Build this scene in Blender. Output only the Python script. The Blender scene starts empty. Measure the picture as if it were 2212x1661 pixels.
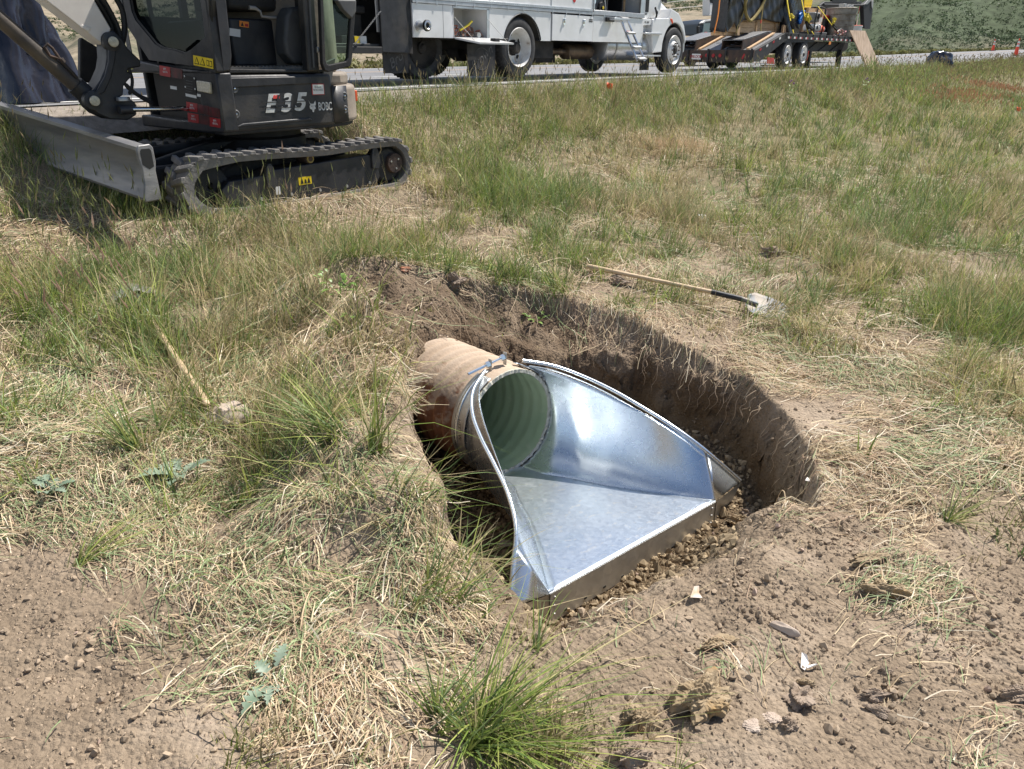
import bpy, bmesh, math, random
import numpy as np
from mathutils import Vector, Matrix
R = math.radians
C = bpy.context.scene.collection
sc = bpy.context.scene
# ---------------- camera, world, sun, exposure ----------------
EYE = 1.6
PITCH = 24.0
cam = bpy.data.objects.new("camera", bpy.data.cameras.new("camera"))
C.objects.link(cam)
cam.location = (0, 0, EYE)
cam.rotation_euler = (R(90 - PITCH), 0, 0)
cam.data.sensor_width = 36.0
cam.data.lens = 36.0 * 1591 / 2212
cam.data.clip_start = 0.05
cam.data.clip_end = 20000
sc.camera = cam
SUN_AZ, SUN_EL = 55.0, 55.0      # degrees clockwise from +Y, elevation
w = bpy.data.worlds.new("World"); sc.world = w; w.use_nodes = True
nt = w.node_tree
bgn = nt.nodes["Background"]
sky = nt.nodes.new("ShaderNodeTexSky"); sky.sky_type = 'NISHITA'; sky.sun_disc = False
sky.sun_elevation = R(SUN_EL); sky.sun_rotation = R(SUN_AZ); sky.altitude = 2000; sky.dust_density = 0.5; sky.ozone_density = 2.0
tcw = nt.nodes.new("ShaderNodeTexCoord"); mpw = nt.nodes.new("ShaderNodeMapping"); mpw.inputs['Scale'].default_value = (1.6, 1.6, 4.0)
nzw = nt.nodes.new("ShaderNodeTexNoise"); nzw.inputs['Scale'].default_value = 1.5; nzw.inputs['Detail'].default_value = 7; nzw.inputs['Roughness'].default_value = .55
rmw = nt.nodes.new("ShaderNodeMapRange"); rmw.inputs['From Min'].default_value = .46; rmw.inputs['From Max'].default_value = .64
mxw = nt.nodes.new("ShaderNodeMix"); mxw.data_type = 'RGBA'; mxw.inputs[7].default_value = (9.5, 9.8, 10.2, 1)
nt.links.new(tcw.outputs['Generated'], mpw.inputs[0]); nt.links.new(mpw.outputs[0], nzw.inputs['Vector'])
dtw = nt.nodes.new("ShaderNodeVectorMath"); dtw.operation = 'DOT_PRODUCT'; dtw.inputs[1].default_value = (-.80, .12, .58); nt.links.new(tcw.outputs['Generated'], dtw.inputs[0])  # added unseen cloud bank, aimed to brighten the reflection in the steel wing
bkw = nt.nodes.new("ShaderNodeMapRange"); bkw.inputs['From Min'].default_value = .70; bkw.inputs['From Max'].default_value = 1.0; bkw.inputs['To Min'].default_value = -.12; bkw.inputs['To Max'].default_value = .22; nt.links.new(dtw.outputs['Value'], bkw.inputs['Value'])
adw = nt.nodes.new("ShaderNodeMath"); adw.operation = 'ADD'; nt.links.new(nzw.outputs['Fac'], adw.inputs[0]); nt.links.new(bkw.outputs[0], adw.inputs[1]); nt.links.new(adw.outputs[0], rmw.inputs['Value'])
nt.links.new(rmw.outputs[0], mxw.inputs[0]); nt.links.new(sky.outputs[0], mxw.inputs[6]); nt.links.new(mxw.outputs[2], bgn.inputs[0]); bgn.inputs[1].default_value = 0.075
sun = bpy.data.objects.new("sun", bpy.data.lights.new("sun", 'SUN')); C.objects.link(sun)
sun.data.energy = 4.9; sun.data.angle = R(0.53); sun.data.color = (1.0, 0.945, 0.87)
sd = Vector((math.sin(R(SUN_AZ)) * math.cos(R(SUN_EL)), math.cos(R(SUN_AZ)) * math.cos(R(SUN_EL)), math.sin(R(SUN_EL))))
sun.rotation_euler = sd.to_track_quat('Z', 'Y').to_euler()
sun.location = (20, 20, 40)
sc.view_settings.view_transform = 'Standard'; sc.view_settings.look = 'None'
sc.view_settings.exposure = 0.64; sc.view_settings.gamma = 1.0
sc.cycles.max_bounces = 6; sc.cycles.diffuse_bounces = 3; sc.cycles.glossy_bounces = 4
sc.cycles.transmission_bounces = 4; sc.cycles.transparent_max_bounces = 8
sc.render.film_transparent = False

# ---------------- measuring helpers ----------------
# survey of the place: pixel of the 2212 px wide photograph -> ray, cut with a real plane of the object's own frame
F0, CX, CY, TH = 1591., 1106., 830.5, R(PITCH)
RM = np.array([[1, 0, 0], [0, math.cos(TH), -math.sin(TH)], [0, -math.sin(TH), -math.cos(TH)]])
def ray(px, py):
    return np.array([(px - CX) / F0, 1, (py - CY) / F0]) @ RM
def atz(px, py, z):
    d = ray(px, py); t = (z - EYE) / d[2]; p = d * t; return Vector((p[0], p[1], p[2] + EYE))
def aty(px, py, y):
    d = ray(px, py); t = y / d[1]; p = d * t; return Vector((p[0], p[1], p[2] + EYE))
def project(p):
    q = (np.asarray(p, float) - np.array([0, 0, EYE])) @ RM.T
    dz = np.maximum(q[..., 1], 0.05)
    return np.stack([CX + F0 * q[..., 0] / dz, CY + F0 * q[..., 2] / dz], -1)
class Frame:
    def __init__(s, O, ang):
        a = R(ang); s.O = np.array(O, float); s.ang = ang
        s.X = np.array([math.cos(a), math.sin(a), 0]); s.Y = np.array([-math.sin(a), math.cos(a), 0]); s.Z = np.array([0, 0, 1.])
    def hit(s, px, py, ax, v):          # px,py in the 4096 px photograph
        d = ray(px * .54004, py * .54004); c = np.array([0, 0, EYE]); N = {'x': s.X, 'y': s.Y, 'z': s.Z}[ax]
        t = (v + N @ s.O - N @ c) / (N @ d); p = c + d * t - s.O
        return (float(p @ s.X), float(p @ s.Y), float(p @ s.Z))
    def world(s, x, y, z):
        return Vector(tuple(s.O + x * s.X + y * s.Y + z * s.Z))
ZM = {1: (1.748, 0, 0), 2: (1.846, 700, 0), 3: (2.949, 1350, 0), 4: (2.765, 2000, 0), 5: (2.404, 2680, 0), 6: (3.178, 3400, 0), 7: (5.933, 3200, 0), 8: (3.881, 2680, 0)}
def S(fr, z, pts, ax, v):
    k, ox, oy = ZM[z]
    return [fr.hit(ox + a / k, oy + b / k, ax, v) for a, b in pts]
def XZ(fr, z, pts, v):
    return [(p[0], p[2]) for p in S(fr, z, pts, 'y', v)]
EXF = Frame((-2.6, 6.18, .39), 48.6)
TRF = Frame((.1, 14.2, 1.27), 50)

# ---------------- mesh helpers ----------------
class MB:
    def __init__(s): s.v = []; s.f = []
    def add(s, vs, fs):
        n = len(s.v); s.v += [tuple(v) for v in vs]; s.f += [tuple(i + n for i in f) for f in fs]; return s
    def box(s, x0, x1, y0, y1, z0, z1, rot=None):
        vs = [(x, y, z) for x in (x0, x1) for y in (y0, y1) for z in (z0, z1)]
        if rot:
            m = Matrix.Translation(rot[0]) @ rot[1].to_4x4() @ Matrix.Translation(-Vector(rot[0]))
            vs = [m @ Vector(v) for v in vs]
        return s.add(vs, [(0, 1, 3, 2), (4, 6, 7, 5), (0, 4, 5, 1), (2, 3, 7, 6), (0, 2, 6, 4), (1, 5, 7, 3)])
    def prism(s, poly, a0, a1, ax='y'):
        n = len(poly)
        def mk(p, a): return {'y': (p[0], a, p[1]), 'x': (a, p[0], p[1]), 'z': (p[0], p[1], a)}[ax]
        vs = [mk(p, a0) for p in poly] + [mk(p, a1) for p in poly]
        fs = [tuple(range(n)), tuple(range(2 * n - 1, n - 1, -1))] + [(i, (i + 1) % n + 0, (i + 1) % n + n, i + n)[::-1] for i in range(n)]
        return s.add(vs, fs)
    def tube(s, pts, r, n=10, cap=True, closed=False):
        pts = [Vector(p) for p in pts]; m = len(pts); rs = r if isinstance(r, (list, tuple)) else [r] * m
        vs = []; up = None
        for i, p in enumerate(pts):
            a = pts[(i - 1) % m] if closed else pts[max(i - 1, 0)]; b = pts[(i + 1) % m] if closed else pts[min(i + 1, m - 1)]
            t = (b - a).normalized()
            if up is None: up = t.orthogonal().normalized()
            else:
                up = (up - t * up.dot(t));
                up = up.normalized() if up.length > 1e-6 else t.orthogonal().normalized()
            sd_ = t.cross(up)
            vs += [p + (up * math.cos(2 * math.pi * k / n) + sd_ * math.sin(2 * math.pi * k / n)) * rs[i] for k in range(n)]
        fs = []
        for i in range(m if closed else m - 1):
            j = (i + 1) % m
            fs += [(i * n + k, i * n + (k + 1) % n, j * n + (k + 1) % n, j * n + k) for k in range(n)]
        if cap and not closed: fs += [tuple(range(n - 1, -1, -1)), tuple((m - 1) * n + k for k in range(n))]
        return s.add(vs, fs)
    def lathe(s, prof, c, ax='y', n=32, cap=False):
        vs = []; m = len(prof)
        for r_, a in prof:
            for k in range(n):
                t = 2 * math.pi * k / n; u, v_ = r_ * math.cos(t), r_ * math.sin(t)
                vs.append({'y': (c[0] + u, c[1] + a, c[2] + v_), 'x': (c[0] + a, c[1] + u, c[2] + v_), 'z': (c[0] + u, c[1] + v_, c[2] + a)}[ax])
        fs = [(i * n + k, i * n + (k + 1) % n, (i + 1) * n + (k + 1) % n, (i + 1) * n + k) for i in range(m - 1) for k in range(n)]
        if cap: fs += [tuple(range(n)), tuple((m - 1) * n + k for k in range(n))]
        return s.add(vs, fs)
    def grid(s, P):                       # P[i][j] points
        a, b = len(P), len(P[0]); vs = [p for row in P for p in row]
        return s.add(vs, [(i * b + j, (i + 1) * b + j, (i + 1) * b + j + 1, i * b + j + 1) for i in range(a - 1) for j in range(b - 1)])
    def build(s, name, m, parent=None, smooth=35, bevel=0, seg=2, thick=0, fix=True):
        me = bpy.data.meshes.new(name); me.from_pydata(s.v, [], s.f)
        if fix:
            bm = bmesh.new(); bm.from_mesh(me); bmesh.ops.recalc_face_normals(bm, faces=bm.faces); bm.to_mesh(me); bm.free()
        o = bpy.data.objects.new(name, me); C.objects.link(o); me.materials.append(m)
        if smooth:
            me.polygons.foreach_set('use_smooth', [True] * len(me.polygons)); me.set_sharp_from_angle(angle=R(smooth))
        if thick:
            q = o.modifiers.new('solid', 'SOLIDIFY'); q.thickness = thick; q.offset = 0
        if bevel:
            q = o.modifiers.new('bevel', 'BEVEL'); q.width = bevel; q.segments = seg; q.limit_method = 'ANGLE'; q.angle_limit = R(40)
        if parent: o.parent = parent
        return o
def thing(name, label, cat, loc=(0, 0, 0), rotz=0, group=None):
    o = bpy.data.objects.new(name, None); C.objects.link(o); o.location = loc; o.rotation_euler = (0, 0, rotz)
    o.empty_display_size = .1
    return tag(o, label, cat, group)
def tag(o, label=None, cat=None, group=None, kind=None):
    if label: o['label'] = label
    if cat: o['category'] = cat
    if group: o['group'] = group
    if kind: o['kind'] = kind
    return o
def text_mesh(body, name, m, parent, size, mat4, ext=.0015, shear=0, spacing=1.0, xs=1.0, bold=0):
    cu = bpy.data.curves.new('t', 'FONT'); cu.body = body; cu.size = size; cu.extrude = ext; cu.shear = shear
    cu.space_character = spacing; cu.align_x = 'CENTER'; cu.align_y = 'CENTER'; cu.offset = bold
    t = bpy.data.objects.new('t', cu); C.objects.link(t); dg = bpy.context.evaluated_depsgraph_get()
    me = bpy.data.meshes.new_from_object(t.evaluated_get(dg)); bpy.data.objects.remove(t)
    me.transform(mat4 @ Matrix.Diagonal((xs, 1, 1, 1))); me.materials.clear(); me.materials.append(m)
    o = bpy.data.objects.new(name, me); C.objects.link(o); o.parent = parent
    return o
def face_y(x, y, z, rot=0):     # text facing -Y (local), reading along +X
    return Matrix.Translation((x, y, z)) @ Matrix.Rotation(R(90), 4, 'X') @ Matrix.Rotation(R(rot), 4, 'Z')
def face_x(x, y, z):            # text facing -X, reading along -Y
    return Matrix.Translation((x, y, z)) @ Matrix.Rotation(R(-90), 4, 'Z') @ Matrix.Rotation(R(90), 4, 'X')
def copy_tree(o, parent=None):
    c = o.copy(); C.objects.link(c); c.parent = parent
    for ch in [k for k in bpy.data.objects if k.parent == o]: copy_tree(ch, c)
    return c
# ---------------- noise ----------------
rng = np.random.default_rng(7)
random.seed(7)
_P = rng.random((256, 256))
def vn(x, y):
    xi = np.floor(x).astype(int); yi = np.floor(y).astype(int); fx = x - xi; fy = y - yi
    fx = fx * fx * (3 - 2 * fx); fy = fy * fy * (3 - 2 * fy)
    a = _P[xi & 255, yi & 255]; b = _P[(xi + 1) & 255, yi & 255]; c = _P[xi & 255, (yi + 1) & 255]; d = _P[(xi + 1) & 255, (yi + 1) & 255]
    return (a * (1 - fx) + b * fx) * (1 - fy) + (c * (1 - fx) + d * fx) * fy - .5
def fbm(x, y, s, o=4):
    r_ = 0; a = 1.
    for k in range(o):
        r_ = r_ + a * vn(x * s + 17.3 * k, y * s + 9.1 * k); s *= 2.03; a *= .5
    return r_

# ---------------- materials ----------------
def mat(name, c1, c2=None, scale=8, rough=.6, metal=0., bump=0., bscale=40, detail=4, coat=0., spec=.5, lo=.35, hi=.65,
        c3=None, s3=3, lo3=.55, hi3=.62, rvar=0., stretch=None, trans=0.):
    m = bpy.data.materials.new(name); m.use_nodes = True; n = m.node_tree; N = n.nodes; L = n.links
    b = N['Principled BSDF']; b.inputs['Roughness'].default_value = rough; b.inputs['Metallic'].default_value = metal
    b.inputs['Specular IOR Level'].default_value = spec; b.inputs['Coat Weight'].default_value = coat
    b.inputs['Base Color'].default_value = (*c1, 1)
    tc = N.new('ShaderNodeTexCoord'); src = tc.outputs['Object']
    if stretch:
        mp = N.new('ShaderNodeMapping'); mp.inputs['Scale'].default_value = stretch; L.new(src, mp.inputs[0]); src = mp.outputs[0]
    def noise(s, d=detail):
        t = N.new('ShaderNodeTexNoise'); t.inputs['Scale'].default_value = s; t.inputs['Detail'].default_value = d; L.new(src, t.inputs['Vector']); return t.outputs['Fac']
    def ramp(f, l, h):
        q = N.new('ShaderNodeMapRange'); q.inputs['From Min'].default_value = l; q.inputs['From Max'].default_value = h; L.new(f, q.inputs['Value']); return q.outputs[0]
    if c2:
        f = ramp(noise(scale), lo, hi); mx = N.new('ShaderNodeMix'); mx.data_type = 'RGBA'
        mx.inputs[6].default_value = (*c1, 1); mx.inputs[7].default_value = (*c2, 1); L.new(f, mx.inputs[0]); out = mx.outputs[2]
        if c3:
            f3 = ramp(noise(s3, 6), lo3, hi3); m3 = N.new('ShaderNodeMix'); m3.data_type = 'RGBA'; m3.inputs[7].default_value = (*c3, 1)
            L.new(out, m3.inputs[6]); L.new(f3, m3.inputs[0]); out = m3.outputs[2]
        L.new(out, b.inputs['Base Color'])
        if rvar:
            q = N.new('ShaderNodeMapRange'); q.inputs['To Min'].default_value = rough - rvar; q.inputs['To Max'].default_value = rough + rvar
            L.new(noise(scale * 1.7), q.inputs['Value']); L.new(q.outputs[0], b.inputs['Roughness'])
    if bump:
        bn = N.new('ShaderNodeBump'); bn.inputs['Strength'].default_value = bump; bn.inputs['Distance'].default_value = .01
        L.new(noise(bscale, 6), bn.inputs['Height']); L.new(bn.outputs[0], b.inputs['Normal'])
    if trans:
        b.inputs['Transmission Weight'].default_value = trans
    return m
def glass(name, col, alpha=.35, rough=.03):
    m = bpy.data.materials.new(name); m.use_nodes = True; n = m.node_tree; N = n.nodes; L = n.links
    for x in list(N):
        if x.type != 'OUTPUT_MATERIAL': N.remove(x)
    out = [x for x in N if x.type == 'OUTPUT_MATERIAL'][0]
    t = N.new('ShaderNodeBsdfTransparent'); t.inputs[0].default_value = (*col, 1)
    g = N.new('ShaderNodeBsdfGlossy'); g.inputs['Roughness'].default_value = rough; g.inputs[0].default_value = (.9, .95, .95, 1)
    mx = N.new('ShaderNodeMixShader'); mx.inputs[0].default_value = alpha * .6; L.new(t.outputs[0], mx.inputs[1]); L.new(g.outputs[0], mx.inputs[2]); L.new(mx.outputs[0], out.inputs[0])
    return m
M_black = mat('black_machine_paint', (.012, .013, .016), (.03, .03, .034), 6, rough=.5, bump=.15, bscale=30, c3=(.075, .066, .056), s3=3.2, lo3=.5, hi3=.8, rvar=.14)
M_blackflat = mat('black_steel', (.01, .01, .011), (.025, .024, .024), 9, rough=.65, bump=.2, bscale=50, c3=(.06, .05, .042), s3=3, lo3=.55, hi3=.8)
M_rubber = mat('track_rubber', (.13, .125, .12), (.22, .205, .19), 7, rough=.8, bump=.6, bscale=35, c3=(.15, .135, .12), s3=4, lo3=.5, hi3=.7)
M_tire = mat('tire_rubber', (.022, .022, .024), (.05, .05, .05), 8, rough=.8, bump=.2, bscale=40)
M_steelgrey = mat('worn_blade_steel', (.18, .18, .19), (.3, .29, .28), 5, rough=.5, metal=.35, bump=.2, bscale=30, c3=(.1, .095, .09), s3=2.5, lo3=.52, hi3=.7, stretch=(1, .35, 2.5))
M_chrome = mat('polished_steel', (.75, .75, .75), rough=.15, metal=1)
M_bolt = mat('bolt_steel', (.45, .44, .42), rough=.45, metal=.7)
M_boom = mat('cream_boom_paint', (.72, .68, .62), (.62, .56, .5), 4, rough=.42, c3=(.2, .1, .06), s3=7, lo3=.66, hi3=.7)
M_tan = mat('dusty_counterweight', (.3, .25, .2), (.2, .17, .14), 5, rough=.7, bump=.2, bscale=40)
M_white = mat('white_truck_paint', (.8, .8, .8), (.72, .72, .71), 3, rough=.3, coat=.3, c3=(.55, .52, .47), s3=1.4, lo3=.62, hi3=.9)
M_whiterim = mat('white_rim_paint', (.75, .75, .74), (.6, .58, .55), 6, rough=.4, c3=(.25, .18, .13), s3=6, lo3=.64, hi3=.75)
M_alu = mat('brushed_aluminium', (.62, .63, .64), (.5, .5, .51), 6, rough=.35, metal=.85)
M_rail = mat('galvanised_rail', (.55, .56, .58), (.45, .46, .47), 8, rough=.42, metal=.6)
M_under = mat('grimy_chassis', (.012, .011, .01), (.04, .035, .03), 6, rough=.8)
M_brownsteel = mat('rusty_dark_steel', (.03, .024, .022), (.08, .045, .03), 5, rough=.7, bump=.3, bscale=40)
M_wood = mat('pale_pine', (.62, .42, .24), (.5, .31, .16), 5, rough=.7, stretch=(1, 6, 6), c3=(.28, .15, .08), s3=4, lo3=.68, hi3=.74)
M_ply = mat('weathered_plywood', (.6, .46, .34), (.46, .33, .23), 9, rough=.8, c3=(.2, .13, .08), s3=5, lo3=.58, hi3=.7, stretch=(1, 1, .4))
M_tarp = mat('black_tarp', (.012, .013, .016), (.02, .021, .025), 4, rough=.42, bump=.5, bscale=12)
M_plastic = mat('black_plastic_sheet', (.018, .02, .03), (.03, .032, .045), 3, rough=.2, bump=1.0, bscale=7)
M_yellow = mat('yellow_strap', (.75, .6, .06), rough=.7)
M_olive = mat('olive_strap', (.3, .23, .07), (.2, .15, .05), 20, rough=.85)
M_yelsign = mat('yellow_label', (.75, .55, .01), rough=.5)
M_redsign = mat('red_label', (.42, .01, .015), (.3, .01, .01), 10, rough=.5)
M_darksign = mat('faded_red_label', (.03, .006, .006), (.12, .01, .012), 14, rough=.5)
M_orange = mat('orange_plastic', (.85, .12, .02), (.7, .08, .015), 6, rough=.5)
M_orangesign = mat('orange_label', (.8, .25, .03), rough=.5)
M_red = mat('red_paint', (.55, .02, .015), rough=.4)
M_ink = mat('black_ink', (.01, .01, .01), rough=.6)
M_inkw = mat('white_decal', (.68, .68, .66), (.5, .5, .48), 30, rough=.5)
M_whitepl = mat('white_plastic', (.72, .71, .68), rough=.45)
M_greygear = mat('grey_moulding', (.07, .072, .075), (.1, .1, .1), 8, rough=.6)
M_lens = mat('lamp_lens', (.55, .5, .38), (.4, .37, .28), 60, rough=.25, coat=.5)
M_handle = mat('ash_wood_handle', (.60, .45, .29), (.48, .35, .21), 12, rough=.55, stretch=(.4, 6, 6))
M_galv = None
def spangle(m, scale=38, amt=.16, dirt=None):
    N = m.node_tree.nodes; L = m.node_tree.links; b = N['Principled BSDF']; src = b.inputs['Base Color'].links[0].from_socket
    tc = N.new('ShaderNodeTexCoord'); v = N.new('ShaderNodeTexVoronoi'); v.inputs['Scale'].default_value = scale; v.inputs['Randomness'].default_value = 1; L.new(tc.outputs['Object'], v.inputs[0])
    sp = N.new('ShaderNodeSeparateColor'); L.new(v.outputs['Color'], sp.inputs[0]); q = N.new('ShaderNodeMapRange'); q.inputs['To Min'].default_value = 1 - amt; q.inputs['To Max'].default_value = 1 + amt * .3; L.new(sp.outputs[0], q.inputs['Value'])
    mx = N.new('ShaderNodeVectorMath'); mx.operation = 'SCALE'; L.new(src, mx.inputs[0]); L.new(q.outputs[0], mx.inputs['Scale']); out = mx.outputs[0]
    if dirt:
        t = N.new('ShaderNodeTexNoise'); t.inputs['Scale'].default_value = 7; t.inputs['Detail'].default_value = 9; t.inputs['Roughness'].default_value = .7; L.new(tc.outputs['Object'], t.inputs[0])
        r = N.new('ShaderNodeMapRange'); r.inputs['From Min'].default_value = .56; r.inputs['From Max'].default_value = .75; r.inputs['To Max'].default_value = .55; L.new(t.outputs[0], r.inputs['Value'])
        m3 = N.new('ShaderNodeMix'); m3.data_type = 'RGBA'; m3.inputs[7].default_value = (*dirt, 1); L.new(out, m3.inputs[6]); L.new(r.outputs[0], m3.inputs[0]); out = m3.outputs[2]
        iv = N.new('ShaderNodeMapRange'); iv.inputs['To Min'].default_value = .92; iv.inputs['To Max'].default_value = .4; L.new(r.outputs[0], iv.inputs['Value']); L.new(iv.outputs[0], b.inputs['Metallic'])
    L.new(out, b.inputs['Base Color'])
    rr = N.new('ShaderNodeMapRange'); rr.inputs['To Min'].default_value = b.inputs['Roughness'].default_value - amt * .3; rr.inputs['To Max'].default_value = b.inputs['Roughness'].default_value + amt * .4; L.new(sp.outputs[1], rr.inputs['Value']); L.new(rr.outputs[0], b.inputs['Roughness'])
    return m
# ================= GROUND =================
YT = TRF.Y[:2]; XT = TRF.X[:2]; OT = TRF.O
def rise(X):
    return np.interp(X, [-60, 18, 28, 40, 56, 75, 95, 145, 400], [-.3, 0, .04, .13, .3, .55, .8, 1.4, 3.5])
PROF = ([-40, -14, -12, -8.3, -6.7, -5.2, -4.2, -3.1, -2.2, -1.4, -1.0, 0, 12.6, 14, 18, 30, 60, 200],
        [-.5, -.35, -.3, -.15, -.01, .12, .22, .38, .74, 1.12, 1.22, 1.24, 1.24, 1.2, .5, -1.5, -4, -6])
PIT = [(-.368, 2.82), (-.28, 2.52), (-.22, 2.28), (-.1, 2.02), (.12, 1.86), (.306, 1.948), (.575, 2.112), (.879, 2.296), (1.139, 2.5), (1.30, 2.72),
       (1.45, 2.96), (1.50, 3.3), (1.53, 3.75), (1.45, 4.15), (1.22, 4.50), (.94, 4.78), (.46, 4.92), (0.05, 4.80), (-.22, 4.62), (-.36, 4.42), (-.52, 4.30), (-.63, 4.02), (-.617, 3.623), (-.531, 3.294)]
GENTLE = set(range(2, 9))          # edges i->i+1 with a soft slope
def seg_d(x, y, a, b):
    ax, ay = a; bx, by = b; dx, dy = bx - ax, by - ay
    t = np.clip(((x - ax) * dx + (y - ay) * dy) / (dx * dx + dy * dy), 0, 1)
    return np.hypot(x - ax - t * dx, y - ay - t * dy)
def inside(x, y, P):
    r_ = np.zeros(x.shape, bool)
    for i in range(len(P)):
        (x1, y1), (x2, y2) = P[i], P[(i + 1) % len(P)]
        c = ((y1 > y) != (y2 > y)) & (x < (x2 - x1) * (y - y1) / ((y2 - y1) + 1e-12) + x1); r_ ^= c
    return r_
def sstep(t): t = np.clip(t, 0, 1); return t * t * (3 - 2 * t)
def pitk(x, y):
    near = (x > -1.2) & (x < 2) & (y > 1.5) & (y < 5.2)
    k = np.zeros(x.shape)
    if not near.any(): return k
    xs, ys = x[near], y[near]
    jx = xs + .05 * fbm(xs, ys, 9, 3) + .07 * fbm(xs, ys + 4, 2.6, 2) * (ys < 6); jy = ys + .05 * fbm(xs + 9, ys, 9, 3) + .05 * fbm(xs + 2, ys, 2.6, 2)
    ds = np.full(xs.shape, 9.); dg = np.full(xs.shape, 9.)
    for i in range(len(PIT)):
        d = seg_d(jx, jy, PIT[i], PIT[(i + 1) % len(PIT)])
        if i in GENTLE: dg = np.minimum(dg, d)
        else: ds = np.minimum(ds, d)
    ins = inside(jx, jy, PIT)
    kk = np.minimum(sstep(ds / .125), sstep(dg / .55)) * ins
    k[near] = kk
    return k
SCARP = [(-1.32, 4.75), (-1.15, 4.98), (-.78, 5.16), (-.37, 5.32), (.15, 5.38), (.66, 5.20), (1.0, 4.92), (1.28, 4.56), (1.48, 4.2), (1.55, 3.75), (1.5, 3.2), (1.3, 3.4), (0, 4.2), (-.75, 4.0), (-1.0, 4.3)]
PATH = [(1.62, 4.62), (1.6, 5.3), (1.92, 6.9), (2.6, 8.4), (2.6, 9.6), (2.2, 10.6)]
def base(x, y):
    Yl = (x - OT[0]) * YT[0] + (y - OT[1]) * YT[1]; Xl = (x - OT[0]) * XT[0] + (y - OT[1]) * XT[1]
    z = np.interp(Yl, *PROF) * .6 + .2 * np.interp(Yl - .4, *PROF) + .2 * np.interp(Yl + .4, *PROF)
    z = z + rise(Xl)
    soft = np.clip((-Yl - 1.2) / 2, 0, 1)
    z = z + soft * (.10 * fbm(x, y, .45, 3) + .035 * fbm(x, y, 2.1, 3) + .02 * fbm(x, y, 7., 3))
    nr = (x > -1) & (x < 6) & (y > 3) & (y < 12.5)
    if nr.any():
        d = np.full(nr.sum(), 9.)
        for i in range(len(PATH) - 1): d = np.minimum(d, seg_d(x[nr], y[nr], PATH[i], PATH[i + 1]))
        z[nr] -= .11 * np.exp(-(d / .75) ** 2)
    # level pad under the digger
    ex = (x + 1.9) * EXF.X[0] + (y - 7.0) * EXF.X[1]; ey = (x + 1.9) * EXF.Y[0] + (y - 7.0) * EXF.Y[1]
    f = sstep((1.3 - np.maximum(np.abs(ex) / 1.35, np.abs(ey - .75) / .95)) / .35)
    z = z * (1 - f) + .375 * f
    z = z + .05 * fbm(x, y, 3.2, 3) * np.exp(-((x + .75) ** 2 / .35 + (y - 3.1) ** 2 / .9))
    # hummock on the left bank and low spoil on the right
    z = z + .13 * np.exp(-((x + .62) ** 2 + (y - 2.75) ** 2) / .09) + .06 * np.exp(-((x + .9) ** 2 + (y - 3.6) ** 2) / .1)
    for hx, hy, ha, hr in ((-.58, 3.35, .09, .17), (-.82, 2.98, .13, .2), (-.50, 2.48, .10, .16), (-.98, 3.72, .11, .22), (-.86, 4.10, .13, .15), (-.33, 2.16, .05, .12), (-1.15, 3.3, .08, .15), (-.85, 2.45, .07, .16)):
        z = z + ha * np.exp(-(((x - hx) ** 2 + (y - hy) ** 2) / hr ** 2))
    z = z - .14 * np.exp(-((x + 1.25) ** 2 / .05 + (y - 2.9) ** 2 / .3))
    # bank heaped over the buried part of the pipe
    a = (x + .50) * -.649 + (y - 4.26) * .76; b = (x + .50) * .76 + (y - 4.26) * .649
    z = z + .36 * sstep((a + .32) / .5) * sstep((1.7 - a) / 1.0) * np.exp(-b * b / .35)
    return z
def ground(x, y, fine=True):
    x = np.asarray(x, float); y = np.asarray(y, float); sh = x.shape; x = x.ravel(); y = y.ravel()
    z = base(x, y); k = pitk(x, y)
    # the bare shelf behind the pit is cut a little lower
    nr = (x > -2) & (x < 2.2) & (y > 2.8) & (y < 6)
    if nr.any():
        d = np.full(nr.sum(), 9.)
        for i in range(len(SCARP)): d = np.minimum(d, seg_d(x[nr], y[nr], SCARP[i], SCARP[(i + 1) % len(SCARP)]))
        z[nr] -= .29 * np.clip(d / .40, 0, 1) ** .55 * (1 + .5 * fbm(x[nr], y[nr], 6, 3)) * inside(x[nr], y[nr], SCARP)
    fl = -.70 - .03 * np.clip((2.9 - y), -1, 1) + .02 * fbm(x, y, 5, 3)
    z = z * (1 - k) + fl * k
    if fine:
        s = bare(x, y)
        z = z + s * (.011 * fbm(x, y, 7, 3) + .014 * np.abs(fbm(x, y, 24, 4)))
    return z.reshape(sh)
# ---- coarse survey of cover: columns 158 px, rows 151 px of the 2212 px photograph ----
GG = ["99999999999999", "55533566666777", "33323566665677", "55455566655676", "76665422134567", "33665200012456",
      "23552100001123", "22343200000012", "12121100000000", "11110000000000", "11110001000000"]
LL = ["44444444444444", "44444444444544", "66665666665654", "87667788777654", "79677434567766", "66778900146887",
      "45778950002785", "45788970001333", "35688861001122", "23577731111111", "12478962111111"]
GG = np.array([[int(c) for c in r_] for r_ in GG]) / 9.; LL = np.array([[int(c) for c in r_] for r_ in LL]) / 9.
def lookup(T, x, y, z=None):
    if z is None: z = base(x, y)
    q = project(np.stack([x, y, z], -1)); u = np.clip(q[:, 0] / 158 - .5, 0, 12.999); v_ = np.clip(q[:, 1] / 151 - .5, 0, 9.999)
    i = u.astype(int); j = v_.astype(int); fx = u - i; fy = v_ - j
    r_ = (T[j, i] * (1 - fx) + T[j, i + 1] * fx) * (1 - fy) + (T[j + 1, i] * (1 - fx) + T[j + 1, i + 1] * fx) * fy
    return r_
def bare(x, y):
    g = lookup(GG, x, y) * .8 + lookup(LL, x, y) * .8
    far = np.clip((np.hypot(x, y) - 8) / 4, 0, 1)
    return np.maximum(np.clip(1.1 - g * 1.3 - far, .15, 1), inside(x, y, SCARP) * .9)
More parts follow.
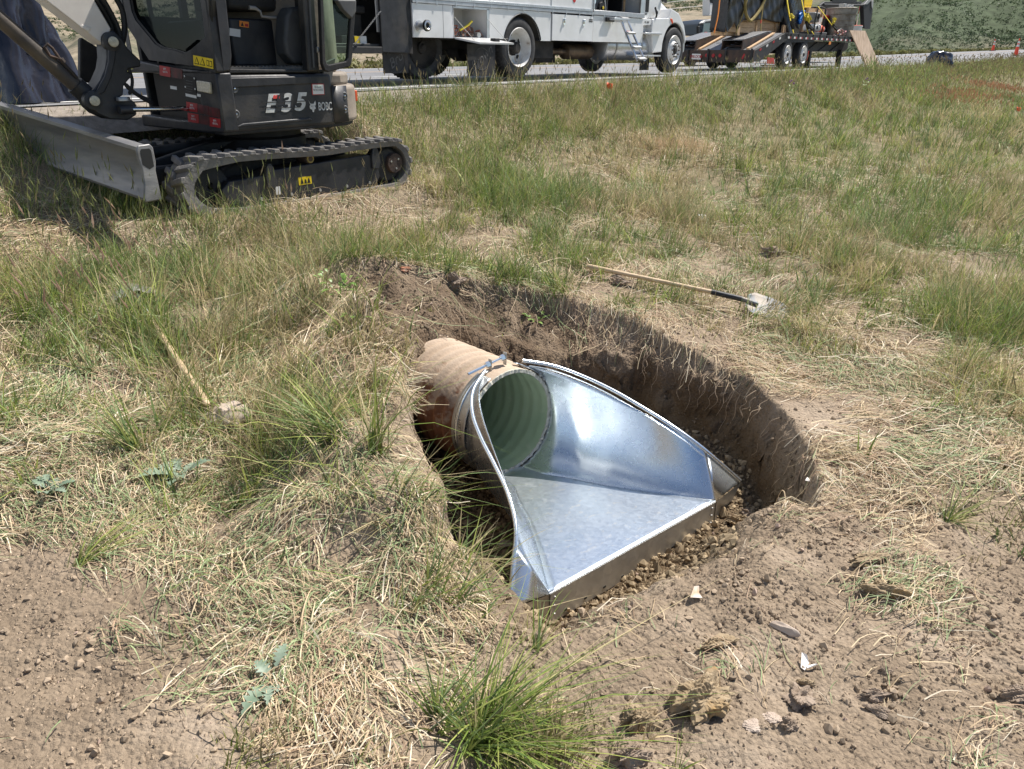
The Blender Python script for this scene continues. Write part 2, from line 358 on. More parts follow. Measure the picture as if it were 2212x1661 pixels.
def axis(lo, c0, c1, hi, step, mid0, mid1):
    a = list(np.arange(c0, c1, step)); t = a[-1]; s = .03
    while t < hi:
        t += s; a.append(t)
        if t > mid1: s *= 1.08
    t = c0; s = .03; b = []
    while t > lo:
        t -= s; b.append(t)
        if t < mid0: s *= 1.08
    return np.array(b[::-1] + a)
gx = axis(-70, -1.7, 2.0, 90, .0125, -4.5, 4.5); gy = axis(-2, 1.3, 5.8, 60, .0125, .8, 9)
X_, Y_ = np.meshgrid(gx, gy)
Z_ = ground(X_, Y_)
kk = pitk(X_.ravel(), Y_.ravel()).reshape(X_.shape); wall = np.clip(4 * kk * (1 - kk), 0, 1)
Z0 = Z_
PX = X_ + wall * .07 * fbm(X_ + Z_ * 1.7, Y_ - Z_ * 1.9, 7, 4); PY = Y_ + wall * .07 * fbm(X_ + 5 - Z_ * 1.6, Y_ + Z_ * 1.8, 7, 4); Z_ = Z_ + wall * .05 * fbm(X_ - Z_ * 2, Y_ + 3 + Z_ * 2, 12, 3)
def npmesh(name, V, Fq, m, smooth=True, col=None, n=4):
    me = bpy.data.meshes.new(name); V = np.ascontiguousarray(V, np.float32); Fq = np.ascontiguousarray(Fq, np.int32)
    me.vertices.add(len(V)); me.vertices.foreach_set('co', V.ravel())
    me.loops.add(Fq.size); me.loops.foreach_set('vertex_index', Fq.ravel())
    me.polygons.add(len(Fq)); me.polygons.foreach_set('loop_start', np.arange(0, Fq.size, n, dtype=np.int32))
    me.polygons.foreach_set('loop_total', np.full(len(Fq), n, np.int32))
    me.polygons.foreach_set('use_smooth', np.full(len(Fq), smooth))
    me.update(calc_edges=True)
    if col is not None:
        a = me.attributes.new('tint', 'FLOAT_COLOR', 'POINT'); a.data.foreach_set('color', np.ascontiguousarray(np.c_[col, np.ones(len(col))], np.float32).ravel())
    o = bpy.data.objects.new(name, me); C.objects.link(o); me.materials.append(m); return o
def soil_mat():
    m = bpy.data.materials.new('soil'); m.use_nodes = True; n = m.node_tree; N = n.nodes; L = n.links; b = N['Principled BSDF']
    b.inputs['Roughness'].default_value = .95; b.inputs['Specular IOR Level'].default_value = .15
    tc = N.new('ShaderNodeTexCoord'); P = tc.outputs['Object']
    def noise(s, d=6, r_=.6):
        t = N.new('ShaderNodeTexNoise'); t.inputs['Scale'].default_value = s; t.inputs['Detail'].default_value = d; t.inputs['Roughness'].default_value = r_; L.new(P, t.inputs[0]); return t.outputs[0]
    def ramp(f, stops):
        q = N.new('ShaderNodeValToRGB'); q.color_ramp.elements[0].position = stops[0][0]; q.color_ramp.elements[0].color = (*stops[0][1], 1)
        q.color_ramp.elements[1].position = stops[-1][0]; q.color_ramp.elements[1].color = (*stops[-1][1], 1)
        for p_, c_ in stops[1:-1]:
            e = q.color_ramp.elements.new(p_); e.color = (*c_, 1)
        L.new(f, q.inputs[0]); return q.outputs[0]
    c = ramp(noise(2.2), [(.3, (.22, .168, .118)), (.5, (.325, .252, .18)), (.7, (.43, .345, .26))])
    fine = ramp(noise(60, 4, .7), [(.3, (.62, .62, .62)), (.7, (1.1, 1.1, 1.1))])
    mx = N.new('ShaderNodeMix'); mx.data_type = 'RGBA'; mx.blend_type = 'MULTIPLY'; mx.inputs[0].default_value = .8; L.new(c, mx.inputs[6]); L.new(fine, mx.inputs[7])
    # deeper clay is yellower (below the topsoil)
    sp = N.new('ShaderNodeSeparateXYZ'); L.new(P, sp.inputs[0]); mr = N.new('ShaderNodeMapRange'); mr.inputs['From Min'].default_value = -.32; mr.inputs['From Max'].default_value = -.6; L.new(sp.outputs[2], mr.inputs[0])
    m2 = N.new('ShaderNodeMix'); m2.data_type = 'RGBA'; m2.inputs[7].default_value = (.21, .155, .08, 1); L.new(mx.outputs[2], m2.inputs[6])
    ml = N.new('ShaderNodeMath'); ml.operation = 'MULTIPLY'; ml.inputs[1].default_value = .5; L.new(mr.outputs[0], ml.inputs[0]); L.new(ml.outputs[0], m2.inputs[0])
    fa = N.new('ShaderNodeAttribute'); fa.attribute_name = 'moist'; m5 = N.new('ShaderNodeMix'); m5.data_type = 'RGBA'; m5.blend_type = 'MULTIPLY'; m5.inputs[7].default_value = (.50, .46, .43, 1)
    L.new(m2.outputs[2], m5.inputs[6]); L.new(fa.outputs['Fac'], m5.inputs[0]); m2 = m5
    # grassy tint by attribute
    at = N.new('ShaderNodeAttribute'); at.attribute_name = 'tint'
    m4 = N.new('ShaderNodeMix'); m4.data_type = 'RGBA'; gcol = ramp(noise(3.5, 6), [(.35, (.075, .09, .035)), (.55, (.2, .17, .09)), (.7, (.3, .25, .16))])
    L.new(m2.outputs[2], m4.inputs[6]); L.new(gcol, m4.inputs[7]); L.new(at.outputs['Fac'], m4.inputs[0])
    L.new(m4.outputs[2], b.inputs['Base Color'])
    bp = N.new('ShaderNodeBump'); bp.inputs['Distance'].default_value = .02; bp.inputs['Strength'].default_value = 1
    v = N.new('ShaderNodeTexVoronoi'); v.inputs['Scale'].default_value = 55; L.new(P, v.inputs[0])
    ad = N.new('ShaderNodeMath'); ad.operation = 'MULTIPLY_ADD'; ad.inputs[1].default_value = -.45; L.new(v.outputs['Distance'], ad.inputs[0]); L.new(noise(28, 8, .65), ad.inputs[2])
    L.new(ad.outputs[0], bp.inputs['Height']); L.new(bp.outputs[0], b.inputs['Normal'])
    return m
M_soil = soil_mat()
ny, nx = X_.shape
V = np.stack([PX, PY, Z_], -1).reshape(-1, 3)
ii = (np.arange(ny - 1)[:, None] * nx + np.arange(nx - 1)[None, :]).ravel()
Fq = np.stack([ii, ii + 1, ii + nx + 1, ii + nx], 1)
dist = np.hypot(X_, Y_).ravel()
tint = np.clip((dist - 6) / 6, 0, 1) * .75; tint = np.repeat(tint[:, None], 3, 1)
go = tag(npmesh('ground', V, Fq, M_soil, col=tint), kind='structure')
xr, yr = X_.ravel(), Y_.ravel(); dsc = np.full(xr.shape, 9.)
for i in range(len(SCARP)): dsc = np.minimum(dsc, seg_d(xr, yr, SCARP[i], SCARP[(i + 1) % len(SCARP)]))
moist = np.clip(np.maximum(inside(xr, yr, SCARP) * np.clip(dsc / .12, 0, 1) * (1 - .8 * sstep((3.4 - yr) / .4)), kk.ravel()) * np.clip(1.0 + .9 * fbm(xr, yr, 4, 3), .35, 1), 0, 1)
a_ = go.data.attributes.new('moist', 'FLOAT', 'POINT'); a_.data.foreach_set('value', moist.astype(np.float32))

# ---- road ----
def ribbon(name, m, x0, x1, y0, y1, dz, step=2.0, w_=None):
    xs = np.arange(x0, x1 + 1e-6, step); P = []
    ys = np.linspace(y0, y1, 2 if y1 - y0 < 2 else 8)
    for xx in xs:
        P.append([tuple(TRF.world(xx, yy, float(rise(xx)) + dz)) for yy in ys])
    return MB().grid(P).build(name, m, None, smooth=60)
M_road = mat('asphalt', (.17, .17, .175), (.22, .22, .225), 2, rough=.9, bump=.3, bscale=60, c3=(.1, .1, .105), s3=.35, lo3=.55, hi3=.8)
M_shoulder = mat('gravel_shoulder', (.2, .17, .14), (.3, .26, .22), 14, rough=.95, bump=.8, bscale=30)
M_mark = mat('road_paint', (.75, .75, .73), (.5, .5, .5), 5, rough=.7, lo=.5, hi=.75)
M_marky = mat('yellow_road_paint', (.62, .4, .2), (.45, .33, .22), 5, rough=.7)
P = []
for xx in np.arange(-60, 301, 2.0):
    P.append([tuple(TRF.world(xx, yy, float(rise(xx)) + dz)) for yy, dz in ((-1.4, -.24), (-1.2, -.07), (-1.0, -.02), (-.7, -.012), (5, -.012), (12.6, -.012), (13.0, -.03), (13.6, -.2))])
tag(MB().grid(P).build('road_shoulder', M_shoulder, None, smooth=60), kind='structure')
tag(ribbon('road', M_road, -60, 300, -.75, 12.5, 0), kind='structure')
for nm, mm, a, b in [('road_line', M_mark, -.42, -.27), ('road_line', M_mark, 11.6, 11.78), ('road_line', M_marky, 7.7, 7.82), ('road_line', M_marky, 8.0, 8.12)]:
    tag(ribbon(nm, mm, -60, 300, a, b, .006), kind='structure')
mb = MB()
for k in range(-5, 24):
    x0 = k * 12.0; xs = [x0, x0 + 4.2]
    mb.grid([[tuple(TRF.world(xx, yy, float(rise(xx)) + .006)) for yy in (3.9, 4.03)] for xx in xs])
tag(mb.build('road_line', M_mark), kind='structure')

# ---- far hillsides ----
def smooth1(v, a, b): return sstep((v - a) / (b - a))
def hill_z(az, r):      # az radians clockwise from +Y
    d = np.degrees(az)
    right = smooth1(d, 20, 26); mid = smooth1(d, 2, 8) * (1 - right); left = 1 - np.maximum(right, smooth1(d, 2, 8))
    def up(r0, s, cap=1e9): return np.minimum(np.maximum(r - r0, 0) * s, cap)
    n1 = fbm(az * 9, np.log(r) * 3, 1.2, 4)
    zr = -6 + up(90, .125, 190) + up(900, .12, 8) + n1 * np.clip(r * .03, 0, 34)
    zm = -6 + up(110, .09, 44) + up(1300, .30, 165) + n1 * np.clip(r * .014, 0, 30)
    zl = -6 + up(120, .075, 150) + n1 * np.clip(r * .025, 0, 30)
    return zr * right + zm * mid + zl * left
azs = np.radians(np.linspace(-62, 62, 420)); rs = np.concatenate([np.linspace(50, 200, 40), np.geomspace(205, 2700, 150)])
A, Rr = np.meshgrid(azs, rs); HZ = hill_z(A, Rr)
hub = np.clip((Rr - 50) / 60, 0, 1); HZ = HZ * hub + (-3.0) * (1 - hub)
V = np.stack([Rr * np.sin(A), Rr * np.cos(A), HZ], -1).reshape(-1, 3); nyy, nxx = A.shape
ii = (np.arange(nyy - 1)[:, None] * nxx + np.arange(nxx - 1)[None, :]).ravel()
def hill_mat():
    m = bpy.data.materials.new('hillside_scrub'); m.use_nodes = True; n = m.node_tree; N = n.nodes; L = n.links; b = N['Principled BSDF']
    b.inputs['Roughness'].default_value = .95; b.inputs['Specular IOR Level'].default_value = .1
    tc = N.new('ShaderNodeTexCoord')
    def noise(s, d=8, r_=.6):
        t = N.new('ShaderNodeTexNoise'); t.inputs['Scale'].default_value = s; t.inputs['Detail'].default_value = d; t.inputs['Roughness'].default_value = r_; L.new(tc.outputs['Object'], t.inputs[0]); return t.outputs[0]
    at = N.new('ShaderNodeAttribute'); at.attribute_name = 'tint'
    ad = N.new('ShaderNodeMath'); ad.operation = 'MULTIPLY_ADD'; ad.inputs[1].default_value = .55; L.new(at.outputs['Fac'], ad.inputs[0]); 
    sb = N.new('ShaderNodeMath'); sb.operation = 'SUBTRACT'; sb.inputs[1].default_value = .27; L.new(noise(.012), sb.inputs[0]); L.new(sb.outputs[0], ad.inputs[2])
    r_ = N.new('ShaderNodeValToRGB'); e = r_.color_ramp.elements; e[0].position = .40; e[0].color = (.30, .25, .18, 1); e[1].position = .56; e[1].color = (.085, .11, .062, 1)
    q = e.new(.47); q.color = (.17, .16, .11, 1); L.new(ad.outputs[0], r_.inputs[0])
    mx = N.new('ShaderNodeMix'); mx.data_type = 'RGBA'; mx.blend_type = 'MULTIPLY'; mx.inputs[0].default_value = .8
    r2 = N.new('ShaderNodeValToRGB'); r2.color_ramp.elements[0].position = .35; r2.color_ramp.elements[0].color = (.45, .45, .45, 1); r2.color_ramp.elements[1].position = .65; r2.color_ramp.elements[1].color = (1.2, 1.2, 1.2, 1)
    L.new(noise(.35, 8, .7), r2.inputs[0]); L.new(r_.outputs[0], mx.inputs[6]); L.new(r2.outputs[0], mx.inputs[7]); L.new(mx.outputs[2], b.inputs['Base Color'])
    return m
dd = np.degrees(A)
gr = np.clip(.25 + .40 * smooth1(dd, 18, 24) + .55 * smooth1(Rr, 1250, 1500) * smooth1(dd, 0, 6) * (1 - smooth1(dd, 20, 26)) - .0, 0, 1).ravel()
hill_tint = gr
tag(npmesh('hills', V, np.stack([ii, ii + 1, ii + nxx + 1, ii + nxx], 1), hill_mat(), col=np.repeat(gr[:, None], 3, 1)), kind='structure')

# brush on the hillsides: thousands of shrubs, one mass
def leaf_mat(name, trans=.25, rough=.6):
    m = bpy.data.materials.new(name); m.use_nodes = True; n = m.node_tree; N = n.nodes; L = n.links
    b = N['Principled BSDF']; out = [x for x in N if x.type == 'OUTPUT_MATERIAL'][0]
    b.inputs['Roughness'].default_value = rough; b.inputs['Specular IOR Level'].default_value = .25
    at = N.new('ShaderNodeAttribute'); at.attribute_name = 'tint'; L.new(at.outputs['Color'], b.inputs['Base Color'])
    t = N.new('ShaderNodeBsdfTranslucent'); L.new(at.outputs['Color'], t.inputs[0]); mx = N.new('ShaderNodeMixShader'); mx.inputs[0].default_value = trans
    L.new(b.outputs[0], mx.inputs[1]); L.new(t.outputs[0], mx.inputs[2]); L.new(mx.outputs[0], out.inputs[0]); return m
M_leaf = leaf_mat('brush_leaves')
def brush(name, bx, by, bz, br, per, col, m, flat=.7):
    n = len(bx); tot = n * per
    d = rng.normal(size=(tot, 3)); d /= np.linalg.norm(d, axis=1)[:, None]; d[:, 2] = np.abs(d[:, 2]) * flat
    idx = np.repeat(np.arange(n), per); lob = 1 + .35 * vn(d[:, 0] * 2.5 + idx * 3.1, d[:, 1] * 2.5 + d[:, 2] * 3)
    c = np.stack([bx, by, bz], 1)[idx] + d * (br[idx] * lob * rng.uniform(.72, 1.0, tot))[:, None]
    a = rng.normal(size=(tot, 3)); b = rng.normal(size=(tot, 3)); s = (br[idx] * rng.uniform(.16, .34, tot))[:, None]
    V = np.stack([c + a * s * .7, c + b * s * .7, c - (a + b) * s * .5], 1).reshape(-1, 3)
    cc = np.repeat(col[idx] * rng.uniform(.6, 1.35, (tot, 1)), 3, 0)
    return npmesh(name, V, np.arange(tot * 3).reshape(-1, 3), m, smooth=False, col=cc, n=3)
NB = 150000
az = np.radians(rng.uniform(-40, 40, NB)); rr = np.exp(rng.uniform(np.log(90), np.log(1500), NB))
dg = np.degrees(az)
dens = np.where(dg > 19, .8, np.where(dg > 3, .5, .34)); clump = fbm(rr * np.sin(az), rr * np.cos(az), .012, 3) + .5
keep = (rng.random(NB) < dens) & (clump + rng.normal(0, .06, NB) > np.where(dg > 19, .42, .54)); az = az[keep]; rr = rr[keep]; dg = dg[keep]
br = rng.uniform(.6, 1.7, len(az)) * np.clip(rr / 300, .3, 2.0) * .68
pt = (fbm(rr * np.sin(az) + 300, rr * np.cos(az), .006, 3) + .5)[:, None]; colb = (np.array([.035, .062, .036]) * (1 - pt) + np.array([.085, .12, .05]) * pt) * rng.uniform(.65, 1.5, (len(az), 1)) * np.array([1, 1, 1]) + rng.uniform(0, .018, (len(az), 1)) * np.array([1, .6, .3])
tag(brush('scrub_brush', rr * np.sin(az), rr * np.cos(az), hill_z(az, rr) + br * .15, br, 12, colb, M_leaf), 'dense dark green scrub oak covering the far hillside beyond the road', 'brush', kind='stuff')
# verge beyond the road: shrubs and weeds close behind the tarmac
NB = 1500; ta = rng.uniform(-25, 150, NB); tb = 13.4 + rng.exponential(2.2, NB)
vp = np.array([TRF.world(a, b, 0) for a, b in zip(ta, tb)])
vz = np.interp(tb, *PROF) + rise(ta); br = rng.uniform(.12, .42, NB)
colv = np.array([.16, .17, .06]) * rng.uniform(.5, 1.3, (NB, 1)) + rng.uniform(0, .1, (NB, 1)) * np.array([1, .8, .4])
tag(brush('verge_weeds', vp[:, 0], vp[:, 1], vz + .05, br, 60, colv, M_leaf, 1.0), 'olive green weeds growing along the far road edge', 'weeds', kind='stuff')

# ================= CULVERT =================
T0 = Vector((-.0129, 3.6884, -.5838)); MM = Matrix(((.64903, .76076, .00016), (-.75988, .64827, .04823), (.03659, -.03143, .99884)))
W4 = Matrix.Translation(T0) @ MM.to_4x4()
def place(o): o.matrix_world = W4; return o
M_galv = mat('galvanised_sheet', (.82, .88, .92), (.76, .82, .87), 5, rough=.27, metal=.95, bump=.01, bscale=2, rvar=.02)
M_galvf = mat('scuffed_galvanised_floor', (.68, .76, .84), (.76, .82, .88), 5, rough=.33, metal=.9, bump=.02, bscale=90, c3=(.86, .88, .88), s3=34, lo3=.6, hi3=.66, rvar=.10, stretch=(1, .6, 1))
M_galvo = mat('dull_zinc', (.62, .62, .60), (.5, .5, .49), 6, rough=.5, metal=.8)
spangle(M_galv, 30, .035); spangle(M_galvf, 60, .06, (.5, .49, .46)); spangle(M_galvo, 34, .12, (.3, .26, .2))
# old pipe
def pipe_mat():
    m = mat('rusted_pipe', (.50, .39, .29), (.42, .32, .23), 7, rough=.85, bump=.35, bscale=60)
    n = m.node_tree; N = n.nodes; L = n.links; b = N['Principled BSDF']; src = b.inputs['Base Color'].links[0].from_socket
    tc = N.new('ShaderNodeTexCoord'); sp = N.new('ShaderNodeSeparateXYZ'); L.new(tc.outputs['Object'], sp.inputs[0])
    t = N.new('ShaderNodeTexNoise'); t.inputs['Scale'].default_value = 16; t.inputs['Detail'].default_value = 8; L.new(tc.outputs['Object'], t.inputs[0])
    a = N.new('ShaderNodeMath'); a.operation = 'MULTIPLY_ADD'; a.inputs[1].default_value = 1.1; L.new(sp.outputs[2], a.inputs[0]); L.new(t.outputs[0], a.inputs[2])
    q = N.new('ShaderNodeMapRange'); q.inputs['From Min'].default_value = 1.02; q.inputs['From Max'].default_value = .9; L.new(a.outputs[0], q.inputs[0])
    t2 = N.new('ShaderNodeTexNoise'); t2.inputs['Scale'].default_value = 30; L.new(tc.outputs['Object'], t2.inputs[0])
    rc = N.new('ShaderNodeMix'); rc.data_type = 'RGBA'; rc.inputs[6].default_value = (.12, .05, .03, 1); rc.inputs[7].default_value = (.33, .16, .08, 1); L.new(t2.outputs[0], rc.inputs[0])
    mx = N.new('ShaderNodeMix'); mx.data_type = 'RGBA'; L.new(q.outputs[0], mx.inputs[0]); L.new(src, mx.inputs[6]); L.new(rc.outputs[2], mx.inputs[7]); L.new(mx.outputs[2], b.inputs['Base Color'])
    return m
RP = .305
pipe = thing('culvert_pipe', 'rust stained corrugated steel culvert pipe with pale green liner coming out of the bank', 'culvert pipe')
pipe.matrix_world = W4
def tubegrid(x0, x1, nx_, fr_, a0=0, a1=2 * math.pi, na=72):
    return [[(x, fr_(x, a) * math.sin(a), RP - fr_(x, a) * math.cos(a)) for a in np.linspace(a0, a1, na + 1)] for x in np.linspace(x0, x1, nx_)]
corr = lambda x, a: RP + .003 + .015 * math.sin((x + .068 * a / (2 * math.pi)) * 2 * math.pi / .085) * min(1, max(0, (-x - .06) / .1))
MB().grid(tubegrid(-1.7, 0.0, 260, corr, na=80)).build('shell', pipe_mat(), pipe, smooth=70, fix=False)
M_liner = mat('green_liner', (.42, .5, .33), (.34, .43, .28), 3, rough=.38, bump=.1, bscale=14, coat=.3, c3=(.5, .54, .4), s3=10, lo3=.6, hi3=.8)
lin = MB(); rl = lambda x, a: RP - .014 + .0018 * math.sin((x + .068 * a / (2 * math.pi)) * 2 * math.pi / .085) * min(1, max(0, -x / .08))
lin.grid([row[::-1] for row in tubegrid(-1.7, .004, 200, rl)])
lin.build('liner', M_liner, pipe, smooth=70, fix=False)
M_lip = mat('frayed_liner_edge', (.6, .58, .5), (.42, .4, .32), 40, rough=.9, bump=.6, bscale=80)
lip = MB(); P = []
for k in range(145):
    a = 2 * math.pi * k / 144; j = .004 * random.uniform(-1, 1)
    P.append([((.0 if q in (0, 3) else .008 + j), (RP + dr + j * .6) * math.sin(a), RP - (RP + dr + j * .6) * math.cos(a)) for q, dr in enumerate((.005, .004, -.016, -.015))])
lip.grid(P); lip.build('cut_rim', M_lip, pipe, smooth=0, fix=True)
MB().lathe([(.0, 0), (RP - .01, 0)], (-1.68, 0, RP), 'x', 40).build('end_plug', M_under, pipe)
# flared end
RIM = [(-.048, .136, .624), (.048, .292, .58), (.181, .4, .526), (.341, .473, .471), (.509, .526, .41), (.67, .579, .343), (.804, .647, .257), (.893, .74, .15), (.979, .831, .039)]
def cat_(P, t):
    n = len(P) - 1; u = min(max(t, 0), .99999) * n; i = int(u); f = u - i
    g = lambda k: Vector(P[min(max(k, 0), n)])
    p0, p1, p2, p3 = g(i - 1), g(i), g(i + 1), g(i + 2)
    return .5 * ((2 * p1) + (p2 - p0) * f + (2 * p0 - 5 * p1 + 4 * p2 - p3) * f * f + (3 * p1 - p0 - 3 * p2 + p3) * f ** 3)
apron = thing('flared_end_section', 'shiny new galvanised flared end section fitted on the culvert pipe mouth', 'flared end')
apron.matrix_world = W4
LA, WF = .982, .607
FE = [(0, .075), (.173, .115), (.303, .195), (.507, .295), (.773, .465), (.982, .607)]
def floor_w(x): return float(np.interp(x, [p[0] for p in FE], [p[1] for p in FE]))
VR = .80    # share of the rim that belongs to the side wall
def wallpt(u, v, s):      # u 0..1 along, v 0..1 up
    lo = Vector((u * LA, floor_w(u * LA), 0)); hi = cat_(RIM, u * VR)
    line = lo.lerp(hi, v)
    r_ = RP + .012; a0 = math.asin(min(.99, floor_w(0) / r_)); a1 = math.pi - math.asin(.136 / r_)
    a = a0 + (a1 - a0) * v; arc = Vector((-.048 * v, r_ * math.sin(a), RP - r_ * math.cos(a)))
    k = (1 - u) ** 1.6
    # bulge of the formed sheet further out
    bul = math.sin(math.pi * v ** .55) * .075 * (1 - u) ** .7 * min(1, u * 3)
    arc0 = Vector((0, r_ * math.sin(a0), RP - r_ * math.cos(a0))); arc = arc + (lo - arc0) * (1 - v) ** 2
    p = line.lerp(arc, k)
    dirn = Vector((0, 1, -.75)).normalized()
    p = p + dirn * bul
    return (p.x, p.y * s, p.z)
for s in (1, -1):
    wl = MB(); wl.grid([[wallpt(u, v, s) for v in np.linspace(0, 1, 22)] for u in np.linspace(0, 1, 44)])
    c = (LA, WF * s, 0); rp = [cat_(RIM, VR + (1 - VR) * t) for t in np.linspace(0, 1, 9)]
    n0 = len(wl.v); wl.v.append(c)
    for p in rp: wl.v.append((p.x, p.y * s, p.z))
    for k in range(8): wl.f.append((n0, n0 + 1 + k, n0 + 2 + k))
    wl.build('side_wing', M_galv, apron, smooth=25, thick=.002, fix=False)
    P = [cat_(RIM, t) for t in np.linspace(0, 1, 60)]
    MB().tube([(p.x, p.y * s, p.z + .004) for p in P], .0105, 12).build('rolled_edge', M_galv, apron, smooth=60)
    if s < 0: continue
    P2 = [(cat_(RIM, t) + Vector((0, -.028, -.012))) for t in np.linspace(.05, 1, 50)]
    MB().tube([(p.x, p.y * s, p.z) for p in P2], .0035, 6).build('formed_bead', M_galv, apron, smooth=60)
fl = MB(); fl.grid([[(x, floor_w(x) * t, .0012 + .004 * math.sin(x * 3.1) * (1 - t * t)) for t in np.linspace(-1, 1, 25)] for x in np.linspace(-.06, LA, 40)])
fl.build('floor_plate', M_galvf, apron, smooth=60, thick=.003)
# toe plate
HB = .16
toe = MB(); toe.box(LA, LA + .003, -WF, WF, -HB, -.0015)
for s in (1, -1):
    a = (LA + .0015, WF * s); b = (.979, .831 * s)
    toe.add([(a[0], a[1], -.001), (a[0], a[1], -HB), (b[0] + .004, b[1], .03), (b[0] - .04, b[1] - .01 * s, -HB * .85)], [(0, 1, 3, 2)])
toe.build('toe_plate', M_galvo, apron, smooth=20)
MB().tube([(LA - .001, -WF, .001), (LA - .001, WF, .001)], .0022, 6).build('folded_edge', M_galv, apron)
for k in range(9):
    y = -WF + .1 + k * (2 * WF - .2) / 8
    MB().prism([(y - .009, -.137), (y + .009, -.137), (y + .009, -.127), (y - .009, -.127)], LA + .0032, LA + .0045, 'x').build('bolt_slot', M_ink, apron, smooth=0)
for s in (1, -1):
    for zz in (-.03, -.075, -.12):
        MB().lathe([(0.0001, .005), (.005, .0045), (.006, 0)], (LA + .003, (WF - .03) * s, zz), 'x', 10).build('rivet', M_bolt, apron)
    MB().box(LA + .0031, LA + .0045, WF * s - .0015, WF * s + .0015, -HB, 0).build('seam', M_ink, apron, smooth=0)
# collar and strap
ang = math.pi - math.asin(.13 / (RP + .012))
MB().grid(tubegrid(-.115, 0.0, 8, lambda x, a: RP + .016, -ang, ang)).build('collar', M_galvo, apron, smooth=60, thick=.003, fix=False)
for x in (-.075,):
    MB().grid(tubegrid(x - .012, x + .012, 3, lambda x_, a: RP + .0205, -ang - .12, ang + .12)).build('clamp_strap', M_galv, apron, smooth=60, thick=.003, fix=False)
for dy, a in ((.13, .0), (.13, .05)):
    for k in range(2):
        aa = math.pi - .75 - k * .13
        MB().lathe([(.0001, -.006), (.009, -.004), (.011, 0)], (.012 - .002, (RP + .012 - .03 * 0) * math.sin(aa) - .0, RP - (RP + .012) * math.cos(aa) - .0), 'y', 12).build('rivet', M_bolt, apron)
    break
rod = MB(); r0, r1 = (-.1, -.21, .615), (-.078, .02, .665); rod.tube([r0, r1], .008, 8); rod.build('threaded_rod', M_galv, apron)
for t in (.55, .97):
    p = Vector(r0).lerp(Vector(r1), t); d = (Vector(r1) - Vector(r0)).normalized() * .011
    MB().tube([p - d, p + d], .018, 6).build('nut', M_galv, apron, smooth=0)
    MB().box(p.x - .014, p.x + .014, p.y + .016, p.y + .02, p.z - .045, p.z + .028).build('lug', M_galvo, apron, bevel=.001)
text_mesh('HEST W', 'pipe_marking', M_ink, apron, .035, Matrix.Translation((-.03, -(RP + .024), RP + .04)) @ Matrix.Rotation(R(90), 4, 'X') @ Matrix.Rotation(R(-90), 4, 'Z'), ext=.0005)

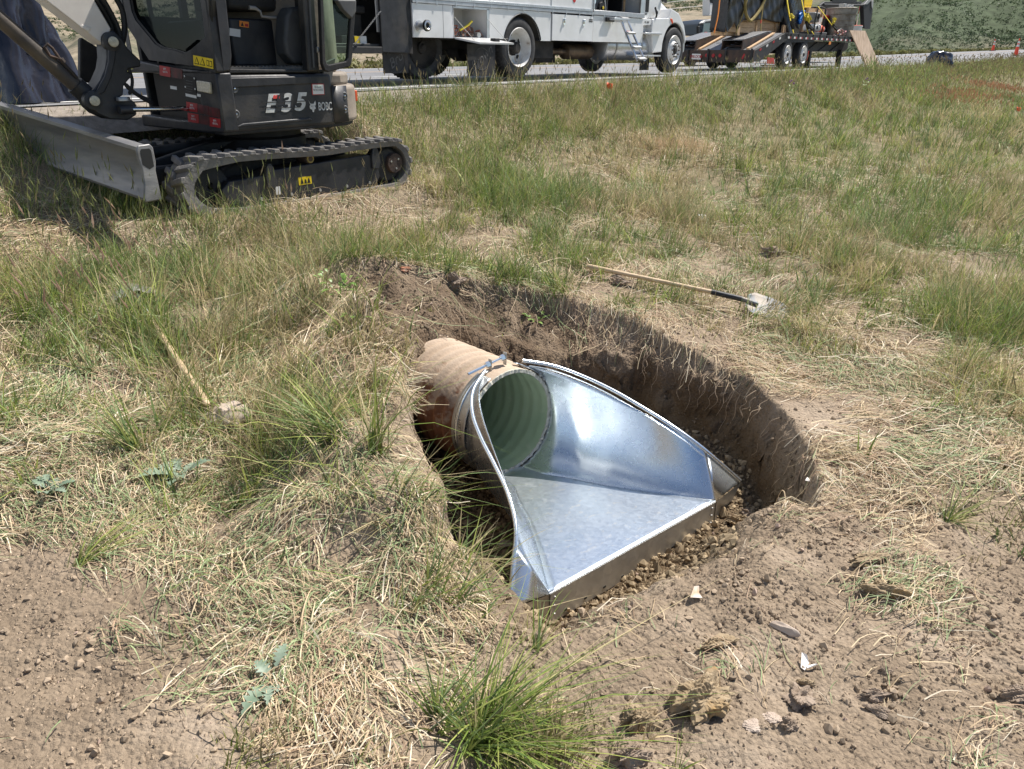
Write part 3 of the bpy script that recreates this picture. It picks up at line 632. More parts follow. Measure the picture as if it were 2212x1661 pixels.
# ================= DIGGER =================
ex = thing('mini_excavator', 'black and white mini excavator with open cab standing on the grass left of the pit', 'excavator', tuple(EXF.O), R(EXF.ang))
def track(name, y0, par):
    root = MB(); Wd = .32
    # belt path in XZ (outer), clockwise
    ctl = []
    for a in np.linspace(150, 270, 8): ctl.append((.17 + .27 * math.cos(R(a)), .20 + .245 * math.sin(R(a))))
    ctl += [(.6, -.045), (1.1, -.045), (1.6, -.04)]
    for a in np.linspace(-80, 80, 10): ctl.append((2.09 + .245 * math.cos(R(a)), .20 + .235 * math.sin(R(a))))
    ctl += [(1.7, .43), (1.3, .415), (.9, .43), (.5, .44)]
    for a in (110, 130): ctl.append((.17 + .26 * math.cos(R(a)), .20 + .25 * math.sin(R(a))))
    P = [Vector((p[0], 0, p[1])) for p in ctl]; n = len(P); out = []
    for i in range(n):
        for k in range(10):
            f = k / 10; p0, p1, p2, p3 = P[i - 1], P[i], P[(i + 1) % n], P[(i + 2) % n]
            out.append(.5 * ((2 * p1) + (p2 - p0) * f + (2 * p0 - 5 * p1 + 4 * p2 - p3) * f * f + (3 * p1 - p0 - 3 * p2 + p3) * f ** 3))
    L = [0];
    for i in range(len(out)): L.append(L[-1] + (out[(i + 1) % len(out)] - out[i]).length)
    tot = L[-1]
    def at(s):
        s %= tot; i = int(np.searchsorted(L, s, 'right') - 1); i = min(i, len(out) - 1); f = (s - L[i]) / max(1e-6, L[i + 1] - L[i]); a, b = out[i], out[(i + 1) % len(out)]
        t = (b - a).normalized(); return a.lerp(b, f), t, Vector((t.z, 0, -t.x))
    m = 360; rows = []
    p0, t0, n0 = at(0); sgn = 1
    c = Vector((1.1, 0, .2))
    for i in range(m):
        p, t, nn = at(tot * i / m)
        if (p - c).dot(nn) < 0: nn = -nn
        q = p - nn * (.05 + .045 * max(0, 1 - max(0, p.x) / .42))
        w_ = .006 * math.sin(2 * math.pi * 48 * i / m)
        rows.append([(p.x, y0, p.z), (p.x, y0 + Wd, p.z), (q.x, y0 + Wd - .01, q.z), (q.x, y0 + .01, q.z)])
    nv = len(root.v); root.v += [v for r_ in rows for v in r_]
    for i in range(m):
        j = (i + 1) % m
        for k in range(4):
            root.f.append((nv + i * 4 + k, nv + i * 4 + (k + 1) % 4, nv + j * 4 + (k + 1) % 4, nv + j * 4 + k))
    belt = root.build('track_belt', M_rubber, par, smooth=40, bevel=.004)
    lug = MB(); NL = 46
    for i in range(NL):
        p, t, nn = at(tot * (i + .5) / NL)
        if (p - c).dot(nn) < 0: nn = -nn
        for side in (0, 1):
            off = 0 if side == 0 else tot / NL * .5
            p2, t2, n2 = at(tot * (i + .5) / NL + off)
            if (p2 - c).dot(n2) < 0: n2 = -n2
            ya, yb = (y0 - .006, y0 + Wd * .52) if side == 0 else (y0 + Wd * .48, y0 + Wd + .006)
            hw, hh, sl = .023, .03, .022 * (1 if side == 0 else -1)
            jit = random.uniform(-.003, .003)
            vs = []
            for yy, sh in ((ya, -sl), (yb, sl)):
                for (u, v_) in ((-hw * 1.45, -.004), (-hw, hh + jit), (hw, hh + jit), (hw * 1.45, -.004)):
                    q = p2 + t2 * (u + sh) + n2 * v_; vs.append((q.x, yy, q.z))
            lug.add(vs, [(0, 1, 2, 3), (7, 6, 5, 4), (0, 4, 5, 1), (1, 5, 6, 2), (2, 6, 7, 3), (3, 7, 4, 0)])
    o = lug.build('track_lugs', M_rubber, par, smooth=30, bevel=.006)
    # mud packed on the front bend
    idl = MB(); idl.lathe([(.03, .09), (.10, .08), (.15, .1), (.165, .1), (.165, .2)], (.2, y0 + .04, .2), 'y', 40); idl.build('idler_wheel', M_blackflat, par)
    spr = MB(); spr.lathe([(.001, .04), (.15, .04), (.17, .06), (.17, .2)], (2.08, y0 + .02, .2), 'y', 40)
    for k in range(20):
        a = 2 * math.pi * k / 20; spr.box(2.08 + .17 * math.cos(a) - .015, 2.08 + .17 * math.cos(a) + .015, y0 + .1, y0 + .2, .2 + .17 * math.sin(a) - .015, .2 + .17 * math.sin(a) + .015)
    spr.build('drive_sprocket', M_blackflat, par)
    if y0 < .5:
        MB().lathe([(.0001, -.03), (.092, -.03), (.098, -.02), (.098, .05)], (2.15, y0 + .05, .215), 'y', 36).build('hub_cap', M_brownsteel, par)
        for a in (0, 120, 240):
            MB().lathe([(.0001, -.004), (.01, -.003), (.011, 0)], (2.15 + .055 * math.cos(R(a + 40)), y0 + .019, .215 + .055 * math.sin(R(a + 40))), 'y', 8).build('hub_bolt', M_bolt, par)
    fr = MB(); poly = [(.24, .17), (.32, .235), (.66, .25), (.74, .285), (1.82, .325), (1.92, .29), (1.95, .1), (1.90, .03), (.40, -.005), (.30, .04)]
    fr.prism(poly, y0 + .035, y0 + .26); fr.build('track_frame', M_black, par, bevel=.008)
    fr = MB(); fr.prism([(.24, .15), (.34, .16), (.34, .02), (.24, .05)], y0 + .06, y0 + .25); fr.build('tension_guard', M_blackflat, par, bevel=.01)
    for x in (.715, 1.9):
        lg = MB(); zt = .25 if x < 1 else .30
        lg.prism([(x - .05, zt - .11), (x - .05, zt), (x - .035, zt + .07), (x - .01, zt + .1), (x + .02, zt + .09), (x + .04, zt + .04), (x + .055, zt - .06), (x + .03, zt - .12)], y0 + .012, y0 + .045)
        lg.build('lifting_lug', M_black, par, bevel=.006)
        MB().lathe([(.0001, 0), (.012, 0)], (x - .01, y0 + .0115, zt + .02), 'y', 12).build('lug_hole', M_ink, par)
    cr = MB().lathe([(.0001, -.005), (.022, -.005), (.03, 0), (.045, .004), (.05, .02), (.05, .16)], (1.16, y0 + .05, .345), 'y', 20); cr.build('carrier_roller', M_brownsteel, par)
    MB().lathe([(.024, -.002), (.036, -.004), (.038, .004)], (1.16, y0 + .045, .345), 'y', 20).build('roller_cap', M_olive, par)
    for x in (.55, .86, 1.17, 1.48, 1.76):
        MB().lathe([(.0001, 0), (.05, 0), (.06, .02), (.06, .2)], (x, y0 + .06, .025), 'y', 18).build('track_roller', M_brownsteel, par)
        MB().lathe([(.0001, -.012), (.014, -.012), (.016, 0)], (x + .05, y0 + .034, .055), 'y', 6).build('frame_bolt', M_bolt, par, smooth=0)
    if y0 < .5:
        MB().box(1.0, 1.14, y0 + .0325, y0 + .034, .125, .195).build('warning_label', M_yelsign, par, smooth=0)
        s_ = MB()
        for k, xx in enumerate((1.035, 1.075, 1.11)):
            s_.prism([(xx - .016, .135), (xx + .016, .135), (xx + .004, .18 - .01 * (k % 2)), (xx - .006, .175)], y0 + .0310, y0 + .0322)
        s_.build('warning_symbol', M_ink, par, smooth=0)
        MB().box(.755, .80, y0 + .0325, y0 + .034, .07, .14).build('serial_label', M_whitepl, par, smooth=0)
        MB().lathe([(.0001, 0), (.016, 0)], (1.22, y0 + .0335, .17), 'y', 16).build('frame_hole', M_ink, par, smooth=0)
track('track', 0.0, ex); track('track', 1.36, ex)
c_ = MB(); c_.prism([(.35, .12), (1.9, .12), (1.75, .34), (1.4, .42), (.8, .42), (.45, .3)], .32, 1.36); c_.build('centre_frame', M_blackflat, ex, bevel=.02)
c_ = MB(); c_.lathe([(.42, 0), (.44, .02), (.44, .1), (.40, .12), (.40, .2), (.36, .22)], (1.15, .86, .40), 'z', 48); c_.build('slew_ring', M_blackflat, ex)
# dozer blade: swung, with curved face
BR = S(EXF, 1, [(1045, 1395), (1050, 1015)], 'x', -.42)      # bottom and top of the near end
bx, by, bz0 = BR[0]; bz1 = bz0 + .36
bz0 += .0; by = -.18; bd = Vector((-.32, 1.95, .25)).normalized(); bn = Vector((-bd.y, bd.x, 0)).normalized()      # along the blade, outward (front)
bl = MB(); prof = [(.055, 0), (.062, .02), (.03, .05), (.0, .12), (-.012, .19), (.0, .26), (.03, .31), (.05, .335), (.05, .36), (.012, .372), (-.04, .365), (-.05, .33), (-.05, .25), (-.055, .10), (-.01, .02)]
rows = []
for s_ in np.linspace(0.02, 2.3, 30):
    rows.append([(bx + bd.x * s_ + bn.x * u * 1.0, by + bd.y * s_ + bn.y * u, bz0 + z) for u, z in [(a_, b_ * 1.1) for a_, b_ in prof + [prof[0]]]])
rows = [[(a_, b_, c_ + bd.z * s_) for a_, b_, c_ in r_] for r_, s_ in zip(rows, np.linspace(.02, 2.3, 30))]; bl.grid(rows); bl.build('blade_mouldboard', M_steelgrey, ex, smooth=30)
for s_ in (0, 2.3):
    en = MB(); outer = [(.075, 0), (.085, .03), (.06, .12), (.055, .22), (.07, .30), (.07, .345), (.05, .375), (-.045, .378), (-.068, .355), (-.07, .26), (-.055, .2), (-.06, .0)]
    hole = [(-.045, .23), (-.045, .335), (-.03, .35), (.035, .35), (.045, .335), (.045, .25), (-.005, .215)]
    en.add([(bx + bd.x * (s_ + d) + bn.x * u, by + bd.y * (s_ + d) + bn.y * u, bz0 + z * 1.1 + bd.z * s_) for d in (0, .02) for u, z in outer],
           [tuple(range(12)), tuple(range(23, 11, -1))] + [(i, (i + 1) % 12, (i + 1) % 12 + 12, i + 12) for i in range(12)])
    en.build('blade_end_plate', M_steelgrey, ex, bevel=.008)
    h_ = MB(); h_.add([(bx + bd.x * (s_ - .0015) + bn.x * u, by + bd.y * (s_ - .0015) + bn.y * u, bz0 + z * 1.1 + bd.z * s_) for u, z in hole], [tuple(range(7))])
    h_.build('end_plate_recess', M_ink, ex, smooth=0)
arm = MB()
for yy in (.42, 1.22):
    arm.prism([(-.42, .22), (-.42, .36), (.4, .36), (.9, .3), (.9, .16), (.4, .2)], yy, yy + .12)
arm.build('blade_arm', M_blackflat, ex, bevel=.015)
MB().tube([(-.35, .86, .42), (.75, .86, .46)], .05, 14).build('blade_ram', M_blackflat, ex)
MB().prism([(-.1, .30), (.45, .36), (.75, .5), (.5, .5), (.2, .44), (-.15, .36)], .62, .7).build('blade_bracket', M_blackflat, ex, bevel=.01)
# ---- upper structure ----
CXr, CYr = 1.25, .90
def arcpts(r_, a0, a1, n=14): return [(CXr + r_ * math.cos(R(a)), CYr + r_ * math.sin(R(a))) for a in np.linspace(a0, a1, n)]
deck = MB(); foot = [(.38, .10), (1.46, .10)] + arcpts(.86, -60, 65, 16) + [(1.2, 1.68), (.42, 1.68)]
deck.prism(foot, .60, .64, 'z'); deck.build('house_floor', M_blackflat, ex, bevel=.01)
sp = MB(); sp.prism([(.36, .62), (1.52, .622), (1.50, 1.07), (.40, 1.075)], .08, .14)
sp.build('side_panel', M_black, ex, bevel=.03, seg=3)
# raised mouldings of the side panel
for poly in ([(.42, .97), (1.28, .985), (1.27, 1.05), (.44, 1.05)], [(.46, .66), (1.25, .675), (1.22, .70), (.55, .69)], [(.38, .66), (.385, 1.04), (.44, 1.03), (.45, .9), (.43, .8), (.455, .7)]):
    MB().prism(poly, .068, .085).build('panel_moulding', M_black, ex, bevel=.012, seg=3)
for px, pz in ((.515, .965), (.497, .765), (1.645, .87), (1.64, .75)):
    yy = .078 if px < 1 else .10
    MB().lathe([(.038, .0), (.03, -.006), (.02, -.003), (.0001, -.003)], (px, yy, pz), 'y', 20).build('bolt_recess', M_greygear, ex)
    MB().lathe([(.0001, -.014), (.008, -.012), (.011, -.006), (.011, 0)], (px, yy, pz), 'y', 12).build('panel_bolt', M_chrome, ex)
cwp = MB(); ro = [(1.60, .105), (1.68, .125)] + arcpts(.90, -54, 62, 22) + [(1.3, 1.7), (.9, 1.7), (.9, 1.0), (1.45, .5)]
cwp.prism(ro, .63, .965, 'z'); cwp.build('counterweight', M_tan, ex, bevel=.04, seg=4)
bp_ = MB(); bp_.grid([[(1.49, .079, z), (1.56, .085, z), (1.62, .098, z), (1.685, .120, z)] for z in (.64, .80, .96)]); bp_.build('rear_side_cover', M_black, ex, smooth=60, thick=.012)
cw2 = MB(); ro2 = [(1.42, .2), (1.5, .18)] + arcpts(.84, -60, 62, 20) + [(1.2, 1.6), (1.0, 1.6), (1.0, .9)]
cw2.prism(ro2, .96, 1.075, 'z'); cw2.build('engine_cover_base', M_tan, ex, bevel=.03, seg=3)
cw3 = MB(); ro3 = [(1.42, .3), (1.5, .3)] + arcpts(.76, -55, 62, 16) + [(1.2, 1.5), (1.0, 1.5), (1.0, .9)]
cw3.prism(ro3, 1.075, 1.75, 'z'); cw3.build('engine_hood', M_tan, ex, bevel=.05, seg=3)
MB().box(2.0, 2.03, .40, .50, .80, .90).build('rear_reflector', M_orange, ex, bevel=.006)
MB().prism([(1.44, 1.05), (1.52, .97), (1.6, 1.2), (1.48, 1.16)], .12, .16).build('door_stay_plate', M_greygear, ex, bevel=.004)
# front lower body with the swing opening
fb = MB(); fpoly = [(.06, .63), (.06, 1.09), (.9, 1.13), (1.6, 1.18), (1.6, 1.10), (1.0, 1.06), (.64, 1.06), (.60, .90), (.40, .88), (.36, .78), (.40, .70), (.9, .69), (1.6, .70), (1.6, .60), (.3, .61)]
fb.prism(fpoly, .36, .50, 'x'); fb.build('front_bumper', M_black, ex, bevel=.015)
MB().box(.55, .62, .5, 1.6, .62, 1.08).build('swing_bay_wall', M_ink, ex, smooth=0)
MB().box(.36, 1.5, .12, 1.66, 1.075, 1.10).build('cab_floor_frame', M_blackflat, ex, bevel=.006)
# far-side body
MB().box(.5, 1.5, 1.66, 1.72, .62, 1.4).build('far_panel', M_black, ex, bevel=.02)
# ---- cab ----
cz = 2.45
gp = XZ(EXF, 2, [(0, 0)], .08)
def loc1(pts, x): return [(p[1], p[2]) for p in S(EXF, 1, pts, 'x', x)]
gl = loc1([(920, 0), (935, 80), (960, 140), (1100, 310), (1150, 338), (1230, 352), (1300, 375), (1340, 355), (1450, 260), (1472, 215), (1478, 170), (1475, 0)], .38)
gl = gl[:-1] + [(gl[-1][0], gl[-1][1])]
GT = 2.2
win = [(gl[0][0], GT)] + gl + [(gl[-1][0], GT)]
# front wall: outline with the window cut out, as a strip between outline and window
def ringwall(outer, inner, ax, a0, a1):
    m_ = MB(); n = len(inner)
    def mk(p, a): return (a, p[0], p[1]) if ax == 'x' else (p[0], a, p[1])
    vs = [mk(p, a) for a in (a0, a1) for p in outer] + [mk(p, a) for a in (a0, a1) for p in inner]
    fs = []
    for i in range(n):
        j = (i + 1) % n
        fs += [(i, j, 2 * n + j, 2 * n + i), (n + j, n + i, 3 * n + i, 3 * n + j), (2 * n + i, 2 * n + j, 3 * n + j, 3 * n + i), (j, i, n + i, n + j)]
    m_.add(vs, fs); return m_
cornerY = .06
wy0, wz0 = cornerY, 1.12
def clampout(p):
    y, z = p; return p
inner = win; outer = []
xs_ = [p[0] for p in inner]; cyc = (min(xs_) + max(xs_)) / 2
for i, (y, z) in enumerate(inner):
    if i == 0: outer.append((1.60, cz))
    elif i == len(inner) - 1: outer.append((cornerY - .03, cz))
    else:
        t = (i - 1) / (len(inner) - 3)
        zb = 1.20 - .0
        if z > 1.45: outer.append((1.58 if y > cyc else cornerY - .03, z))
        else: outer.append((max(cornerY - .03, min(1.57, cyc + (y - cyc) * 1.5)), 1.115 + .055 * (min(1.57, cyc + (y - cyc) * 1.5)) ))
ringwall(outer, inner, 'x', .36, .42).build('cab_front_wall', M_black, ex, smooth=0, bevel=.006)
gm = MB(); gm.add([(.39, p[0], p[1]) for p in inner], [tuple(range(len(inner)))]); gm.build('front_glass', glass('cab_glass', (.10, .13, .13), .05), ex, smooth=0)
sl = [(.383, p[0], p[1]) for p in inner]; MB().tube(sl, .012, 6, closed=True).build('window_seal', M_ink, ex)
MB().box(.352, .358, 1.52, 1.60, 1.2, cz).build('front_pillar', M_greygear, ex, smooth=0)
# side frame with the door opening
op = XZ(EXF, 2, [(425, 530), (975, 520)], .08)
sf = MB()
sf.prism([(.355, 1.08), (.40, cz), (.59, cz), (.53, 1.22), (.50, 1.10)], .06, .16)
sf.build('cab_pillar', M_black, ex, bevel=.015, seg=3)
MB().prism([(1.25, 1.09), (1.31, cz), (1.42, cz), (1.375, 1.09)], .07, .16).build('rear_pillar', M_black, ex, bevel=.012)
MB().prism([(1.30, 1.12), (1.36, cz), (1.375, cz), (1.315, 1.12)], .055, .069).build('pillar_seal', M_greygear, ex)
MB().prism([(.50, 1.085), (1.27, 1.08), (1.27, 1.10), (.50, 1.115)], .09, .17).build('door_sill', M_blackflat, ex, bevel=.005)
MB().box(.40, 1.40, .08, 1.58, cz, cz + .06).build('cab_roof', M_black, ex, bevel=.03)
MB().prism([(1.38, 1.1), (1.38, cz), (1.42, cz), (1.42, 1.1)], .16, 1.58).build('cab_rear_wall', M_black, ex)
MB().box(.44, 1.38, 1.52, 1.58, 1.1, 1.55).build('cab_far_wall', M_black, ex)
MB().box(.44, .47, 1.2, 1.23, 1.1, cz).build('inner_pillar', M_ink, ex); MB().box(.9, .96, 1.52, 1.58, 1.55, cz).build('inner_pillar', M_ink, ex)
fm = MB(); fm.box(.42, 1.3, .15, 1.5, 1.10, 1.13)
for k in range(22): fm.box(.50 + k * .036, .518 + k * .036, .17, 1.0, 1.13, 1.137)
fm.build('floor_mat', mat('worn_floor_mat', (.05, .048, .045), (.14, .13, .12), 10, rough=.7), ex)
MB().box(.82, 1.36, .55, 1.2, 1.13, 1.52).build('seat_base', M_black, ex, bevel=.02)
MB().box(.58, .84, .62, 1.2, 1.13, 1.5).build('seat_riser', M_black, ex, bevel=.015)
MB().box(.80, 1.3, .5, 1.1, 1.58, 1.72).build('seat_cushion', M_blackflat, ex, bevel=.04, seg=3)
MB().box(1.2, 1.36, .5, 1.1, 1.6, 2.25).build('seat_back', M_blackflat, ex, bevel=.05, seg=3)
cons = MB(); c1 = XZ(EXF, 2, [(815, 395), (800, 300), (815, 120), (845, 55), (960, 45), (975, 120), (972, 470), (880, 475)], .3); cons.prism(c1, .28, .46); cons.build('side_console', M_greygear, ex, bevel=.03, seg=4)
hd = S(EXF, 2, [(545, 55), (590, 60), (630, 85), (640, 120), (700, 128), (810, 135)], 'y', .5); MB().tube(hd, [.018, .018, .011, .011, .011, .011], 10).build('lock_lever', mat('worn_grey_handle', (.4, .38, .36), rough=.5), ex)
def lab(pts, par_y, m, name, z=2, t=.0016):
    P = XZ(EXF, z, pts, par_y); return MB().prism(P, par_y - t, par_y).build(name, m, ex, smooth=0)
lab([(475, 152), (545, 162), (545, 205), (475, 195)], .545, M_orangesign, 'orange_label')
lab([(402, 206), (482, 218), (482, 275), (402, 262)], .545, M_whitepl, 'control_label')
lab([(485, 190), (497, 162), (508, 193)], .5433, M_ink, 'label_symbol'); lab([(517, 175), (540, 178), (540, 198), (517, 195)], .5433, M_redsign, 'label_symbol')
# headlamp pod / mirror at the top of the door and the open door folded back
dr = XZ(EXF, 2, [(1083, -150), (1080, 470), (1098, 520), (1125, 532), (1285, 490), (1298, 455), (1325, 60), (1325, -150)], .02)
di = XZ(EXF, 2, [(1105, -150), (1103, 440), (1112, 468), (1130, 478), (1255, 452), (1268, 425), (1290, 60), (1292, -150)], .02)
top = lambda P: [(P[0][0], 2.3)] + P[1:-1] + [(P[-1][0], 2.3)]
dr, di = top(dr), top(di)
ringwall(dr, di, 'y', .0, .045).build('open_door', M_blackflat, ex, smooth=0, bevel=.008)
gm = MB(); gm.add([(p[0], .02, p[1]) for p in di], [tuple(range(len(di)))]); gm.build('door_glass', glass('door_glass_tint', (.45, .62, .5), .05), ex, smooth=0)
MB().box(1.36, 1.42, .05, .09, 1.24, 1.29).build('door_hinge', M_bolt, ex, bevel=.004)
MB().prism(XZ(EXF, 2, [(1190, 0), (1330, 0), (1330, 85), (1300, 140), (1235, 75)], -.02), -.04, .02).build('work_lamp_housing', M_greygear, ex, bevel=.01)
# ---- decals ----
for ch, u, v, sz in (('E', 700, 770, 1), ('3', 815, 765, 1), ('5', 915, 757, 1)):
    x, y, z = S(EXF, 2, [(u, v)], 'y', .0785)[0]
    text_mesh(ch, 'decal_letter', M_inkw, ex, .205, face_y(x, .0770, z, -1), ext=.0008, shear=.3, xs=1.12, bold=.007)
P = XZ(EXF, 2, [(722, 729), (726, 705), (738, 700), (742, 708), (752, 698), (758, 710), (770, 705), (771, 727)], .0785); MB().prism(P, .0745, .0762).build('decal_flash', mat('decal_red', (.7, .06, .05), rough=.5), ex, smooth=0)
# torn stripes through the lettering
for pts in ([(640, 752), (960, 742), (960, 749), (640, 760)], [(650, 792), (930, 787), (925, 793), (650, 799)], [(755, 700), (770, 700), (750, 830), (735, 830)], [(860, 700), (874, 700), (868, 790), (850, 800)]):
    P = XZ(EXF, 2, pts, .0785); MB().prism(P, .0735, .0748).build('decal_gap', M_black, ex, smooth=0)
x, y, z = S(EXF, 2, [(1105, 787)], 'y', .0785)[0]
text_mesh('BOBC', 'decal_text', M_inkw, ex, .10, face_y(x + .005, .0768, z, -1), ext=.0008, xs=.58, bold=.001)
hx, hy_, hz = S(EXF, 2, [(1018, 785)], 'y', .0785)[0]
hd_ = [(-.04, .05), (-.028, .028), (-.012, .022), (.01, .022), (.03, .05), (.034, .02), (.022, .0), (.028, -.02), (.012, -.028), (.004, -.05), (-.008, -.048), (-.012, -.028), (-.034, -.018), (-.036, .002), (-.026, .015)]
MB().prism([(hx + a, hz + b) for a, b in hd_], .0762, .0775).build('animal_head_decal', M_inkw, ex, smooth=0)
for a, b in ((-.012, .002), (.012, .004)): MB().prism([(hx + a - .006, hz + b), (hx + a + .006, hz + b + .004), (hx + a + .002, hz + b - .006)], .0755, .0761).build('decal_eye', M_ink, ex, smooth=0)
P = XZ(EXF, 2, [(1008, 618), (1098, 618), (1104, 700), (1012, 702)], .0785); MB().prism(P, .0765, .0785).build('dealer_label', M_redsign, ex, smooth=0)
P = XZ(EXF, 2, [(1014, 624), (1094, 624), (1100, 694), (1018, 696)], .0785); MB().prism(P, .0755, .0766).build('dealer_label', M_whitepl, ex, smooth=0)
x, y, z = S(EXF, 2, [(1056, 660)], 'y', .0785)[0]
text_mesh('Bobcat\nROCKIES', 'label_text', M_ink, ex, .026, face_y(x, .0752, z + .008), ext=.0004)
# front-face stickers (plane x = .36)
def flab(pts, m, name, t=.003, x=.36):
    P = loc1(pts, x); return MB().prism(P, x - t, x - .0005, 'x').build(name, m, ex, smooth=0)
flab([(1352, 385), (1490, 412), (1493, 482), (1356, 455)], M_yelsign, 'yellow_warning_label', x=.355)
for a, b, c2 in (((1362, 445), (1397, 452), (1378, 398)), ((1402, 453), (1437, 460), (1419, 405))):
    flab([a, b, c2], M_ink, 'warning_triangle', t=.0045, x=.355)
    mx_ = ((a[0] + b[0] + c2[0]) / 3, (a[1] + b[1] + c2[1]) / 3); q = lambda p: (mx_[0] + (p[0] - mx_[0]) * .68, mx_[1] + (p[1] - mx_[1]) * .68)
    flab([q(a), q(b), q(c2)], M_yelsign, 'warning_triangle', t=.006, x=.355)
flab([(1447, 418), (1464, 424), (1466, 466), (1448, 458)], M_ink, 'book_symbol', t=.0045, x=.355); flab([(1468, 424), (1485, 428), (1487, 470), (1469, 466)], M_ink, 'book_symbol', t=.0045, x=.355)
flab([(1450, 424), (1462, 428), (1463, 458), (1451, 452)], M_yelsign, 'book_symbol', t=.006, x=.355); flab([(1470, 429), (1482, 433), (1484, 464), (1471, 460)], M_yelsign, 'book_symbol', t=.006, x=.355)
for (a, b), m_ in (((1116, 456), M_redsign), ((1198, 470), M_darksign), ((1304, 710), M_redsign), ((1384, 728), M_darksign), ((1462, 746), M_darksign), ((1314, 786), M_redsign), ((1392, 800), M_darksign), ((1466, 818), M_redsign)):
    flab([(a, b), (a + 76, b + 14), (a + 78, b + 84 if b < 700 else b + 76), (a + 3, b + 70 if b < 700 else b + 64)], m_, 'rental_label')
    if m_ is M_redsign:
        P = loc1([(a + 38, b + 40)], .357)[0]
        text_mesh('BMM\nRENTAL', 'label_text', M_inkw, ex, .024, face_x(.3565, P[0], P[1] + .004), ext=.0003)
flab([(1285, 525), (1370, 542), (1378, 688), (1296, 668)], M_ink, 'rating_plate', t=.004)
for (a, b) in ((1292, 533), (1360, 548), (1298, 607), (1366, 622)):
    P = loc1([(a, b)], .358)[0]; MB().lathe([(.0001, -.005), (.007, -.003), (.008, 0)], (.356, P[0], P[1]), 'x', 10).build('plate_rivet', M_whitepl, ex)
for b in (560, 578, 598, 615, 632): flab([(1303, b), (1350, b + 10), (1350, b + 13), (1303, b + 3)], M_greygear, 'plate_print', t=.0048)
flab([(1300, 652), (1376, 668), (1378, 688), (1302, 672)], M_whitepl, 'plate_label', t=.0046); flab([(1380, 655), (1405, 660), (1405, 678), (1380, 674)], M_whitepl, 'plate_label')
flab([(1192, 598), (1236, 606), (1238, 628), (1194, 620)], M_whitepl, 'small_label')
P = loc1([(1388, 560), (1482, 575), (1490, 655), (1397, 638)], .36); MB().prism(P, .335, .36, 'x').build('marker_lamp', M_lens, ex, bevel=.008)
# ---- swing post, boom, rams ----
yb = .80
def prism1(pts, y0, y1, m, name, bevel=.01, yref=yb):
    P = XZ(EXF, 1, pts, yref); return MB().prism(P, y0, y1).build(name, m, ex, bevel=bevel)
prism1([(700, 228), (760, 215), (820, 275), (860, 340), (945, 420), (950, 465), (865, 480), (855, 500), (900, 520), (860, 560), (830, 600), (825, 665), (790, 680), (880, 690), (915, 720), (920, 800), (860, 835), (740, 830), (650, 790), (600, 745), (565, 690), (570, 650), (620, 625), (665, 560), (700, 480), (712, 400), (705, 300)], yb - .10, yb + .10, M_black, 'swing_post', .015)
prism1([(640, 620), (690, 530), (715, 430), (715, 260), (760, 225), (775, 300), (760, 430), (735, 540), (690, 640), (600, 690)], yb - .125, yb - .10, M_black, 'swing_post_rib', .008)
for (u, v), rr_ in (((790, 292), .045), ((660, 705), .045)):
    x, y, z = S(EXF, 1, [(u, v)], 'y', yb - .14)[0]
    MB().lathe([(.0001, -.02), (.034, -.02), (.04, -.01), (.04, 0), (.07, .005), (.075, .05)], (x, yb - .13, z), 'y', 24).build('pivot_boss', M_black, ex)
    MB().lathe([(.0001, -.012), (.036, -.010), (.04, 0)], (x, yb - .15, z), 'y', 20).build('pivot_pin', M_lens, ex)
A1, A2, B1, B2 = [Vector((p[0], yb, p[2])) for p in S(EXF, 1, [(690, 315), (270, -10), (745, 205), (625, 0)], 'y', yb)]
d1 = (A2 - A1).normalized(); d2 = (B2 - B1).normalized()
bm_ = MB(); poly = [A1, A1 + d1 * 2.6, B1 + d2 * 2.6, B1]
bm_.prism([(p.x, p.z) for p in poly], yb - .09, yb + .11); bm_.build('boom', M_boom, ex, bevel=.008)
bs = MB(); P = XZ(EXF, 1, [(560, 190), (575, 170), (640, 195), (618, 222)], yb - .095)
MB().prism(P, yb - .098, yb - .089).build('boom_weld_plate', M_boom, ex, bevel=.006)
C1, C2 = [Vector((p[0], yb, p[2])) for p in S(EXF, 1, [(600, 660), (0, 132)], 'y', yb)]
dc = (C2 - C1).normalized()
MB().tube([C1 + dc * .02, C1 + dc * 2.2], .058, 20).build('boom_ram', mat('dusty_ram_paint', (.05, .042, .038), (.1, .08, .06), 5, rough=.6, bump=.2), ex)
MB().tube([C1 + dc * .0, C1 + dc * .1], .075, 20).build('ram_clevis', M_black, ex)
hp = S(EXF, 1, [(540, 545), (470, 470), (420, 410), (350, 390), (312, 330), (330, 305), (365, 335), (410, 400), (450, 450), (520, 520)], 'y', yb - .05)
MB().tube(hp, .012, 8).build('steel_oil_pipe', M_brownsteel, ex)
mid = S(EXF, 1, [(425, 410), (448, 440)], 'y', yb - .05); MB().tube(mid, .02, 8).build('pipe_fitting', M_brownsteel, ex)
for k, pts in enumerate(([(690, -60), (760, 60), (820, 180), (850, 300), (830, 330)], [(780, -60), (850, 60), (870, 180), (862, 270), (845, 330)], [(640, -60), (720, 60), (780, 170), (800, 260), (830, 330)], [(590, -60), (700, 80), (760, 180), (790, 250)], [(660, -60), (745, 90), (790, 190), (815, 280)])):
    P = S(EXF, 1, pts, 'y', yb - .02 + .03 * k); o_ = [cat_([tuple(p) for p in P], t) for t in np.linspace(0, 1, 24)]
    MB().tube(o_, .019 + .004 * (k % 2), 8).build('hydraulic_hose', M_ink, ex)
P = S(EXF, 1, [(920, 765), (1310, 760)], 'y', .62); MB().tube([P[0], P[1]], .02, 14).build('swing_ram_rod', M_chrome, ex)
MB().tube([S(EXF, 1, [(835, 770)], 'y', .62)[0], P[0]], .035, 14).build('swing_ram_eye', M_black, ex)
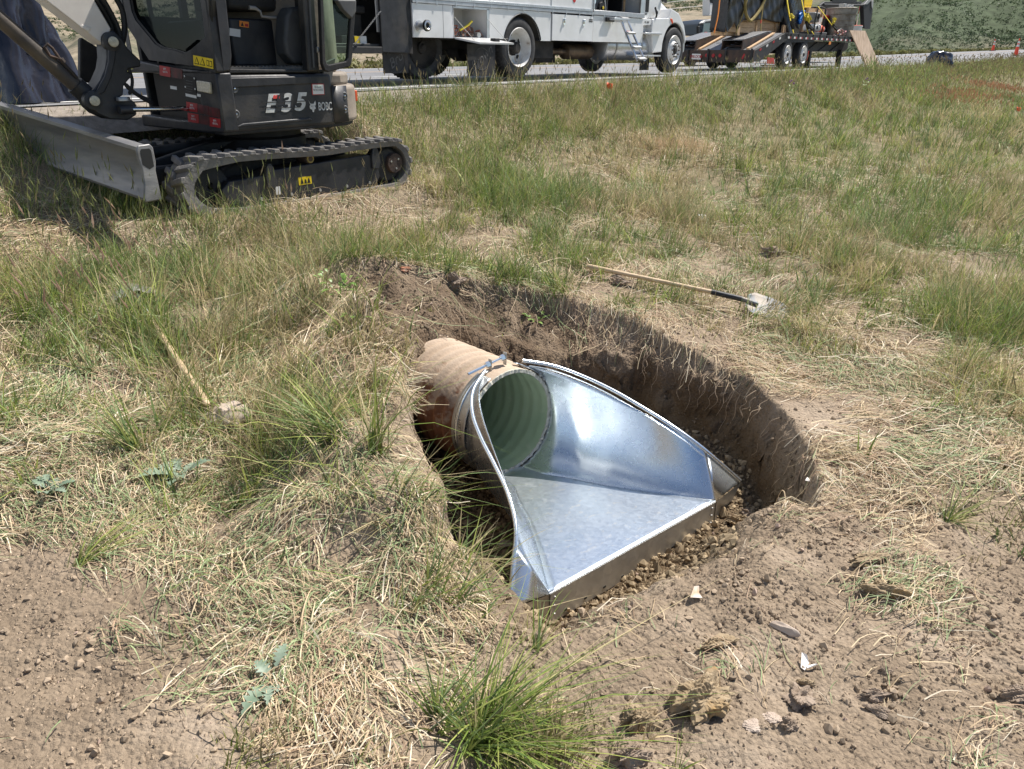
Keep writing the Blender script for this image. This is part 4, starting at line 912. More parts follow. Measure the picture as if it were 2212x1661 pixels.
x, y, z = S(EXF, 1, [(862, 695)], 'y', .68)[0]; MB().lathe([(.0001, .02), (.05, .02), (.055, .01), (.055, -.01)], (x, y, z), 'z', 24).build('swing_pin_cap', M_bolt, ex)
for pts in ([(900, 480), (925, 560), (915, 640), (900, 650)], [(860, 560), (900, 620), (1000, 690), (1060, 720)], [(880, 590), (960, 660), (1050, 700)]):
    MB().tube([cat_(S(EXF, 1, pts, 'y', .72), t) for t in np.linspace(0, 1, 14)], .014, 8).build('hydraulic_hose', M_blackflat, ex)
# left foot of the far front corner
prism1([(560, 280), (570, 260), (700, 340), (700, 600), (560, 560)], yb + .5, yb + .56, M_blackflat, 'front_guard', .01, yref=yb + .5)
# ================= SERVICE TRUCK =================
tk = thing('service_truck', 'large white service truck with open side lockers parked at the road edge', 'truck', tuple(TRF.O), R(TRF.ang))
tk.location.z += .0
def wheel(par, x, y, r, wd, rim, mrim, style, name='wheel', z=None, side=-1):
    z = r if z is None else z
    w0 = thing(name, None, None); del_ = None
    w0.parent = par; w0.location = (x, y, z)
    p = [(r * .62, .02), (r * .70, .0), (r * .86, .0), (r * .96, .012), (r, .04), (r, wd - .04), (r * .96, wd - .012), (r * .86, wd), (r * .62, wd - .02)]
    t = MB(); t.lathe(p, (0, 0, 0), 'y', 48)
    for k in range(44):
        a = 2 * math.pi * k / 44
        for q in range(4):
            yy = .03 + q * (wd - .06) / 4; aa = a + (q % 2) * .07
            c, s_ = math.cos(aa), math.sin(aa); rr = r + .004
            vs = []
            for dr in (-.006, .006):
                for da in (-.02, .02):
                    for dy in (.006, (wd - .06) / 4 - .006):
                        vs.append(((rr + dr) * math.cos(aa + da * .45 / r), yy + dy, (rr + dr) * math.sin(aa + da * .45 / r)))
            t.add(vs, [(0, 1, 3, 2), (4, 6, 7, 5), (0, 4, 5, 1), (2, 3, 7, 6), (0, 2, 6, 4), (1, 5, 7, 3)])
    t.build('tyre', M_tire, w0, smooth=40)
    rm = MB()
    if style == 'dish':     # deep dual rim seen from outside
        rm.lathe([(rim + .02, .0), (rim + .012, -.012), (rim, .01), (rim - .02, .05), (rim - .045, .17), (rim - .10, .19), (.14, .175), (.12, .17), (.0001, .17)], (0, 0, 0), 'y', 48)
        rm.build('rim', mrim, w0, smooth=40)
        hb = MB(); hb.lathe([(.0001, .03), (.07, .03), (.085, .05), (.09, .14), (.13, .16), (.13, .175)], (0, 0, 0), 'y', 24)
        for k in range(8):
            a = 2 * math.pi * k / 8; hb.lathe([(.0001, .10), (.012, .10), (.014, .16)], (.115 * math.cos(a), 0, .115 * math.sin(a)), 'y', 8)
        hb.build('hub', M_under, w0)
        ho = MB()
        for k in range(5):
            a = 2 * math.pi * k / 5 + .5; ho.lathe([(.0001, 0), (.042, 0)], ((rim - .075) * math.cos(a), .175, (rim - .075) * math.sin(a)), 'y', 16)
        ho.build('hand_hole', M_ink, w0, smooth=0)
    elif style == 'front':
        rm.lathe([(rim + .02, .0), (rim + .012, -.012), (rim, .01), (rim - .03, .04), (rim - .06, .05), (rim - .09, .02), (.15, -.03), (.11, -.035), (.10, -.01), (.0001, -.01)], (0, 0, 0), 'y', 48)
        rm.build('rim', mrim, w0, smooth=40)
        hb = MB(); hb.lathe([(.0001, -.06), (.045, -.06), (.055, -.045), (.07, -.04), (.08, -.015), (.1, -.01)], (0, 0, 0), 'y', 24); hb.build('hub', M_under, w0)
        nb = MB()
        for k in range(10):
            a = 2 * math.pi * k / 10; nb.lathe([(.0001, -.065), (.012, -.062), (.018, -.03)], (.145 * math.cos(a), 0, .145 * math.sin(a)), 'y', 8)
        nb.build('wheel_nut', M_brownsteel, w0)
        ho = MB()
        for k in range(5):
            a = 2 * math.pi * k / 5 + .9; ho.lathe([(.0001, 0), (.03, 0)], ((rim - .055) * math.cos(a), .045, (rim - .055) * math.sin(a)), 'y', 14)
        ho.build('hand_hole', M_ink, w0, smooth=0)
    else:
        rm.lathe([(rim + .015, .0), (rim + .008, -.01), (rim, .01), (rim - .03, .06), (rim - .045, .07), (.12, .05), (.09, .045), (.085, .0), (.0001, .0)], (0, 0, 0), 'y', 40)
        rm.build('rim', mrim, w0, smooth=40)
        hb = MB(); hb.lathe([(.0001, -.03), (.04, -.03), (.05, -.01), (.065, .0), (.075, .045)], (0, 0, 0), 'y', 20); hb.build('hub', M_under, w0)
        ho = MB()
        for k in range(10):
            a = 2 * math.pi * k / 10; ho.lathe([(.0001, 0), (.014, 0)], ((rim - .06) * math.cos(a), .062, (rim - .06) * math.sin(a)), 'y', 10)
        ho.build('hand_hole', M_ink, w0, smooth=0)
    return w0
wheel(tk, .05, .0, .475, .27, .30, M_whiterim, 'dish'); 
wheel(tk, .05, .32, .475, .27, .29, M_whiterim, 'plain')
wheel(tk, .05, 2.10, .475, .5, .29, M_whiterim, 'plain')
wheel(tk, 5.57, -.02, .465, .28, .285, M_whiterim, 'front'); wheel(tk, 5.57, 2.1, .465, .28, .285, M_whiterim, 'plain')
M_flap = mat('faded_flap_print', (.11, .11, .11), (.05, .05, .05), 20, rough=.7)
WT, ZS, ZR = 2.4, .597, 1.062
# skirt panels (side), wheel arch in the second
def pan(poly, name, m=M_white, y0=0., y1=.035, bevel=.004): return MB().prism(poly, y0, y1).build(name, m, tk, bevel=bevel)
pan([(-2.47, ZS), (-2.47, ZR), (-1.83, ZR), (-1.83, ZS)], 'skirt_panel'); pan([(-1.822, ZS), (-1.822, ZR), (-1.61, ZR), (-1.61, ZS)], 'skirt_panel')
arch = [(-.27, .60)] + [(.14 + .52 * math.cos(R(a)), .50 + .51 * math.sin(R(a))) for a in np.linspace(168, 12, 22)] + [(.62, .59)]
pan([(-.735, .61), (-.735, ZR), (.945, ZR), (.945, .59)] + arch[::-1], 'wheel_arch_panel')
MB().tube([(a, .0, b) for a, b in arch], .012, 6).build('arch_trim', M_ink, tk)
al = MB()
al.grid([[(a, .02, b), (a, .75, b)] for a, b in arch]); al.build('wheel_well', M_under, tk, thick=.01)
pan([(.975, .60), (.975, ZR - .02), (2.285, ZR - .02), (2.285, .60)], 'locker_door', y0=-.012)
for x in (1.335, 1.965):
    MB().prism([(x - .035, .98), (x + .035, .98), (x + .035, .88), (x, .855), (x - .035, .88)], -.02, -.012).build('latch_plate', M_chrome, tk, bevel=.004)
    MB().prism([(x - .015, .97), (x + .015, .97), (x + .01, .90), (x - .01, .90)], -.045, -.02).build('latch_handle', M_chrome, tk, bevel=.006)
MB().box(2.14, 2.26, -.015, -.012, .94, .99).build('maker_plate', M_ink, tk, smooth=0)
text_mesh('Brown', 'plate_text', M_inkw, tk, .04, face_y(2.2, -.0165, .965), ext=.0005)
pan([(2.31, .595), (2.31, ZR), (4.19, ZR), (4.19, .60)], 'skirt_panel')
rail = MB(); rail.box(-2.47, 2.29, -.018, .02, ZR + .005, 1.115); rail.build('lower_rail', M_rail, tk, bevel=.003)
MB().box(-2.47, 2.25, -.024, .02, 1.12, 1.165).build('rub_rail', M_alu, tk, bevel=.003)
rv = MB()
for k in range(95):
    x = -2.44 + k * .05
    rv.lathe([(.0001, -.004), (.006, -.002), (.007, 0)], (x, -.025, 1.142), 'y', 6)
rv.build('rail_rivets', M_bolt, tk)
for x in np.arange(-2.4, 4.2, .42):
    MB().box(x, x + .02, -.023, -.0175, 1.045, 1.115).build('panel_strap', M_alu, tk, smooth=0)
    if x > 3.9: break
# body walls
MB().box(-2.47, 2.29, .005, .03, 1.165, 3.1).build('body_wall', M_white, tk, bevel=.003)
for x in (-1.72, -.72, .95):
    MB().box(x, x + .012, -.003, .004, 1.17, 3.0).build('wall_seam', M_alu, tk, smooth=0)
MB().lathe([(.0001, -.004), (.045, -.004), (.05, .0)], (1.66, .004, 1.30), 'y', 20).build('red_reflector', M_red, tk)
MB().box(4.04, 4.19, .0, .04, 1.13, 3.1).build('door_post', M_alu, tk, bevel=.004)
MB().box(2.29, 2.33, -.01, .04, 1.07, 3.1).build('door_post', M_alu, tk, bevel=.004)
MB().box(2.29, 4.19, -.02, .05, 1.07, 1.155).build('door_sill', M_rail, tk, bevel=.006)
MB().box(2.29, 4.19, .0, .04, 2.5, 3.1).build('body_wall', M_white, tk, bevel=.003)
MB().box(-2.47, 4.19, WT - .03, WT, .6, 3.1).build('far_wall', M_white, tk)
MB().box(-2.47, 4.19, .0, WT, 3.1, 3.13).build('roof', M_white, tk, bevel=.01)
MB().box(4.16, 4.19, .04, WT - .03, .6, 3.1).build('front_wall', M_white, tk)
MB().box(-2.47, -2.44, .03, WT - .03, .6, 3.1).build('rear_wall', M_white, tk)
MB().box(-2.46, 4.18, .04, WT - .03, 1.07, 1.11).build('body_floor', M_under, tk)
MB().box(2.3, 4.16, .9, .93, 1.11, 2.5).build('inner_shelf_wall', M_greygear, tk)
MB().box(2.2, 2.24, .05, .9, 1.11, 3.0).build('inner_wall', M_greygear, tk); 
MB().box(-2.46, 2.2, .8, .83, .6, 1.07).build('locker_back_wall', M_under, tk)
# things in the doorway are parts of the fitted kit
MB().box(3.62, 3.66, .2, .6, 1.11, 2.5).build('shelf_post', M_ink, tk); MB().box(3.05, 3.09, .2, .6, 1.11, 2.5).build('shelf_post', M_ink, tk)
# open compartment with raised lid
cp = MB(); x0, x1, z0, z1 = -1.60, -.75, .615, 1.05
cp.box(x0, x1, .6, .61, z0, z1); cp.box(x0, x0 + .01, .0, .6, z0, z1); cp.box(x1 - .01, x1, .0, .6, z0, z1); cp.box(x0, x1, .0, .6, z0 - .01, z0); cp.box(x0, x1, .0, .6, z1, z1 + .01)
cp.build('open_locker', M_white, tk, smooth=0)
fr = MB(); fr.box(x1 - .06, x1 - .0, -.008, .0, z0, z1); fr.box(x0, x1, -.008, .0, z1 - .02, z1 + .01); fr.build('locker_frame', M_alu, tk)
ld = MB(); ld.add([(x0 + .01, -.01, .60), (x1 - .01, -.01, .60), (x1 - .01, -.55, .52), (x0 + .01, -.55, .52)], [(0, 1, 2, 3)]); ld.build('drop_lid', M_white, tk, smooth=0, thick=.025)
MB().box(x0 + .50, x0 + .62, -.44, -.33, .535, .60).build('lid_latch', M_ink, tk, bevel=.01)
for x in (x0 + .03, x1 - .04): MB().tube([(x, .0, .9), (x, -.42, .56)], .004, 6).build('lid_cable', M_bolt, tk)
hs = MB(); 
for k in range(7):
    cx_, cy_, cz_ = x0 + .12 + .1 * k % .75, .12 + .06 * (k % 3), .67 + .05 * (k % 2); rr_ = .05 + .012 * (k % 3)
    hs.tube([(cx_ + rr_ * math.cos(t), cy_ + .03 * math.sin(3 * t + k), cz_ + rr_ * math.sin(t) * .8 + .02) for t in np.linspace(0, 6.0, 18)], .009, 6)
o_ = hs.build('coiled_air_hoses', mat('salmon_hose', (.5, .2, .13), (.35, .12, .08), 10, rough=.5), tk)
jk = MB()
for k in range(10):
    x = x0 + .07 + .078 * k; jk.tube([(x, .08 + .05 * (k % 3), .62 + .01 * k % .04), (x + random.uniform(-.1, .1), .2, .68 + .1 * random.random())], .02 + .012 * random.random(), 8)
jk.build('tools_in_locker', mat('mixed_fittings', (.25, .1, .05), (.35, .33, .3), 14, rough=.5, metal=.3), tk)
MB().tube([(x0 + .25, .1, .72), (x0 + .42, .07, .80), (x0 + .52, .08, .86)], .018, 6).build('yellow_hose', M_yellow, tk)
MB().tube([(x0 + .62, .1, .66), (x0 + .60, .0, .655)], [.04, .04], 14).build('hose_coupling', M_alu, tk)
# outlet pipe
op_ = MB(); op_.lathe([(.075, .0), (.075, -.02), (.055, -.02), (.055, -.16), (.07, -.16), (.075, -.18), (.07, -.21), (.05, -.215), (.035, -.2), (.035, -.1)], (-2.36, 0, .755), 'y', 24); op_.build('suction_outlet', M_alu, tk)
MB().lathe([(.074, -.17), (.08, -.175), (.08, -.2), (.074, -.205)], (-2.36, 0, .755), 'y', 24).build('outlet_gasket', M_ink, tk)
# black rear corner panels and open tail locker
MB().prism([(-3.10, .39), (-3.10, 3.0), (-2.62, 3.0), (-2.58, .38)], .0, .04).build('rear_corner_panel', M_black, tk, bevel=.008)
MB().prism([(-2.61, .39), (-2.61, 3.0), (-2.475, 3.0), (-2.475, .36)], .02, .06).build('rear_corner_panel', M_blackflat, tk, bevel=.008)
MB().box(-4.6, -3.1, .0, .06, .37, .46).build('tail_beam', M_blackflat, tk, bevel=.008); MB().box(-4.6, -3.1, .05, .8, .46, .50).build('tail_shelf', M_black, tk, bevel=.006)
MB().box(-4.6, -2.5, .8, .85, .4, 3.0).build('tail_inner_wall', M_ink, tk); MB().box(-4.65, -4.6, .0, 2.3, .4, 3.0).build('tail_end_wall', M_black, tk)
MB().box(-4.6, -2.5, .0, .8, 1.6, 1.7).build('tail_roof', M_ink, tk)
MB().box(-4.6, -2.47, .85, 2.3, .4, .46).build('tail_floor', M_under, tk)
MB().box(-4.55, -3.2, .3, .7, .50, .90).build('tool_chest', M_blackflat, tk, bevel=.02); MB().box(-4.6, -3.15, .26, .72, .90, 1.0).build('tool_chest_lid', M_blackflat, tk, bevel=.02)
MB().box(-3.75, -3.45, .1, .22, .50, .60).build('carton', M_ink, tk, bevel=.004); MB().box(-3.52, -3.43, .096, .1, .505, .595).build('carton_print', M_yelsign, tk, smooth=0); MB().box(-3.42, -3.30, .1, .2, .50, .60).build('carton', M_whitepl, tk, bevel=.004)
ch = MB(); a, b = Vector((-3.62, -.02, .49)), Vector((-3.11, -.02, .92))
for k in range(26):
    p = a.lerp(b, k / 26); q = a.lerp(b, (k + 1.25) / 26); n_ = Vector((0, 1, 0)) if k % 2 else Vector((-.6, 0, .8)); n_ *= .008
    ch.tube([p - n_, q - n_, q + n_, p + n_], .0035, 5, closed=True)
ch.build('lid_chain', M_bolt, tk)
# chassis
ck = MB()
for yy in (.75, 1.55): ck.box(-3.0, 6.0, yy, yy + .08, .45, .68)
ck.box(-2.0, -.3, .3, .6, .58, .62); ck.box(.62, 1.3, .2, .9, .30, .60); ck.box(-2.4, 4.1, .85, 2.3, .62, 1.06); ck.box(-.6, 4.1, .55, .84, .62, 1.06); ck.lathe([(.0001, -1.2), (.1, -1.2), (.12, 0), (.22, .05), (.22, .3), (.12, .35), (.1, 1.2)], (.05, 1.25, .47), 'y', 16)
ck.tube([(.3, 1.2, .45), (3.8, 1.2, .6)], .06, 10); ck.box(1.1, 1.9, .6, 1.0, .22, .5)
ck.build('chassis', M_under, tk, bevel=.01)
ex_ = MB(); ex_.tube([(1.5, .5, .42), (2.0, .5, .42), (2.02, .5, .42), (2.05, .5, .42), (2.9, .5, .42), (2.92, .5, .42), (3.4, .5, .45)], [.06, .06, .07, .14, .14, .07, .06], 16); ex_.build('exhaust', mat('heat_stained_pipe', (.22, .15, .09), (.1, .07, .05), 6, rough=.5, metal=.6), tk)
def flap(x, y, w_, z0, z1, txt=True, cut=False):
    MB().box(x, x + w_, y, y + .012, z0, z1).build('mud_flap', M_blackflat, tk, bevel=.003)
    if txt:
        text_mesh('Brown' if not cut else 'Bro', 'flap_lettering', M_flap, tk, .22 if not cut else .20, face_y(x + w_ * .5, y - .003, (z0 + z1) / 2 + .03, 32), ext=.001, shear=.3)
        MB().tube([(x + w_ * .5 + .19 * math.cos(t), y - .002, (z0 + z1) / 2 + .02 + .17 * math.sin(t)) for t in np.linspace(-2.2, 2.6, 24)], .004, 5).build('flap_ring', M_flap, tk)
flap(-1.24, .05, .70, .03, .52); flap(-3.0, .12, .5, .10, .40, True, True); flap(2.0, 2.0, .3, .1, .42, False)
wheel(tk, -2.0, .30, .46, .5, .29, M_under, 'plain'); 
flap(4.65, .3, .4, .05, .38, False)
# fuel tank, steps, cab
ft = MB(); ft.tube([(3.0, .36, .53), (3.02, .36, .53), (4.66, .36, .53), (4.68, .36, .53)], [.24, .27, .27, .24], 32); ft.build('fuel_tank', M_alu, tk)
for x in (3.35, 4.35): MB().lathe([(.274, -.02), (.282, -.02), (.282, .02), (.274, .02)], (x, .36, .53), 'x', 32).build('tank_strap', M_bolt, tk)
for z, a, b in ((.80, 4.20, 4.92), (.36, 3.85, 4.92)): MB().box(a, b, -.06, .16, z - .03, z + .0).build('cab_step', M_alu, tk, bevel=.006)
MB().box(4.1, 4.95, .15, .2, .3, .8).build('step_bracket', M_bolt, tk)
fen = [(4.58, .30 + .12), (4.56, 1.05), (4.75, 1.09), (5.2, 1.10)] + [(5.56 + .56 * math.cos(R(a)), .47 + .585 * math.sin(R(a))) for a in np.linspace(108, 8, 18)] 
fen = [(4.66, .41), (4.55, .8), (4.56, 1.06), (4.7, 1.09), (5.25, 1.11), (5.35, 1.30), (5.7, 1.22), (6.0, .98), (6.13, .72), (6.13, .62)] + [(5.58 + .53 * math.cos(R(a)), .47 + .55 * math.sin(R(a))) for a in np.linspace(14, 168, 24)] + [(5.05, .42)]
MB().prism(fen, .0, .55).build('front_fender', M_white, tk, bevel=.05, seg=4)
MB().prism(fen, 1.85, 2.38).build('far_fender', M_white, tk, bevel=.05, seg=3)
inn = [(5.58 + .50 * math.cos(R(a)), .47 + .53 * math.sin(R(a))) for a in np.linspace(-5, 185, 24)]
al = MB(); al.grid([[(a, .03, b), (a, .6, b)] for a, b in inn]); al.build('wheel_well', M_ink, tk, thick=.02)
MB().prism([(4.9, .7), (4.9, 1.55), (5.35, 1.50), (5.85, 1.30), (6.1, 1.05), (6.16, .6)], .30, 2.1).build('bonnet', M_white, tk, bevel=.10, seg=5)
MB().box(6.1, 6.3, .1, 2.3, .42, .68).build('front_bumper', M_alu, tk, bevel=.03)
MB().prism([(5.31, 1.10), (5.40, 1.10), (5.46, 1.03), (5.42, 1.00)], -.012, .02).build('side_marker', M_orange, tk, bevel=.006)
MB().prism([(4.22, 1.06), (4.22, 2.6), (4.85, 2.6), (5.0, 2.3), (5.05, 1.45), (4.95, 1.12)], .08, .14).build('cab_door', M_white, tk, bevel=.02)
MB().prism([(4.22, .94), (4.22, 1.07), (4.53, 1.07), (4.53, .95)], .02, .1).build('cab_lower_panel', M_white, tk, bevel=.01)
text_mesh('NAVIGATOR', 'door_lettering', M_greygear, tk, .05, face_y(4.38, .0185, 1.01), ext=.0005, xs=.6) if False else None
MB().prism([(4.21, .8), (4.21, 2.62), (4.9, 2.62), (5.04, 2.3), (5.06, .8)], .15, 2.25).build('cab_shell', M_white, tk, bevel=.03)
MB().prism([(4.36, 1.20), (4.36, 1.75), (4.49, 1.75), (4.49, 1.2)], .068, .082).build('door_window', M_ink, tk, bevel=.02)
MB().prism([(4.62, 1.50), (4.62, 2.2), (4.9, 2.2), (4.96, 1.6)], .068, .082).build('door_window', M_ink, tk, bevel=.02)
P = XZ(TRF, 4, [(1790, -20), (1795, 10), (1840, 35), (1845, -20)], .06); MB().prism(P, .05, .09).build('quarter_window', M_ink, tk)
MB().lathe([(.0001, -.03), (.035, -.02), (.04, 0)], (4.77, .04, 1.20), 'y', 14).build('hood_latch', M_ink, tk); MB().tube([(4.66, .02, 1.30), (4.72, .0, 1.18), (4.70, .0, 1.10)], .02, 8).build('hood_strap', M_ink, tk)
for k, (x, z) in enumerate(((4.36, 1.16), (4.36, 1.0))):
    text_mesh(('19-3674', 'MC 45867')[k], 'door_lettering', M_ink, tk, .06, face_y(x, (.077, .0175)[k], z), ext=.0005, xs=.75)
# ladder hangs in the doorway
ldr = thing('step_ladder', 'short aluminium hook-on ladder hanging from the truck doorway', 'ladder'); ldr.location = TRF.world(3.4, -.2, .23); ldr.rotation_euler = (0, 0, R(TRF.ang))
def L_(p): return (p[0] - 3.4, p[1] + .2, p[2] - .23)
for a, b in (((3.08, -.12, 1.02), (3.45, -.36, .245)), ((3.33, -.12, 1.02), (3.74, -.36, .25))):
    MB().tube([L_(a), L_(b)], .022, 4).build('rail', M_alu, ldr, smooth=0)
for t in (.0, .34, .68, .96):
    a = Vector((3.08, -.12, 1.02)).lerp(Vector((3.45, -.36, .245)), t); b = Vector((3.33, -.12, 1.02)).lerp(Vector((3.74, -.36, .25)), t)
    m_ = MB(); m_.add([L_(a + Vector((0, -.0, .025))), L_(b + Vector((0, 0, .025))), L_(b + Vector((0, -.07, .0))), L_(a + Vector((0, -.07, .0)))], [(0, 1, 2, 3)]); m_.build('tread', M_rail if t else M_alu, ldr, smooth=0, thick=.03)
MB().box(*[v for p in (( -.65, -.06), (.12, .0), (.76, .80)) for v in p]).build('hook_bar', M_alu, ldr, bevel=.004)
MB().box(2.70, 2.98, -.05, -.013, .965, 1.045).build('ladder_bracket', M_ink, tk, bevel=.005)
P = (3.52, .79); MB().box(3.50, 3.66, -.004, -.0005, .70, .82).build('instruction_label', M_whitepl, tk, smooth=0); MB().box(3.50, 3.66, -.0048, -.004, .79, .82).build('instruction_label', M_red, tk, smooth=0)
# kit standing in the doorway
gn = thing('portable_generator', 'small grey wheeled generator standing in the open truck doorway', 'generator', tuple(TRF.world(2.75, .35, 1.11)), R(TRF.ang))
MB().box(-.3, .25, -.12, .2, .06, .38).build('housing', M_greygear, gn, bevel=.03); MB().tube([(-.32, -.15, .02), (-.3, -.15, .36), (.2, -.15, .4), (.28, -.15, .02)], .015, 8).build('carry_frame', M_whitepl, gn)
MB().lathe([(.0001, -.04), (.03, -.04), (.035, -.02), (.10, -.02), (.11, .0), (.11, .05)], (.12, -.15, .11), 'y', 24).build('wheel', M_ink, gn); MB().lathe([(.0001, -.005), (.03, -.003), (.032, 0)], (.12, -.192, .11), 'y', 14).build('wheel_hub', M_yelsign, gn)
MB().lathe([(.0001, -.04), (.07, -.04), (.08, .04)], (-.2, -.14, .22), 'y', 20).build('engine_cover', M_chrome, gn)
bd_ = thing('stacked_boards', 'bundle of short wooden boards leaning inside the truck doorway', 'boards', tuple(TRF.world(3.85, .35, 1.11)), R(TRF.ang))
for k in range(4): MB().box(-.16 + .08 * k, -.10 + .08 * k, 0, .1, 0, .8 - .09 * k).build('board', M_wood, bd_)
# ================= TRAILER =================
TX = 10.0
tr = thing('flatbed_trailer', 'black flatbed equipment trailer with two folded rear ramps and tandem axles', 'trailer', tuple(TRF.world(TX, 0, 0)), R(TRF.ang))
TF = Frame(tuple(TRF.world(TX, 0, 0)), TRF.ang)
wheel(tr, 2.45, .0, .385, .24, .235, M_whiterim, 'small'); wheel(tr, 3.75, .0, .385, .24, .235, M_whiterim, 'small')
wheel(tr, 2.45, 2.2, .385, .24, .235, M_whiterim, 'small'); wheel(tr, 3.75, 2.2, .385, .24, .235, M_whiterim, 'small')
WD = 2.5
MB().box(2.0, 8.6, .02, WD, .90, .955).build('deck', M_brownsteel, tr, bevel=.004)
MB().box(2.0, 8.62, -.02, .03, .79, .955).build('side_rail', M_blackflat, tr, bevel=.004); MB().box(2.0, 8.62, WD, WD + .04, .79, .955).build('side_rail', M_blackflat, tr, bevel=.004)
for k in range(14):
    x = 2.25 + k * .46
    MB().box(x, x + .13, -.024, -.0205, .81, .865).build('reflective_tape', M_whitepl, tr, smooth=0); MB().box(x + .13, x + .24, -.024, -.0205, .81, .865).build('reflective_tape', M_redsign, tr, smooth=0)
for k in range(11):
    x = 2.45 + k * .6; MB().box(x, x + .04, -.04, -.02, .87, .95).build('stake_pocket', M_blackflat, tr)
# beaver tail
for y0, y1 in ((-.02, .06), (WD - .04, WD + .04)):
    MB().prism([(.05, .48), (.05, .21), (.45, .20), (2.0, .72), (2.3, .79), (2.3, .955), (2.0, .94)], y0, y1).build('tail_rail', M_blackflat, tr, bevel=.005)
for k in range(4):
    x = .35 + k * .42; s_ = .79 / 1.95
    z = .48 + (x - .05) * .235; MB().prism([(x, z - .085), (x + .12, z - .055), (x + .12, z - .0), (x, z - .03)], -.024, -.0205).build('reflective_tape', M_whitepl if k % 2 else M_redsign, tr, smooth=0)
M_tread = mat('worn_tread_plate', (.25, .26, .28), (.1, .1, .1), 60, rough=.5, metal=.3, bump=.6, bscale=80)
tl = MB(); tl.add([(.06, .06, .475), (2.0, .06, .94), (2.0, WD, .94), (.06, WD, .475)], [(0, 1, 2, 3)]); tl.build('tail_deck', M_tread, tr, smooth=0, thick=.02)
MB().prism([(-.02, .18), (-.02, .50), (.06, .50), (.06, .18)], -.02, WD + .3).build('rear_bumper', M_brownsteel, tr, bevel=.008)
for y in (.0, .75, 1.28, 1.9, WD + .2): MB().box(-.06, -.02, y, y + .05, .17, .53).build('bumper_rib', M_blackflat, tr, bevel=.004)
def rr(pts): return [(p[1], p[2]) for p in S(TF, 8, pts, 'x', -.03)]
for u, v in ((567, 860), (670, 862), (775, 862)):
    y, z = rr([(u, v)])[0]; MB().lathe([(.0001, -.02), (.045, -.018), (.05, 0)], (-.02, y, z), 'x', 18).build('tail_lamp', M_redsign, tr)
P = rr([(348, 832), (482, 836), (478, 924), (340, 918)]); MB().prism(P, -.05, -.035, 'x').build('number_plate', M_whitepl, tr, smooth=0)
y = sum(p[0] for p in P) / 4; z = sum(p[1] for p in P) / 4
text_mesh('598-DOM', 'plate_number', M_redsign, tr, .11, face_x(-.0515, y, z - .005), ext=.0008, xs=.8, bold=.002)
for a in ([(1150, 830), (1165, 845), (1130, 920), (1105, 905)],): MB().prism(rr(a), -.03, -.022, 'x').build('tail_reflector', M_redsign, tr, smooth=0)
# folded ramps resting on the tail
for y0 in (.35, 1.75):
    y1 = y0 + .62
    rp_ = thing('loading_ramp', None, None); rp_.parent = tr; rp_.location = (0, 0, 0)
    MB().prism([(.06, .76), (1.55, .99), (1.9, 1.0), (1.9, .965), (.06, .73)], y0, y1).build('ramp_face', M_tread, rp_, bevel=.006)
    for yy in (y0, y1 - .03): MB().prism([(.06, .76), (1.7, .985), (1.9, .94), (1.2, .78), (.3, .56), (.0, .48), (.06, .60)], yy, yy + .03).build('ramp_side', M_brownsteel, rp_, bevel=.004)
    for k in range(5): MB().tube([(.25 + .3 * k, y0 + .03, .60 + .06 * k), (.25 + .3 * k, y1 - .03, .60 + .06 * k)], .02, 6).build('ramp_crossbar', M_brownsteel, rp_)
for y in (.18, 1.62): MB().prism([(.1, .50), (1.75, .92), (1.75, .96), (.1, .54)], y, y + .08).build('wood_strip', M_wood, tr, bevel=.004)
# underframe
MB().prism([(4.2, .79), (8.4, .79), (8.9, .80), (8.9, .58), (8.6, .50), (4.7, .47), (4.4, .62)], .35, .43).build('gooseneck_beam', M_blackflat, tr, bevel=.006)
MB().prism([(2.0, .9), (8.6, .9), (8.6, .6), (2.0, .5)], 2.0, 2.08).build('frame_beam', M_blackflat, tr)
for x in (4.8, 5.9, 7.0): MB().prism([(x, .49), (x + 1.0, .79), (x + 1.02, .79), (x + .03, .485)], .32, .35).build('gusset', M_under, tr)
MB().box(1.3, 4.6, .4, 2.1, .42, .6).build('axle_frame', M_under, tr)
MB().prism([(1.0, .5), (1.9, .79), (4.5, .79), (4.5, .74), (1.9, .7)], .0, .3).build('mud_guard', M_blackflat, tr)
MB().box(4.98, 5.13, .25, .40, .02, .5).build('jack_leg', M_ink, tr, bevel=.006); MB().box(4.85, 5.3, .15, .5, .0, .025).build('jack_foot', M_ink, tr); MB().prism([(4.84, .22), (4.9, .22), (4.98, .5), (4.86, .5)], .28, .36).build('jack_guard', M_red, tr)
MB().box(7.95, 8.1, .25, .40, .0, .55).build('jack_leg', M_ink, tr, bevel=.006)
MB().prism([(5.75, .68), (5.95, .69), (5.95, .77), (5.77, .77)], -.03, -.021).build('side_label', M_orangesign, tr, bevel=.004)
DK = .955
def cargo(name, label, cat, x, y, z=DK, group=None): return thing(name, label, cat, tuple(TF.world(x, y, z)), R(TF.ang), group)
